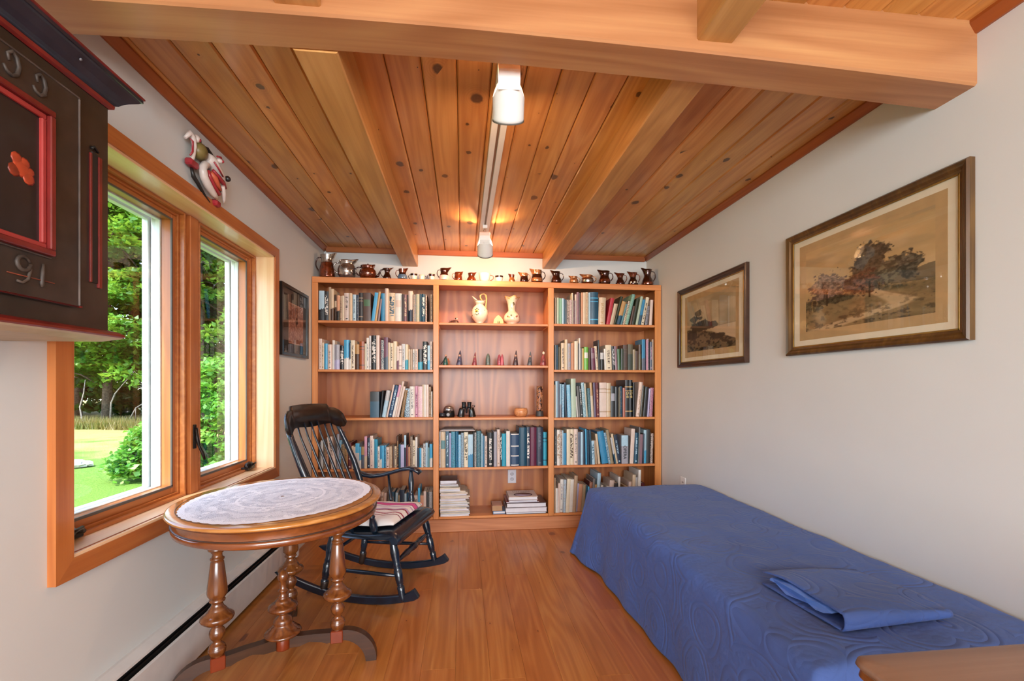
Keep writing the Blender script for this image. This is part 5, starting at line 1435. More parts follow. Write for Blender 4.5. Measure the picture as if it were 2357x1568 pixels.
MB().turned((0.172, -0.232, 0.232), (0.172, 0.232, 0.232), [(0, 0.008), (0.14, 0.012), (0.30, 0.018), (0.38, 0.013), (0.40, 0.016), (0.42, 0.013), (0.45, 0.019), (0.5, 0.020), (0.55, 0.019), (0.58, 0.013), (0.60, 0.016), (0.62, 0.013), (0.70, 0.018), (0.86, 0.012), (1, 0.008)], 12).build('front_stretcher', M_BLACKP, rc)
MB().turned((-0.222, -0.205, 0.24), (-0.222, 0.205, 0.24), [(0, 0.007), (0.5, 0.011), (1, 0.007)], 10).build('rear_stretcher', M_BLACKP, rc)
# seat: rolled front, dished, raised at the back
rings = []
prof_s = [(0.182, 0.318), (0.196, 0.330), (0.200, 0.348), (0.192, 0.368), (0.172, 0.384), (0.140, 0.392), (0.100, 0.389), (0.04, 0.378), (-0.06, 0.370), (-0.14, 0.371), (-0.20, 0.384), (-0.245, 0.402), (-0.262, 0.400), (-0.266, 0.388),
          (-0.250, 0.366), (-0.20, 0.346), (-0.10, 0.338), (0.04, 0.346), (0.12, 0.352), (0.155, 0.350), (0.160, 0.336), (0.166, 0.322)]
NS = 12
for i in range(NS + 1):
    v_ = -1 + 2 * i / NS
    rg = []
    for x, z in prof_s:
        half = 0.215 + 0.063 * min(1, max(0, (x + 0.266) / 0.30))
        e = 1 - 0.35 * max(0, abs(v_) - 0.93) / 0.07
        rg.append((x, half * v_, 0.362 + (z - 0.362) * e if abs(v_) > 0.93 else z))
    rings.append(rg)
MB().loft(rings, True, True).build('seat', M_BLACKP, rc)
# back posts, spindles, crest
for s in (-1, 1):
    pts = [(-0.215, s * 0.218, 0.372), (-0.262, s * 0.236, 0.47), (-0.300, s * 0.249, 0.57), (-0.335, s * 0.254, 0.66), (-0.385, s * 0.252, 0.77), (-0.428, s * 0.245, 0.86), (-0.450, s * 0.240, 0.91)]
    MB().tube(pts, [0.014, 0.0165, 0.018, 0.017, 0.015, 0.013, 0.011], 10, flat=(1.0, 1.2)).build('back_post', M_BLACKP, rc)
for k in range(7):
    u = -1 + 2 * k / 6
    yb, ym, yt = u * 0.165, u * 0.186, u * 0.195
    MB().tube([(-0.235, yb, 0.385), (-0.275, yb * 0.4 + ym * 0.6, 0.47), (-0.335, ym, 0.60), (-0.392, (ym + yt) / 2, 0.73), (-0.445, yt, 0.85), (-0.470, yt, 0.93)],
              [0.0075, 0.009, 0.0095, 0.0085, 0.007, 0.006], 8, flat=(1.0, 0.8)).build('spindle', M_BLACKP, rc)
rings = []
NC = 44
for i in range(NC + 1):
    u = -1 + 2 * i / NC
    y = 0.292 * u
    a = abs(u)
    x = -0.487 + 0.062 * u * u
    # upper outline: raised centre tablet stepping to rounded shoulders
    if a < 0.60: zt_ = 1.030 + 0.006 * (1 - (a / 0.6) ** 2)
    elif a < 0.635: zt_ = 1.030 - 0.022 * (a - 0.60) / 0.035
    else:
        w_ = (a - 0.635) / 0.365
        zt_ = 0.920 + 0.088 * math.sqrt(max(0, 1 - w_ ** 2.4))
    zb_ = 0.905 - 0.004 * math.cos(u * PI * 2) - (0.022 * sstep(0.62, 0.82, a)) + (0.030 * sstep(0.93, 1.0, a))
    zb_ = min(zb_, zt_ - 0.004)
    th = 0.009
    lean = -0.22
    rg = []
    for zz, dx in ((zb_, th), (zt_ - 0.004, th), (zt_, th - 0.004), (zt_, -th + 0.004), (zt_ - 0.004, -th), (zb_, -th)):
        rg.append((x + dx + lean * (zz - 0.95), y, zz))
    rings.append(rg)
MB().loft(rings, True, True).build('crest_rail', M_CREST, rc)
# arms
for s in (-1, 1):
    cl = [(-0.330, 0.256, 0.612), (-0.305, 0.264, 0.585), (-0.270, 0.272, 0.568), (-0.225, 0.280, 0.560), (-0.160, 0.288, 0.568), (-0.090, 0.294, 0.588), (-0.030, 0.298, 0.607), (0.020, 0.300, 0.616), (0.055, 0.301, 0.612), (0.082, 0.301, 0.598), (0.096, 0.301, 0.584)]
    wid = [0.016, 0.020, 0.021, 0.021, 0.021, 0.022, 0.024, 0.028, 0.030, 0.028, 0.018]
    rings = []
    for i, (p, w) in enumerate(zip(cl, wid)):
        q0 = Vector(cl[max(0, i - 1)]); q1 = Vector(cl[min(len(cl) - 1, i + 1)])
        tg = (q1 - q0).normalized()
        nrm = Vector((-tg.z, 0, tg.x)).normalized()
        P0 = Vector((p[0], s * p[1], p[2]))
        th = 0.011
        rings.append([tuple(P0 + Vector((0, w * a_, 0)) + nrm * (th * b_)) for a_, b_ in ((-0.7, -1), (0.7, -1), (1, -0.5), (1, 0.5), (0.7, 1), (-0.7, 1), (-1, 0.5), (-1, -0.5))])
    MB().loft(rings, True, True).build('arm', M_BLACKP, rc)
    MB().turned((0.058, s * 0.245, 0.385), (0.036, s * 0.292, 0.606), [(0, 0.016), (0.06, 0.020), (0.20, 0.0215), (0.34, 0.014), (0.37, 0.018), (0.40, 0.013), (0.44, 0.0135), (0.62, 0.0185), (0.72, 0.018), (0.90, 0.011), (1, 0.010)], 14).build('arm_post', M_BLACKP, rc)
    MB().turned((-0.070, s * 0.238, 0.375), (-0.115, s * 0.287, 0.578), [(0, 0.010), (0.3, 0.0105), (1, 0.007)], 10).build('arm_spindle', M_BLACKP, rc)

# striped cushion
t = NT('striped_cotton'); tc = t.n('TexCoord'); v = tc.outputs['Object']
sp = t.n('SeparateXYZ'); t.l(v, sp.inputs[0])
wv = t.math('ADD', sp.outputs[1], t.math('MULTIPLY_ADD', t.noise(v, 9, 2), 0.016, -0.008))
f_ = t.math('MULTIPLY_ADD', wv, 1 / 0.44, 0.5)
w1, pk_, dk, mv_, lv, rd_ = lin4('e2dcd8'), lin4('d05c94'), lin4('3c3444'), lin4('a06890'), lin4('b8a4c0'), lin4('9c4450')
col = t.ramp(f_, [(0.0, w1), (0.10, w1), (0.115, rd_), (0.13, w1), (0.18, w1), (0.19, lv), (0.235, mv_), (0.245, dk)], 'CONSTANT')
stops = [(0.0, w1), (0.225, rd_), (0.235, dk), (0.245, w1), (0.30, rd_), (0.325, mv_), (0.335, w1), (0.44, dk), (0.448, rd_), (0.475, lv), (0.52, w1), (0.60, lv), (0.63, w1), (0.675, dk), (0.685, pk_), (0.78, dk), (0.79, lv), (0.81, w1), (0.90, dk), (0.91, w1), (0.955, pk_), (0.98, w1)]
col = t.ramp(f_, stops, 'CONSTANT')
wv2 = t.noise(v, 300, 1)
M_CUSH = t.done(t.pbr(col, 0.9, bump=wv2, bump_s=0.2, bump_d=0.001, spec=0.1))
ca, cb = math.cos(TH), math.sin(TH)
def ch(lx, ly): return (-0.44 + lx * ca - ly * cb, 2.665 + lx * cb + ly * ca)
cx_, cy_ = ch(-0.025, 0.005)
rings = []; n = 22
def cush(u, v_, top):
    x = 0.168 * u; y = 0.212 * v_
    e = (1 - abs(u) ** 5) * (1 - abs(v_) ** 5)
    base = 0.3815 + 0.012 * sstep(0.3, 1.0, u) * 1.0 + 0.006 * sstep(-0.4, -1.0, u)
    lump = 0.003 * math.sin(9 * u + 4 * v_) * math.cos(7 * v_)
    if top: return (x, y, base + 0.008 + (0.030 + lump) * max(0, e) ** 0.45 + 0.004)
    return (x, y, base + 0.006 * (1 - max(0, e) ** 0.4))
m = MB(); g = []
for i in range(n + 1):
    u = -1 + 2 * i / n; rg = []
    for j in range(n + 1):
        rg.append(cush(u, -1 + 2 * j / n, True))
    for j in range(n, -1, -1):
        rg.append(cush(u, -1 + 2 * j / n, False))
    g.append(rg)
m.loft(g, True, True)
cu = m.build('seat_cushion', M_CUSH, None, (cx_, cy_, 0.012), (0, 0, TH))
tag(cu, 'flat white cotton cushion with pink and purple stripes on the rocking chair seat', 'cushion')

# ------------------------------------------------------------------ BED with quilted blue spread
bed = thing('bed', 'low single bed along the plain wall under a quilted blue bedspread', 'bed', (1.235, 2.0, 0))
def quilt(name, base, dark):
    t = NT(name); tc = t.n('TexCoord'); v = tc.outputs['Object']
    vw = t.vec('ADD', v, t.vec('SCALE', t.n('TexNoise').outputs['Color'], (0, 0, 0))) if False else v
    nz = t.n('TexNoise'); t.l(v, nz.inputs['Vector']); nz.inputs['Scale'].default_value = 2.3; nz.inputs['Detail'].default_value = 1
    nv = t.vec('ADD', v, t.vec('MULTIPLY', nz.outputs['Color'], (0.18, 0.18, 0.18)))
    vo = t.n('TexVoronoi'); t.l(nv, vo.inputs['Vector']); vo.inputs['Scale'].default_value = 4.6
    d = vo.outputs['Distance']
    r1 = t.math('SINE', t.math('MULTIPLY', d, 62.0))
    r1 = t.math('POWER', t.math('MULTIPLY_ADD', r1, 0.5, 0.5), 0.45)
    msk = t.math('GREATER_THAN', t.math('SINE', t.math('MULTIPLY', d, 18.0)), -0.1)
    small = t.n('TexVoronoi'); t.l(v, small.inputs['Vector']); small.inputs['Scale'].default_value = 62
    sm = t.math('MULTIPLY', small.outputs['Distance'], -0.6)
    fine = t.noise(v, 420, 2)
    hgt = t.math('ADD', t.math('MULTIPLY', t.mix(msk, sm, r1), 1.0), t.math('MULTIPLY', fine, 0.12))
    hb = t.math('ADD', hgt, t.math('MULTIPLY', t.noise(v, 7, 3, 0.6, 0.5), 1.3))
    big = t.noise(v, 1.6, 2)
    return t.done(t.pbr(t.ramp(big, [(0.3, lin4(dark)), (0.7, lin4(base))]), 0.78, bump=hb, bump_s=0.5, bump_d=0.005, spec=0.15, **{'Sheen Weight': 0.10, 'Sheen Roughness': 0.4}))
M_QUILT = quilt('blue_quilt', '506aa8', '4862a0')
BX0, BX1, BY0, BY1, BZ = 0.86, 1.615, 1.02, 2.985, 0.468
Wd, Ld, DR = BX1 - BX0, BY1 - BY0, 0.445
ns, nt = 56, 150
S_ = np.linspace(-DR, Wd, ns + 1)      # across, negative = hanging side
T_ = np.linspace(-DR, Ld + DR, nt + 1)
vs = []
for i in range(ns + 1):
    for j in range(nt + 1):
        s = S_[i]; tt = T_[j]
        a = max(0, -s); b = max(0, tt - Ld); c = max(0, -tt)
        bx = BX0 + max(s, 0); by = BY0 + min(max(tt, 0), Ld)
        e = b if b > 0 else c
        sgn = 1 if b > 0 else -1
        r = math.hypot(a, e)
        rmax = DR
        z = BZ
        crown_ = 0.0
        if r == 0:
            ex = min(s, Wd) / Wd
            z = BZ - 0.012 * (1 - min(1, (s / 0.10))) ** 2 - 0.010 * max(0, 1 - (Ld - tt) / 0.12) ** 2 - 0.004 * max(0, 1 - tt / 0.1)
            z += 0.012 * float(fbm(np.array(s * 4.0), np.array(tt * 4.0), 3)) - 0.006
            # creases running off the corner edge
            z += 0.006 * math.exp(-((s - 0.10 - 0.05 * math.sin(tt * 5)) / 0.02) ** 2) * (0.5 + 0.5 * math.sin(tt * 9))
        else:
            rr_ = min(r, rmax) if not (a > 0 and e > 0) else min(r, rmax * 1.0)
            dx, dy = -a / r, sgn * e / r
            drop = rr_
            fl = 0.10 if (a > 0 and e > 0 and b > 0) else (0.10 * sstep(2.55, 2.95, by) * (1 if a > 0 else 0.3) if b == 0 else 0.03)
            fl = 0.015 + fl
            fold = 0.014 * math.sin(tt * 6.0 + 0.8 * math.sin(tt * 3)) * (drop / DR) + 0.006 * math.sin(tt * 21 + 2) * (drop / DR) ** 2
            if b > 0 and a > 0: fold *= 0.4
            out = 0.018 * math.sin(min(1, drop / 0.05) * PI / 2) + fl * (drop / DR) ** 1.2 + fold * (1 if a > 0 else 0.2)
            if e > 0 and a == 0 and b > 0: out = 0.018 * min(1, drop / 0.05) + 0.02 * drop
            bx += dx * out; by += dy * out
            z = BZ - 0.012 - drop + 0.012 * math.exp(-drop / 0.02)
            if by > 3.50: by = 3.50
        z = max(0.012, z)
        vs.append((bx - 1.235, by - 2.0, z))
fs = []; 
for i in range(ns):
    for j in range(nt):
        a = i * (nt + 1) + j
        fs.append((a, a + nt + 1, a + nt + 2, a + 1))
m = MB(); m.add(vs, fs, True)
sp_ = m.build('bedspread', M_QUILT, bed)
md = sp_.modifiers.new('thick', 'SOLIDIFY'); md.thickness = 0.006; md.offset = -1
tx = bpy.data.textures.new('wrinkle', 'CLOUDS'); tx.noise_scale = 0.16
ms = sp_.modifiers.new('sub', 'SUBSURF'); ms.levels = 1; ms.render_levels = 1
dm_ = sp_.modifiers.new('wr', 'DISPLACE'); dm_.texture = tx; dm_.strength = 0.010; dm_.mid_level = 0.5; dm_.texture_coords = 'LOCAL'
MB().bbox(BX0 + 0.02 - 1.235, BX1 - 0.01 - 1.235, BY0 + 0.02 - 2.0, BY1 - 0.02 - 2.0, 0.24, BZ - 0.03, 0.03).build('mattress', plain('mattress_ticking', 'c8c4bc', 0.8), bed)
for lx, ly in ((0.90, 1.06), (1.57, 1.06), (0.90, 2.94), (1.57, 2.94)):
    MB().bbox(lx - 1.235 - 0.02, lx - 1.235 + 0.02, ly - 2.02, ly - 1.98, 0, 0.25, 0.003).build('leg', M_TDARK, bed)

# folded sham lying on the bed
M_SHAM = quilt('blue_quilt_sham', '4c66a6', '435e9c')
M_LINING = plain('light_blue_lining', '5a80c8', 0.7, noise=0.05)
fb = thing('folded_sham', 'matching blue quilted pillow sham folded in half on the bedspread', 'blanket', (1.03, 1.145, BZ + 0.010), math.radians(4))
def sheet_fold(z0, z1, x0, x1, y0, y1, seed, name, mat, puff=0.0, th=0.006):
    m = MB(); n1, n2 = 26, 20; gr = []
    for i in range(n1 + 1):
        rg = []
        for j in range(n2 + 1):
            u = i / n1; w = j / n2
            x = x0 + (x1 - x0) * u; y = y0 + (y1 - y0) * w
            z = z0 + (z1 - z0) * (1 - u) + puff * (math.sin(PI * min(1, u * 1.4)) * math.sin(PI * w) ** 0.5) + 0.006 * (float(fbm(np.array(u * 3.0), np.array(w * 3.0), seed)) - 0.5)
            rg.append((x, y + 0.006 * math.sin(4 * u + seed), z))
        gr.append(rg)
    m.loft(gr, False, False)
    o = m.build(name, mat, fb); md = o.modifiers.new('t', 'SOLIDIFY'); md.thickness = th; md.offset = 0
    return o
# closed fold: near edge is the rounded fold, opening seen at the window side
rings = []
n1 = 28
for i in range(n1 + 1):
    u = i / n1
    x = 0.0 + 0.375 * u
    hgt = 0.046 * (1 - 0.62 * u ** 1.2)
    yn = -0.012 + 0.010 * u; yf = 0.285 + 0.01 * math.sin(3 * u)
    rg = []
    nn_ = 18
    for k in range(nn_ + 1):        # top layer from the far edge to the near fold
        w = k / nn_
        y = yf + (yn - yf) * w
        z = hgt * (0.55 + 0.45 * math.sin(PI * min(1, 0.25 + 0.75 * w) * 0.72)) + 0.004 * math.sin(7 * w + 3 * u)
        rg.append((x + 0.012 * math.sin(PI * w), y, z))
    for k in range(1, 7):           # round the fold
        a = PI * k / 6
        rg.append((x, yn - 0.012 * math.sin(a), hgt * 0.5 + (hgt * 0.5 + 0.002) * math.cos(a) * 0.96))
    for k in range(nn_ + 1):        # bottom layer back
        w = 1 - k / nn_
        y = yf + (yn - yf) * w
        rg.append((x, y, 0.001 + 0.0015 * math.sin(9 * w)))
    rings.append(rg)
m = MB(); m.loft(rings, False, False)
o = m.build('outer_layer', M_SHAM, fb); md = o.modifiers.new('t', 'SOLIDIFY'); md.thickness = 0.004; md.offset = 1
m = MB(); rings = []
for i in range(14):
    u = i / 13; x = 0.012 + 0.33 * u; hgt = 0.040 * (1 - 0.62 * u ** 1.2)
    rg = []
    for k in range(20):
        a = 2 * PI * k / 20
        y = 0.145 + 0.118 * math.cos(a) * (1 - 0.1 * u) + 0.008 * math.sin(2 * u)
        z = hgt * 0.50 + hgt * 0.36 * math.sin(a) * (0.9 + 0.25 * math.sin(5 * a + 1)) + 0.004
        rg.append((x - 0.010 * (1 - abs(math.cos(a))) + 0.006 * math.sin(6 * a), y, max(0.004, z)))
    rings.append(rg)
m.loft(rings, True, True); m.build('inner_lining', M_LINING, fb)

# ------------------------------------------------------------------ SIDE TABLE at the camera
M_DESK = wood('desk_wood', '664c3a', '90745e', 'X', 0.42, 0.15, knots=0.35, ring=0.6, mid='7c604a', knot_c='6a4028')
M_DESKE = wood('desk_edge', '683a1c', '945a30', 'X', 0.35, 0.3, ring=0.4)
st_ = thing('side_table', 'low wooden side table with rounded corner in front of the foot of the bed', 'table', (0.94, 0.30, 0))
def rrect(x0, x1, y0, y1, r, z, n=6):
    out = []
    for cx_, cy_, a0 in ((x1 - r, y1 - r, 0), (x0 + r, y1 - r, PI / 2), (x0 + r, y0 + r, PI), (x1 - r, y0 + r, 3 * PI / 2)):
        for k in range(n + 1):
            a = a0 + PI / 2 * k / n
            out.append((cx_ + r * math.cos(a), cy_ + r * math.sin(a), z))
    return out
X0_, X1_, Y0_, Y1_ = 0.568 - 0.94, 1.34 - 0.94, 0.02 - 0.30, 0.612 - 0.30
zt_ = 0.750
def rr2(d, z): return rrect(X0_ + d, X1_ - d, Y0_ + d, Y1_ - d, max(0.004, 0.022 - d), z)
MB().loft([rr2(0.004, zt_ - 0.012), rr2(0.0, zt_ - 0.008), rr2(0.002, zt_ - 0.002), rr2(0.008, zt_), rr2(0.05, zt_)], True, True).build('tabletop', M_DESK, st_)
MB().loft([rr2(0.010, zt_ - 0.060), rr2(0.010, zt_ - 0.030), rr2(0.004, zt_ - 0.024), rr2(0.006, zt_ - 0.016), rr2(0.004, zt_ - 0.012)], True, True).build('apron', M_DESKE, st_)
for lx in (X0_ + 0.035, X1_ - 0.035):
    for ly in (Y0_ + 0.035, Y1_ - 0.035):
        MB().loft([[(lx + a * r, ly + b * r, z) for a, b in ((-1, -1), (1, -1), (1, 1), (-1, 1))] for r, z in ((0.014, 0), (0.022, zt_ - 0.06))], True, True, False).build('leg', M_DESKE, st_)

# ------------------------------------------------------------------ PAINTED WALL CLOCK CASE (window wall, beside the camera)
ck = thing('wall_cabinet', 'dark antique painted hanging wall cabinet with red frames and faded numerals', 'cabinet', (XL + 0.002, 0.94, 1.285), 0)
# local: x out from wall, y along wall, z up.  front at x=0.233
CX, CH_, CY0, CY1 = 0.233, 0.572, -0.33, 0.323
ck.rotation_euler = (0, math.radians(-0.0), 0)
MB().bbox(0, CX, CY0, CY1, 0.0, CH_, 0.003).build('carcass', M_CLOCK, ck)
# door panel recessed look: raised stiles, red framed inner panel
dy0, dy1 = -0.23, 0.222
dr = MB().bbox(CX, CX + 0.010, dy0, dy1, 0.045, CH_ - 0.035, 0.003).build('door', plain('door_dark_paint', '2e2622', 0.34, noise=0.16, coat=0.25), ck)
def frame_yz(x0, x1, y0, y1, z0, z1, w, name, mat, par, prof=None):
    m = MB()
    m.bbox(x0, x1, y0, y1, z0, z0 + w, 0.002).bbox(x0, x1, y0, y1, z1 - w, z1, 0.002).bbox(x0, x1, y0, y0 + w, z0 + w, z1 - w, 0.002).bbox(x0, x1, y1 - w, y1, z0 + w, z1 - w, 0.002)
    return m.build(name, mat, par)
frame_yz(CX + 0.008, CX + 0.013, dy0, dy1, 0.045, CH_ - 0.035, 0.004, 'door_edge_line', M_CLOCKG, ck)
frame_yz(CX + 0.009, CX + 0.0135, dy0, dy1, 0.0450, 0.0485, 0.0035, 'red_edge_line', M_CLOCKR, ck)
py0, py1, pz0, pz1 = -0.15, 0.142, 0.142, 0.455
frame_yz(CX + 0.008, CX + 0.026, py0, py1, pz0, pz1, 0.013, 'panel_moulding', M_CLOCKR, dr)
frame_yz(CX + 0.008, CX + 0.018, py0 + 0.013, py1 - 0.013, pz0 + 0.013, pz1 - 0.013, 0.011, 'panel_moulding', plain('clock_red_light', '9c3430', 0.4), dr)
frame_yz(CX + 0.008, CX + 0.015, py0 - 0.004, py1 + 0.004, pz0 - 0.004, pz1 + 0.004, 0.004, 'panel_bead', M_CLOCKG, dr)
MB().bbox(CX + 0.009, CX + 0.0115, py0 + 0.02, py1 - 0.02, pz0 + 0.02, pz1 - 0.02, 0.001).build('panel', plain('panel_black', '1e1c1e', 0.3, noise=0.15, coat=0.3), dr)
# painted rose on the panel
for dy_, dz_, r_ in ((0.085, 0.30, 0.020), (0.100, 0.285, 0.014), (0.075, 0.315, 0.013), (0.092, 0.312, 0.012), (0.104, 0.300, 0.009), (0.070, 0.29, 0.014)):
    MB().lathe([(r_, 0), (r_ * 0.7, 0.001), (0.0005, 0.0013)], 9, M=Matrix.Translation((CX + 0.0115, dy_ - 0.005, dz_ + 0.005)) @ Matrix.Rotation(PI / 2, 4, 'Y')).build('painted_petal', plain('rose_paint', 'a03c20', 0.45, noise=0.25), dr)
# corner flutes (black groove edged with red) on both stiles
for sy in (1, -1):
    yc = (dy1 + CY1) / 2 + 0.004 if sy > 0 else (dy0 + CY0) / 2 - 0.004
    MB().bbox(CX - 0.001, CX + 0.003, yc - 0.009, yc + 0.009, 0.115, 0.435, 0.001).build('flute', M_SLOT, ck)
    MB().tube([(CX + 0.003, yc - 0.012, 0.44), (CX + 0.004, yc - 0.004, 0.449), (CX + 0.003, yc + 0.010, 0.440)], 0.003, 6).build('flute_cap', M_SLOT, ck)
    MB().bbox(CX - 0.001, CX + 0.005, yc + 0.009, yc + 0.020, 0.105, 0.43, 0.001).build('flute_edge', M_CLOCKR, ck)
    MB().bbox(CX - 0.001, CX + 0.004, yc - 0.015, yc - 0.009, 0.115, 0.43, 0.001).build('flute_edge', M_CLOCKR, ck)
# numerals
def glyph(pts, w, y, z, sc_, name='numeral'):
    m = MB(); P = [Vector((CX + 0.0108, y + a * sc_, z + b * sc_)) for a, b in pts]
    m.tube(P, [w * (0.6 + 0.5 * math.sin(PI * i / (len(P) - 1))) for i in range(len(P))], 6, flat=(1, 1))
    return m.build(name, plain('numeral_faded', '453a32', 0.6, noise=0.2), dr)
def nine(y, z, s, full=True):
    pts = [(0.28 * math.cos(a) , 0.28 * math.sin(a) + 0.3) for a in np.linspace(0.3, 2 * PI + 0.1, 14)]
    if full: pts += [(0.28, 0.05), (0.18, -0.32), (-0.05, -0.5), (-0.28, -0.46)]
    glyph(pts, 0.0042, y, z, s)
def hook(y, z, s):
    pts = [(-0.12, 0.05), (-0.18, 0.28), (-0.02, 0.45), (0.16, 0.32), (0.24, 0.02), (0.16, -0.28), (-0.02, -0.42), (-0.22, -0.34), (-0.32, -0.18)]
    glyph(pts, 0.0042, y, z, s)
hook(0.122, 0.500, 0.052); hook(0.062, 0.503, 0.056); hook(-0.02, 0.503, 0.056)
nine(0.085, 0.098, 0.05); glyph([(0.02, 0.5), (-0.02, 0.1), (-0.06, -0.35), (-0.04, -0.5)], 0.0042, 0.128, 0.098, 0.05)
nine(-0.02, 0.098, 0.05)
MB().bbox(CX + 0.0105, CX + 0.012, 0.05, 0.155, 0.086, 0.0885, 0.0005).build('painted_stroke', plain('stroke_rust', '7c3c28', 0.6, noise=0.2), dr)
# cornice: cove with red bead below
def ring_yz(z, d, y0=CY0, y1=CY1):
    return [(0, y0 - d, z), (CX + d, y0 - d, z), (CX + d, y1 + d, z), (0, y1 + d, z)]
MB().loft([ring_yz(CH_ - 0.002, 0.001), ring_yz(CH_ + 0.002, 0.008), ring_yz(CH_ + 0.010, 0.009), ring_yz(CH_ + 0.012, 0.004)], True, False, False).build('red_bead', M_CLOCKR, ck)
MB().loft([ring_yz(CH_ + 0.010, 0.006), ring_yz(CH_ + 0.014, 0.014), ring_yz(CH_ + 0.020, 0.018), ring_yz(CH_ + 0.030, 0.028), ring_yz(CH_ + 0.042, 0.044), ring_yz(CH_ + 0.046, 0.046), ring_yz(CH_ + 0.046, 0.050), ring_yz(CH_ + 0.054, 0.050)], True, True, False).build('cornice', M_CLOCKN, ck)
MB().loft([ring_yz(CH_ + 0.054, 0.050), ring_yz(CH_ + 0.055, 0.053), ring_yz(CH_ + 0.059, 0.053), ring_yz(CH_ + 0.060, 0.048)], True, True, False).build('cornice_edge', M_CLOCKR, ck)
for yy in (0.02, 0.19, -0.15):
    MB().lathe([(0.0035, 0), (0.0025, 0.0018), (0.0003, 0.002)], 8, M=Matrix.Translation((CX + 0.0365, yy, CH_ + 0.034)) @ Matrix.Rotation(math.radians(130), 4, 'Y')).build('nail_head', plain('nail_grey', '6c6c70', 0.4), ck)
# base moulding
MB().loft([ring_yz(0.004, 0.0), ring_yz(0.000, 0.014), ring_yz(-0.006, 0.022), ring_yz(-0.011, 0.024), ring_yz(-0.014, 0.020)], True, False, False).build('base_moulding', M_CLOCKR, ck)
MB().loft([ring_yz(-0.013, 0.021), ring_yz(-0.018, 0.016), ring_yz(-0.021, 0.004), ring_yz(-0.026, -0.010), ring_yz(-0.026, -0.05)], True, True, False).build('underside', M_CLOCKU, ck)

# ------------------------------------------------------------------ PICTURES
def paint_mesh(name, W, H, nx, ny, fn, par, xoff=0.0, mat=M_PRINT, loc=(0, 0, 0)):
    """flat printed sheet in the local y-z plane, coloured per vertex by fn(u, v) with u along +y ... v up"""
    u = np.linspace(0, 1, nx + 1); v = np.linspace(0, 1, ny + 1)
    U, V = np.meshgrid(u, v)
    C = fn(U, V)
    vs = [(xoff, (uu - 0.5) * W, (vv - 0.5) * H) for uu, vv in zip(U.ravel(), V.ravel())]
    fs = [(j * (nx + 1) + i, j * (nx + 1) + i + 1, (j + 1) * (nx + 1) + i + 1, (j + 1) * (nx + 1) + i) for j in range(ny) for i in range(nx)]
    me = bpy.data.meshes.new(name); me.from_pydata(vs, [], fs)
    at = me.color_attributes.new('Col', 'FLOAT_COLOR', 'POINT')
    A = np.ones((len(vs), 4), dtype=np.float32); A[:, :3] = C.reshape(-1, 3)
    at.data.foreach_set('color', A.ravel())
    me.materials.append(mat)
    return place(name, me, par, loc)
def L3(c): return np.array(lin(c))
def mixc(a, b, f): return a * (1 - f[..., None]) + b * f[..., None]
def land_big(U, V):
    U = 1 - U     # viewed from the room on the bed wall the sheet runs towards the camera
    U = 1 - U
    x = 1 - U
    C = np.ones(U.shape + (3,)) * L3('bc9c6c')
    cl = fbm(x * 3 + V * 2, V * 7, 1)
    C = mixc(C, L3('a08c6a'), sstep(0.45, 0.75, cl) * sstep(0.35, 1.0, V) * 0.8)
    C = mixc(C, L3('d0b084'), sstep(0.55, 0.8, fbm(x * 2, V * 5, 7)) * 0.6)
    gy = 0.36 + 0.04 * np.sin(x * 5) + 0.03 * fbm(x * 8, x * 0, 3)
    C = mixc(C, L3('6c5c3e'), sstep(0.02, -0.02, V - gy) * (0.55 + 0.45 * fbm(x * 9, V * 20, 5)))
    C = mixc(C, L3('4c4a36'), sstep(0.06, 0.0, np.abs(V - (gy - 0.02))) * sstep(0.35, 0.6, fbm(x * 16, V * 20, 9)))
    # hills
    hz = 0.42 + 0.06 * sstep(0.75, 1.0, x)
    C = mixc(C, L3('5c5444'), ((V < hz) & (V > gy) & (x > 0.72)).astype(float) * 0.8)
    # path
    pc_ = 0.58 + 0.25 * np.sin((0.42 - V) * 6.5) * sstep(0.42, 0.1, V) - 0.5 * sstep(0.18, 0.0, V)
    wd = 0.05 + 0.14 * sstep(0.35, 0.0, V)
    C = mixc(C, L3('c4a880'), sstep(1.0, 0.6, np.abs(x - pc_) / wd) * sstep(0.36, 0.32, V) * (0.6 + 0.4 * fbm(x * 14, V * 14, 4)))
    # foreground scrub
    C = mixc(C, L3('3c3626'), sstep(0.5, 0.68, fbm(x * 24, V * 34, 8, 5)) * sstep(0.38, 0.05, V) * 0.75)
    def tree(cx, cy, rx, ry, c, seed):
        n = fbm(x * 13, V * 15, seed); n2 = fbm(x * 42, V * 46, seed + 3)
        d = np.sqrt(((x - cx) / rx) ** 2 + ((V - cy) / ry) ** 2) + (n - 0.5) * 1.1 + (n2 - 0.5) * 0.7
        return sstep(1.05, 0.85, d), L3(c), n2
    for cx, cy, rx, ry, c, sd in ((0.20, 0.50, 0.17, 0.17, '6a584c', 11), (0.58, 0.60, 0.16, 0.24, '443c30', 12), (0.50, 0.46, 0.17, 0.13, '5a3c2c', 13), (0.73, 0.50, 0.15, 0.14, '56503e', 14), (0.84, 0.52, 0.08, 0.13, '4a463a', 15), (0.08, 0.30, 0.10, 0.07, '45422e', 16), (0.30, 0.33, 0.22, 0.05, '3e3a2a', 17)):
        m_, cc, n2 = tree(cx, cy, rx, ry, c, sd)
        C = mixc(C, cc, m_ * 0.92)
        C = mixc(C, cc * 2.4, m_ * sstep(0.50, 0.64, n2) * 0.7)
        C = mixc(C, cc * 0.4, m_ * sstep(0.48, 0.34, n2) * 0.6)
    for tx_ in (0.21, 0.57):
        C = mixc(C, L3('2c2418'), sstep(0.010, 0.004, np.abs(x - tx_)) * ((V > 0.27) & (V < 0.45)).astype(float))
    return C
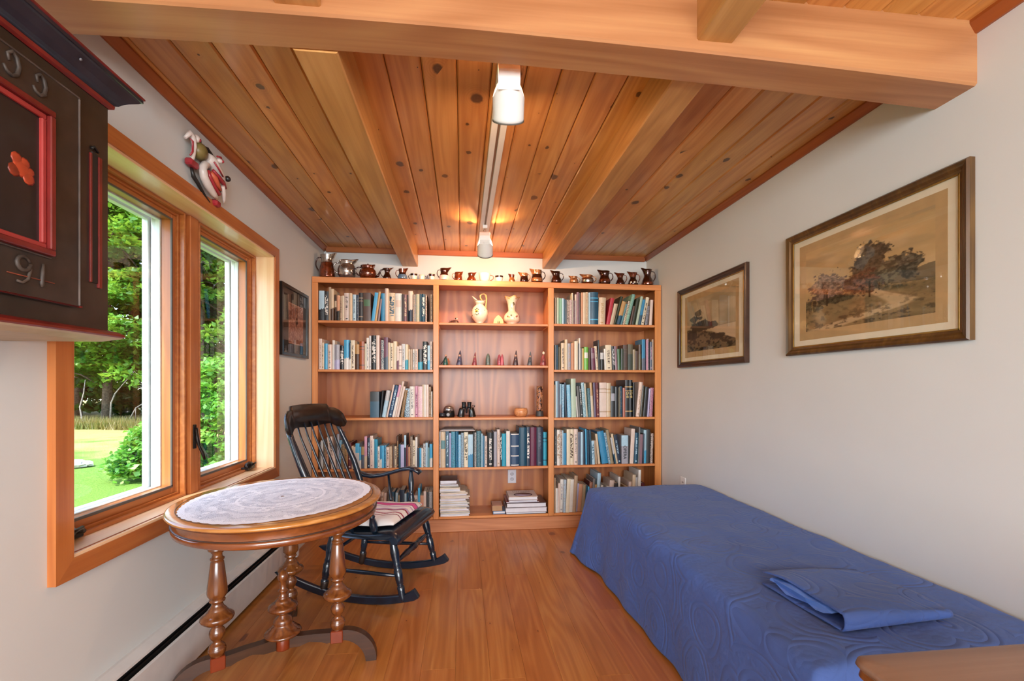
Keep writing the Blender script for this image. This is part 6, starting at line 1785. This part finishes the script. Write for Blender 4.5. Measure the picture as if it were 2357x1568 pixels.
def land_small(U, V):
    x = 1 - U
    C = np.ones(U.shape + (3,)) * L3('a4906e')
    C = mixc(C, L3('bca684'), sstep(0.4, 0.75, fbm(x * 3, V * 4, 21)))
    C = mixc(C, L3('c4aa8a'), ((V < 0.40) & (V > 0.1)).astype(float) * sstep(0.45, 0.7, x))
    C = mixc(C, L3('867458'), sstep(0.006, 0.0, np.abs(V - 0.40 - 0.03 * (x - .5))) * (x > 0.5))
    gy = 0.40 - 0.30 * x ** 1.6 + 0.05 * fbm(x * 6, x * 0, 22)
    gm = sstep(0.015, -0.015, V - gy)
    C = mixc(C, L3('6c5a40'), gm)
    C = mixc(C, L3('322a1e'), gm * sstep(0.44, 0.60, fbm(x * 22, V * 26, 23, 5)))
    for cx, cy, rx, ry, sd in ((0.30, 0.46, 0.26, 0.12, 31), (0.10, 0.32, 0.16, 0.10, 32), (0.56, 0.44, 0.12, 0.06, 33), (0.70, 0.22, 0.14, 0.05, 36)):
        n = fbm(x * 12, V * 12, sd)
        d = np.sqrt(((x - cx) / rx) ** 2 + ((V - cy) / ry) ** 2) + (n - 0.5) * 0.9
        C = mixc(C, L3('2a251c'), sstep(1.05, 0.85, d) * 0.95)
    for cx, cy, rx, ry, sd in ((0.26, 0.72, 0.10, 0.07, 41), (0.17, 0.62, 0.09, 0.06, 42), (0.31, 0.62, 0.06, 0.04, 43)):
        n = fbm(x * 16, V * 16, sd)
        d = np.sqrt(((x - cx) / rx) ** 2 + ((V - cy) / ry) ** 2) + (n - 0.5) * 1.1
        C = mixc(C, L3('3c3426'), sstep(1.0, 0.8, d) * 0.9)
    C = mixc(C, L3('3c3024'), sstep(0.012, 0.004, np.abs(x - 0.13 - 0.35 * (V - 0.4))) * ((V > 0.4) & (V < 0.72)))
    return C
def picture(name, label, yc, zc, W, H, sheetW, sheetH, imgW, imgH, img_dy, img_dz, fn, fw, group=None, fm=M_GOLD):
    t_ = thing(name, label, 'picture', (XR - 0.0005, yc, zc), 0, group)
    # frame members in local coords: x negative = into the room
    def mem(a, b, horizontal):
        pass
    prof = [(0, 0.0), (0, 0.020), (0.006, 0.026), (0.014, 0.022), (0.020, 0.020), (0.028, 0.014), (0.036, 0.012), (fw, 0.010), (fw, 0.0)]   # (inwards, proud)
    prof = [(a * fw / 0.04, b) for a, b in prof]
    prof = [(min(a, fw), b) for a, b in prof]
    def side(p, q, inw, mat):
        p = Vector(p); q = Vector(q); d = (q - p).normalized(); inw = Vector(inw)
        r0 = [tuple(p + inw * a + d * a + Vector((-b, 0, 0))) for a, b in prof]
        r1 = [tuple(q + inw * a - d * a + Vector((-b, 0, 0))) for a, b in prof]
        return MB().loft([r0, r1], True, True, False)
    hw, hh = W / 2, H / 2
    for p, q, inw in (((0, -hw, -hh), (0, -hw, hh), (0, 1, 0)), ((0, hw, hh), (0, hw, -hh), (0, -1, 0)), ((0, -hw, hh), (0, hw, hh), (0, 0, -1)), ((0, hw, -hh), (0, -hw, -hh), (0, 0, 1))):
        side(p, q, inw, None).build('frame_side', fm, t_)
    m = MB()
    b0 = fw * 0.9
    for y0, y1, z0, z1 in ((-hw + b0, -hw + fw + 0.002, -hh + b0, hh - b0), (hw - fw - 0.002, hw - b0, -hh + b0, hh - b0), (-hw + b0, hw - b0, -hh + b0, -hh + fw + 0.002), (-hw + b0, hw - b0, hh - fw - 0.002, hh - b0)):
        m.bbox(-0.0125, -0.008, y0, y1, z0, z1, 0.001)
    m.build('gilt_slip', M_GILT, t_)
    MB().box(-0.006, -0.003, -hw + 0.01, hw - 0.01, -hh + 0.01, hh - 0.01).build('mat_board', M_MAT, t_)
    MB().box(-0.0066, -0.006, -sheetW / 2 + img_dy * 0, sheetW / 2, -sheetH / 2 + img_dz * 0, sheetH / 2).build('tan_sheet', plain('tan_sheet_' + name, 'b8986a' if fm is M_GOLD else 'c4a888', 0.8, noise=0.03), t_)
    paint_mesh('print', imgW, imgH, 300, 200, fn, t_, -0.0068, loc=(0, img_dy, img_dz))
    MB().box(-0.0092, -0.0084, -hw + fw, hw - fw, -hh + fw, hh - fw).build('glass', M_PGLASS, t_)
    return t_
picture('framed_picture', 'large gilt-framed landscape print of trees and winding lane, nearer the camera end of the bed', 1.690, 1.588, 0.826, 0.588, 0.672, 0.452, 0.592, 0.374, 0.0, 0.0, land_big, 0.040, 'gilt-framed landscape prints over the bed')
picture('framed_picture', 'smaller gilt-framed landscape print of lone tree on a rocky bank, nearer the bookcase', 2.836, 1.566, 0.828, 0.578, 0.650, 0.440, 0.585, 0.362, 0.0, 0.0, land_small, 0.040, 'gilt-framed landscape prints over the bed', M_FRAMED)

# black-framed picture on the window wall
bp = thing('framed_picture', 'small black-framed print with reddish panel between the window and bookcase', 'picture', (XL + 0.0005, 3.195, 1.568))
hw, hh = 0.245, 0.230
m = MB(); fw = 0.022
for a_ in ((-hw, -hw + fw, -hh, hh), (hw - fw, hw, -hh, hh), (-hw + fw, hw - fw, -hh, -hh + fw), (-hw + fw, hw - fw, hh - fw, hh)):
    MB().bbox(0, 0.022, *a_, 0.002).build('frame_side', M_BLACKF, bp)
MB().box(0.004, 0.008, -hw + 0.01, hw - 0.01, -hh + 0.01, hh - 0.01).build('mat_board', plain('dark_mat', '2a1e1a', 0.7), bp)
def redpanel(U, V):
    C = np.ones(U.shape + (3,)) * L3('8c5c4c')
    C = mixc(C, L3('b08070'), sstep(0.4, 0.6, fbm(U * 16, V * 18, 51)))
    C = mixc(C, L3('5c3834'), sstep(0.55, 0.7, fbm(U * 30, V * 34, 52)) * 0.7)
    d = np.abs(U - 0.55) / 0.18 + np.abs(V - 0.58) / 0.22
    C = mixc(C, L3('2c1c1c'), sstep(1.0, 0.8, d + fbm(U * 14, V * 14, 53) * 0.6))
    e = np.minimum(np.minimum(U, 1 - U), np.minimum(V, 1 - V))
    C = mixc(C, L3('c09484'), (e < 0.03).astype(float) * 0.6)
    return C
paint_mesh('print', 0.27, 0.27, 60, 60, redpanel, bp, 0.0082, loc=(0, 0.03, -0.01))
MB().box(0.0125, 0.0135, -hw + fw, hw - fw, -hh + fw, hh - fw).build('glass', M_PGLASS, bp)

# ------------------------------------------------------------------ CARVED MASK on the window wall
mk = thing('carved_mask', 'small carved white and red open-mouthed beast mask above the window', 'mask', (XL, 2.09, 2.09))
M_MW = plain('mask_white', 'd8ccc4', 0.4, noise=0.05, coat=0.3); M_MR = plain('mask_red', '9c2430', 0.4, noise=0.08, coat=0.3)
M_MB = plain('mask_black', '1c1a18', 0.4); M_MO = plain('mask_orange', 'c05a3c', 0.45, noise=0.1); M_MG = plain('mask_olive_gold', '7c6c3c', 0.4, noise=0.15)
def mt(pts, r, mat, name, flat=None):
    # points given as (y, z, proud)
    return MB().tube([(p[2], p[0], p[1]) for p in pts], r, 8, flat=flat).build(name, mat, mk)
# y grows towards the bookcase (image right)
mt([(-0.128, 0.060, 0.02), (-0.112, 0.090, 0.03), (-0.092, 0.086, 0.03), (-0.082, 0.050, 0.03), (-0.086, 0.000, 0.025), (-0.100, -0.028, 0.02)], [0.006, 0.010, 0.011, 0.010, 0.009, 0.007], M_MW, 'ear')
mt([(-0.112, 0.066, 0.030), (-0.100, 0.062, 0.034), (-0.098, 0.02, 0.032), (-0.108, 0.0, 0.028)], [0.003, 0.004, 0.004, 0.003], M_MR, 'ear_line')
MB().sphere((0.03, -0.070, 0.088), 0.016, 12, 8).build('curl', M_MW, mk)
MB().sphere((0.042, -0.066, 0.084), 0.007, 8, 6).build('curl_centre', M_MR, mk)
MB().sphere((0.028, -0.040, 0.050), 0.036, 14, 9, sx=0.8).build('crown', M_MG, mk)
for k in range(7):
    a = 0.2 + 0.3 * k
    mt([(-0.045 + 0.02 * k, 0.078 - 0.001 * k * k, 0.03), (-0.040 + 0.021 * k, 0.092 - 0.003 * k, 0.035)], [0.0035, 0.0015], M_MB, 'tuft')
mt([(-0.045, 0.074, 0.03), (0.0, 0.084, 0.038), (0.045, 0.066, 0.04)], 0.006, M_MB, 'mane')
# upper face: snout from the brow to the nose
MB().loft([[(0.036 + rx * math.cos(a) * 0.9, y, z + rz * math.sin(a)) for a in [2 * PI * k / 14 for k in range(14)]] for y, z, rx, rz in ((-0.005, 0.045, 0.020, 0.020), (0.020, 0.040, 0.034, 0.030), (0.050, 0.022, 0.036, 0.026), (0.085, 0.008, 0.032, 0.018), (0.110, 0.000, 0.028, 0.018), (0.122, -0.006, 0.012, 0.010))]).build('snout', M_MW, mk)
MB().sphere((0.066, 0.112, 0.004), 0.013, 10, 7).build('nostril', M_MB, mk)
MB().sphere((0.066, 0.042, 0.052), 0.013, 10, 7, sz=0.8).build('eye', M_MW, mk)
MB().sphere((0.077, 0.046, 0.052), 0.0065, 8, 6).build('pupil', M_MR, mk)
mt([(0.022, 0.062, 0.066), (0.045, 0.070, 0.070), (0.068, 0.056, 0.066)], 0.004, M_MR, 'brow')
mt([(0.006, 0.030, 0.062), (0.035, 0.010, 0.068), (0.075, -0.002, 0.064)], 0.0035, M_MR, 'cheek_line')
mt([(0.010, -0.004, 0.055), (0.050, -0.018, 0.060), (0.090, -0.026, 0.058), (0.122, -0.034, 0.050)], [0.006, 0.009, 0.010, 0.008], M_MR, 'upper_lip')
# jaw: a white crescent with red gum and orange tongue
mt([(0.000, 0.010, 0.04), (-0.032, 0.000, 0.045), (-0.050, -0.026, 0.045), (-0.040, -0.056, 0.045), (-0.008, -0.080, 0.045), (0.035, -0.098, 0.045), (0.070, -0.104, 0.042)], [0.012, 0.015, 0.016, 0.017, 0.017, 0.014, 0.008], M_MW, 'jaw')
mt([(-0.024, -0.020, 0.052), (-0.010, -0.048, 0.054), (0.025, -0.072, 0.054), (0.064, -0.086, 0.052), (0.086, -0.074, 0.048)], [0.007, 0.009, 0.009, 0.009, 0.006], M_MR, 'gum')
mt([(-0.006, -0.022, 0.052), (0.018, -0.036, 0.058), (0.040, -0.052, 0.058), (0.070, -0.066, 0.055)], [0.010, 0.014, 0.011, 0.007], M_MO, 'tongue')
MB().sphere((0.03, 0.03, -0.035), 0.036, 12, 8, sx=0.4).build('mouth_hollow', M_MB, mk)
for yy, zz in ((0.012, -0.020), (0.052, -0.034), (0.080, -0.044)):
    mt([(yy, zz, 0.056), (yy + 0.004, zz - 0.014, 0.056)], [0.005, 0.001], M_MW, 'tooth')
mt([(0.085, -0.040, 0.056), (0.105, -0.062, 0.05), (0.122, -0.090, 0.045), (0.130, -0.104, 0.04)], [0.010, 0.012, 0.007, 0.001], M_MW, 'beard_tuft')
mt([(0.100, -0.036, 0.05), (0.125, -0.060, 0.045), (0.128, -0.080, 0.04)], [0.006, 0.007, 0.001], M_MW, 'beard_tuft')
MB().bbox(0.01, 0.04, -0.120, -0.062, -0.040, -0.012, 0.006).build('side_block', M_MR, mk)
MB().bbox(0.01, 0.040, 0.070, 0.112, -0.132, -0.104, 0.007).build('chin_block', M_MR, mk)
mt([(-0.085, -0.040, 0.02), (-0.07, -0.07, 0.02), (-0.045, -0.085, 0.022), (0.0, -0.112, 0.022), (0.05, -0.13, 0.02)], [0.006, 0.009, 0.008, 0.006, 0.004], M_MB, 'fur_edge')

# ------------------------------------------------------------------ TRACK with two lamp heads
tk = thing('track_light_rail', 'white ceiling track running from the beam towards the bookcase', 'track', (0.158, 2.42, ZC))
MB().bbox(-0.034, -0.006, -1.01, 1.13, -0.024, 0.0, 0.002).bbox(0.006, 0.034, -1.01, 1.13, -0.024, 0.0, 0.002).bbox(-0.034, 0.034, -1.01, 1.13, -0.006, 0.0, 0.001).bbox(-0.034, 0.034, 1.13, 1.15, -0.024, 0.0, 0.002).build('rail', M_WHITEP, tk)
MB().box(-0.006, 0.006, -1.01, 1.13, -0.012, -0.006).build('slot', plain('track_slot', '8a7462', 0.4, 0.3), tk)
M_HEAD = plain('lamp_white', 'e4e2dc', 0.38, noise=0.01)
def lamp_head(y, label, tilt, z=None, dx=0.0):
    t_ = thing('track_lamp', label, 'spotlight', (0.158, y, ZC - 0.024), 0, 'two white spot heads on the ceiling track')
    MB().bbox(-0.017, 0.017, -0.075, -0.035, -0.022, 0.0005, 0.003).build('adapter', M_WHITEP, t_)
    MB().turned((0, -0.055, -0.02), (0, -0.035, -0.055), [(0, 0.006), (1, 0.006)], 10).build('stem', plain('stem_steel', 'a09488', 0.3, 0.7), t_)
    # head axis points down and towards the bookcase
    ax = Vector((0.05, math.cos(tilt), -math.sin(tilt))).normalized()
    q = ax.to_track_quat('Z', 'Y').to_matrix().to_4x4()
    M = Matrix.Translation((dx, -0.045, -0.085)) @ q
    R = 0.055
    seg = 36
    def shell(r):
        rings = []
        for z_ in np.linspace(0, 1, 10):
            rg = []
            for k in range(seg):
                a = 2 * PI * k / seg
                # side notches: the rear of the can is cut down to a strap on top and below
                notch = 0.055 * (abs(math.cos(a)) ** 3)
                zz = notch + (0.125 - notch) * z_
                rg.append((r * math.cos(a), r * math.sin(a), zz))
            rings.append(rg)
        return rings
    so = shell(R); si_ = shell(R - 0.003)
    MB().loft(so + si_[::-1] + [so[0]], True, False, True, M).build('shade', M_HEAD, t_)
    MB().lathe([(R + 0.001, 0.121), (R + 0.0015, 0.126), (R - 0.003, 0.127), (R - 0.004, 0.121)], 36, M=M, caps=False).build('rim', plain('lamp_rim', '6c6860', 0.4), t_)
    # strap over the rear of the can
    pts = [(0, R * 1.0, 0.02), (0, R * 0.93, -0.012), (0, R * 0.6, -0.034), (0, 0, -0.042), (0, -R * 0.6, -0.034), (0, -R * 0.93, -0.012), (0, -R * 1.0, 0.02)]
    rings = []
    for i, p in enumerate(pts):
        u = i / 6; wv_ = 0.036
        n = Vector(p) - Vector((0, 0, 0.02)); n.normalize()
        rings.append([tuple(Vector(p) + Vector((s_ * wv_, 0, 0)) + n * d_) for s_, d_ in ((-1, 0), (1, 0), (1, -0.003), (-1, -0.003))])
    MB().loft(rings, True, True, False, M).build('strap', M_HEAD, t_)
    MB().lathe([(0.012, -0.02), (0.014, 0.02), (0.014, 0.038), (0.001, 0.040)], 18, M=M).build('socket', plain('lamp_socket', '2a2622', 0.5), t_)
    bulb = NT('bulb_' + str(round(y, 1)))
    em = bulb.n('Emission'); em.inputs[0].default_value = (1.0, 0.62, 0.34, 1); em.inputs[1].default_value = 18.0
    MB().lathe([(0.010, 0.040), (0.016, 0.05), (0.017, 0.056), (0.001, 0.060)], 20, M=M).build('bulb', bulb.done(em.outputs[0]), t_)
    p = (Matrix.Translation(t_.location) @ M) @ Vector((0, 0, 0.119))
    return p, ax
p2, a2 = lamp_head(3.215, 'far white spotlight head, close to the bookcase', math.radians(48))
p1, a1 = lamp_head(1.555, 'near white spotlight head, just beyond the header beam', math.radians(46), dx=-0.002)
light('bulb_far', 'POINT', tuple(p2), 15.0, (1.0, 0.58, 0.32), shadow_soft_size=0.02)
light('bulb_near', 'POINT', tuple(p1), 6.0, (1.0, 0.60, 0.34), shadow_soft_size=0.02)
# ------------------------------------------------------------------ OUTSIDE: lawn, shrub, trees
GZ = -0.42
t = NT('lawn_grass'); v = coords(t, False)
n1 = t.noise(v, 0.55, 3); n2 = t.noise(v, 40, 3, 0.7)
sp = t.n('SeparateXYZ'); t.l(v, sp.inputs[0])
c1 = t.ramp(n2, [(0.3, lin4('4c7028')), (0.7, lin4('7c9c48'))])
c2 = t.ramp(n2, [(0.3, lin4('8c8450')), (0.7, lin4('b4a870'))])
far = t.math('ADD', n1, t.math('MULTIPLY_ADD', sp.outputs[1], 0.05, -0.55))
M_LAWN = t.done(t.pbr(t.mix(t.ramp(far, [(0.42, (0, 0, 0, 1)), (0.62, (1, 1, 1, 1))]), c1, c2), 0.9, bump=n2, bump_s=0.6, bump_d=0.03, spec=0.1))
m = MB(); g = []
for i in range(41):
    x = -44 + 43 * i / 40 + 0.0
    rg = []
    for j in range(61):
        y = -12 + 60 * j / 60
        rg.append((min(x, XL - WT - 0.02), y, GZ + 0.10 * float(fbm(np.array(x * .3), np.array(y * .3), 2)) - 0.05))
    g.append(rg)
m.loft(g, False, False)
struct('lawn', m, M_LAWN)

def leaf_mat(name, c0, c1, c2, sc_=0.7):
    t = NT(name); tc = t.n('TexCoord'); v = tc.outputs['Object']
    n = t.noise(v, sc_, 2); n2 = t.noise(v, 9.0, 2)
    f = t.math('ADD', t.math('MULTIPLY', n, 0.6), t.math('MULTIPLY', n2, 0.4))
    col = t.ramp(f, [(0.34, lin4(c0)), (0.5, lin4(c1)), (0.66, lin4(c2))])
    d = t.n('BsdfDiffuse'); t.l(col, d.inputs[0])
    tr = t.n('BsdfTranslucent'); t.l(t.mix(0.3, col, (0.45, 0.6, 0.05, 1)), tr.inputs[0])
    gl = t.n('BsdfGlossy'); gl.inputs['Roughness'].default_value = 0.4; gl.inputs['Color'].default_value = (0.5, 0.55, 0.5, 1)
    m1 = t.n('MixShader'); m1.inputs[0].default_value = 0.45; t.l(d.outputs[0], m1.inputs[1]); t.l(tr.outputs[0], m1.inputs[2])
    m2 = t.n('MixShader'); m2.inputs[0].default_value = 0.06; t.l(m1.outputs[0], m2.inputs[1]); t.l(gl.outputs[0], m2.inputs[2])
    return t.done(m2.outputs[0])
M_LEAF1 = leaf_mat('maple_leaves', '2c5a1c', '4c8428', '8cb444')
M_LEAF2 = leaf_mat('bright_maple_leaves', '3c7420', '68a02e', 'a8cc50')
M_LEAF3 = leaf_mat('dark_woodland_leaves', '16301a', '20421e', '34602a')
M_LEAF4 = leaf_mat('shrub_leaves', '3c7c24', '60a032', '9cc45c', 2.0)
M_BARK = plain('bark', '5c5044', 0.9, noise=0.2)
M_BARK2 = plain('pale_dead_branch', '8c847c', 0.9, noise=0.15)

def leaves(name, centers, radii, count, size, mat, par, flat=0.35, droop=0.3, seed=0, base=None):
    """leaf blades gathered in flattened sprays; one mesh"""
    r = np.random.default_rng(seed)
    centers = np.array(centers, dtype=float); radii = np.array(radii, dtype=float)
    K = len(centers)
    idx = np.repeat(np.arange(K), count)
    N = len(idx)
    d = r.normal(size=(N, 3)); d /= np.linalg.norm(d, axis=1)[:, None]
    rad = radii[idx] * r.random(N) ** 0.45
    P = centers[idx] + d * rad[:, None] * np.array([1, 1, flat])
    hor = np.linalg.norm((P - centers[idx])[:, :2], axis=1)
    P[:, 2] -= droop * hor ** 2 / np.maximum(radii[idx], 0.1)
    # orientation: normals roughly up with scatter
    nrm = r.normal(size=(N, 3)) * 0.55 + np.array([0.0, 0.0, 1.0]); nrm /= np.linalg.norm(nrm, axis=1)[:, None]
    t1 = np.cross(nrm, r.normal(size=(N, 3))); t1 /= np.linalg.norm(t1, axis=1)[:, None]
    t2 = np.cross(nrm, t1)
    s = size * (0.6 + 0.8 * r.random(N))[:, None]
    A = P - t1 * s * 0.5; B = P + t2 * s * 0.36 - nrm * s * 0.08; C = P + t1 * s * 0.6; D = P - t2 * s * 0.36 - nrm * s * 0.08
    V = np.stack([A, B, C, D], 1).reshape(-1, 3)
    me = bpy.data.meshes.new(name)
    me.vertices.add(4 * N); me.vertices.foreach_set('co', V.ravel())
    me.loops.add(4 * N); me.loops.foreach_set('vertex_index', np.arange(4 * N, dtype=np.int32))
    me.polygons.add(N); me.polygons.foreach_set('loop_start', np.arange(0, 4 * N, 4, dtype=np.int32)); me.polygons.foreach_set('loop_total', np.full(N, 4, dtype=np.int32))
    me.update(calc_edges=True)
    me.materials.append(mat)
    o = place(name, me, par)
    o['kind'] = 'stuff'
    return o

def tree(x, y, H, R, label, mat, low=1.2, sprays=70, per=110, size=0.15, seed=0, kind='tree', group='trees beyond the lawn'):
    r = random.Random(seed)
    t_ = thing('tree', label, 'tree', (x, y, GZ), 0, group)
    m = MB(); m.tube([(0, 0, -0.1), (0.05, 0.03, H * 0.3), (-0.05, 0.06, H * 0.6), (0.02, 0, H * 0.92)], [0.17, 0.13, 0.09, 0.02], 8)
    m.build('trunk', M_BARK, t_)
    cs = []; rs = []
    for i in range(sprays):
        u = r.random() ** 0.85
        z = low + (H - low) * u
        env = R * (1 - 0.75 * max(0, (u - 0.25) / 0.75) ** 1.6) * (0.7 + 0.3 * min(1, u / 0.15))
        a = r.uniform(0, 2 * PI); q = env * (0.45 + 0.6 * math.sqrt(r.random()))
        cs.append((q * math.cos(a), q * math.sin(a), z)); rs.append(r.uniform(0.45, 0.95) * (0.7 + 0.3 * R / 2.5))
    for c, rr_ in list(zip(cs, rs))[:16]:
        m = MB(); z0 = max(0.5, c[2] - 0.5 - r.random())
        m.tube([(0, 0, z0), (c[0] * 0.5, c[1] * 0.5, (z0 + c[2]) / 2 + 0.15), (c[0], c[1], c[2])], [0.05, 0.03, 0.01], 6)
        m.build('branch', M_BARK, t_)
    leaves('foliage', cs, rs, per, size, mat, t_, seed=seed)
    return t_
def dirpt(px, depth):
    a = (px - 1178.5) / 1040.0
    return (depth * (math.sin(PSI) + a * math.cos(PSI)), depth * (math.cos(PSI) - a * math.sin(PSI)))
TR_ = [(120, 17.5, 10.5, 2.6, 'bright maple tree nearest the stones, first seen past the hanging cabinet', M_LEAF2, 1.9),
       (245, 18.0, 12.0, 3.0, 'tall light green maple filling the nearer sash above the dead branches', M_LEAF2, 2.0),
       (350, 19.0, 11.0, 2.7, 'mid green maple behind the nearer sash frame, over the shrub tips', M_LEAF1, 1.6),
       (460, 18.0, 11.5, 2.8, 'mid green maple behind the central post, seen through the far sash', M_LEAF1, 1.3),
       (560, 19.0, 12.0, 2.9, 'darker green maple at the bookcase edge of the far sash', M_LEAF1, 1.0),
       (680, 18.0, 11.5, 2.8, 'green maple hidden behind the wall past the far sash', M_LEAF1, 1.0),
       (-20, 18.0, 11.0, 2.8, 'green maple standing beyond the hanging cabinet', M_LEAF1, 1.5)]
for i, (px, dep, H, R, lab, mt_, low) in enumerate(TR_):
    x, y = dirpt(px, dep)
    tree(x, y, H, R, lab, mt_, low, 92, 150, 0.20, 100 + i)
# dark woodland standing behind
for i, (px, dep) in enumerate([(40, 24), (180, 23), (300, 25), (400, 23.5), (510, 25), (620, 24), (740, 25), (-120, 24)]):
    x, y = dirpt(px, dep)
    tree(x, y, 15.5, 3.6, 'dark woodland tree number %s from the camera side behind the maples' % ORD[i], M_LEAF3, 0.2, 130, 120, 0.30, 200 + i, group='dark trees behind the maples')
# dead pale branches under the maples
x, y = dirpt(215, 16.6)
db_ = thing('fallen_branch', 'pale dead forked branch arching up from the grass edge', 'branch', (x, y, GZ))
q = Vector((math.cos(PSI), -math.sin(PSI), 0))
def bq(a, z): return (q.x * a, q.y * a, z)
MB().tube([bq(-0.30, 0.05), bq(-0.42, 0.30), bq(-0.50, 0.75), bq(-0.36, 1.25), bq(-0.30, 1.75)], [0.03, 0.028, 0.024, 0.02, 0.012], 6).build('limb', M_BARK2, db_)
MB().tube([bq(-0.30, 0.05), bq(0.0, 0.12), bq(0.35, 0.10)], [0.028, 0.02, 0.01], 6).build('limb', M_BARK2, db_)
x, y = dirpt(262, 16.8)
db_ = thing('fallen_branch', 'pale dead branch leaning up to the low maple boughs', 'branch', (x, y, GZ))
MB().tube([bq(-0.15, 0.0), bq(-0.10, 0.9), bq(0.05, 1.25), bq(0.35, 1.6), bq(0.75, 2.05)], [0.03, 0.026, 0.022, 0.018, 0.010], 6).build('limb', M_BARK2, db_)
MB().tube([bq(0.75, 2.05), bq(0.35, 2.20)], [0.012, 0.006], 6).build('limb', M_BARK2, db_)
x, y = dirpt(325, 17.0)
db_ = thing('fallen_branch', 'low dead branch with side twigs near the window post', 'branch', (x, y, GZ))
MB().tube([bq(-0.5, 0.15), bq(-0.2, 0.7), bq(0.2, 0.95), bq(0.6, 1.35)], [0.026, 0.022, 0.016, 0.008], 6).build('limb', M_BARK2, db_)
MB().tube([bq(-0.2, 0.7), bq(-0.22, 0.3)], [0.014, 0.006], 6).build('limb', M_BARK2, db_)
MB().tube([bq(0.05, 0.86), bq(0.10, 0.5)], [0.012, 0.005], 6).build('limb', M_BARK2, db_)
# shrub outside the far sash
def shrub(px, dep, R, H, lab, seed, n=60, per=70, size=0.085, mat=None):
    x, y = dirpt(px, dep); r = random.Random(seed)
    t_ = thing('shrub', lab, 'shrub', (x, y, GZ), 0, 'leafy shrubs outside the window')
    cs = []; rs = []
    for i in range(n):
        u = r.random(); a = r.uniform(0, 2 * PI)
        z = 0.12 + (H - 0.12) * u; e = R * math.sqrt(max(0.05, 1 - (u * 1.02) ** 2.2)) * (0.55 + 0.5 * r.random())
        cs.append((e * math.cos(a), e * math.sin(a), z)); rs.append(r.uniform(0.16, 0.30))
    for c in cs[:12]:
        MB().tube([(0, 0, 0), (c[0] * 0.4, c[1] * 0.4, c[2] * 0.6), c], [0.012, 0.009, 0.004], 5).build('stem', M_BARK, t_)
    leaves('foliage', cs, rs, per, size, mat or M_LEAF4, t_, 0.6, 0.1, seed)
    return t_
shrub(505, 7.6, 0.78, 1.95, 'tall bushy shrub filling the lower half of the far sash', 61, 90, 80)
shrub(600, 7.2, 0.75, 1.7, 'leafy shrub past the bookcase edge of the far sash', 62, 70, 70)
shrub(390, 7.9, 0.62, 1.05, 'lower shrub spreading out behind the central window post', 63, 60, 60)
shrub(322, 7.6, 0.34, 0.62, 'low leafy shrub tip with pointed leaves on the lawn', 64, 26, 45, 0.10)
# rough grass at the lawn edge
r = np.random.default_rng(5)
N = 5200
px = r.uniform(60, 640, N); dep = 15.6 + r.random(N) * 1.5
a = (px - 1178.5) / 1040.0
X = dep * (math.sin(PSI) + a * math.cos(PSI)); Y = dep * (math.cos(PSI) - a * math.sin(PSI))
h = 0.18 + 0.30 * r.random(N); w = 0.02
dx = r.normal(size=N) * 0.08; dy = r.normal(size=N) * 0.08
an = r.uniform(0, PI, N)
V = np.stack([np.stack([X - w * np.cos(an), Y - w * np.sin(an), np.full(N, GZ)], 1), np.stack([X + w * np.cos(an), Y + w * np.sin(an), np.full(N, GZ)], 1), np.stack([X + dx, Y + dy, GZ + h], 1)], 1).reshape(-1, 3)
me = bpy.data.meshes.new('tall_grass'); me.from_pydata(V.tolist(), [], [(3 * i, 3 * i + 1, 3 * i + 2) for i in range(N)])
me.materials.append(leaf_mat('dry_grass', '6c7a3c', '90804c', 'a8986c', 1.0))
tg_ = place('tall_grass', me); tag(tg_, 'strip of rough tall grass where the lawn meets the trees', 'grass', kind='stuff')
# two pale stones in the lawn
for px_, dp, sx, sz, lab in ((172, 8.6, 0.20, 0.13, 'larger pale flat stone lying in the lawn by the window frame'), (192, 8.7, 0.17, 0.09, 'smaller pale stone beside the larger one in the lawn')):
    x, y = dirpt(px_, dp)
    m = MB(); rq = random.Random(px_)
    rings = []
    for i in range(7):
        ph = PI * i / 6
        rings.append([(sx * max(0.02, math.sin(ph)) * math.cos(a) * (1 + 0.25 * math.sin(3 * a + i)), sx * 0.8 * max(0.02, math.sin(ph)) * math.sin(a) * (1 + 0.2 * math.cos(2 * a + i)), -sz * math.cos(ph) * 0.7 + sz * 0.3) for a in [2 * PI * k / 9 for k in range(9)]])
    o = m.loft(rings, True, True, False).build('stone', plain('pale_granite', 'b8b0a8', 0.85, noise=0.12), None, (x, y, GZ + 0.02))
    tag(o, lab, 'stone', 'stones in the lawn')
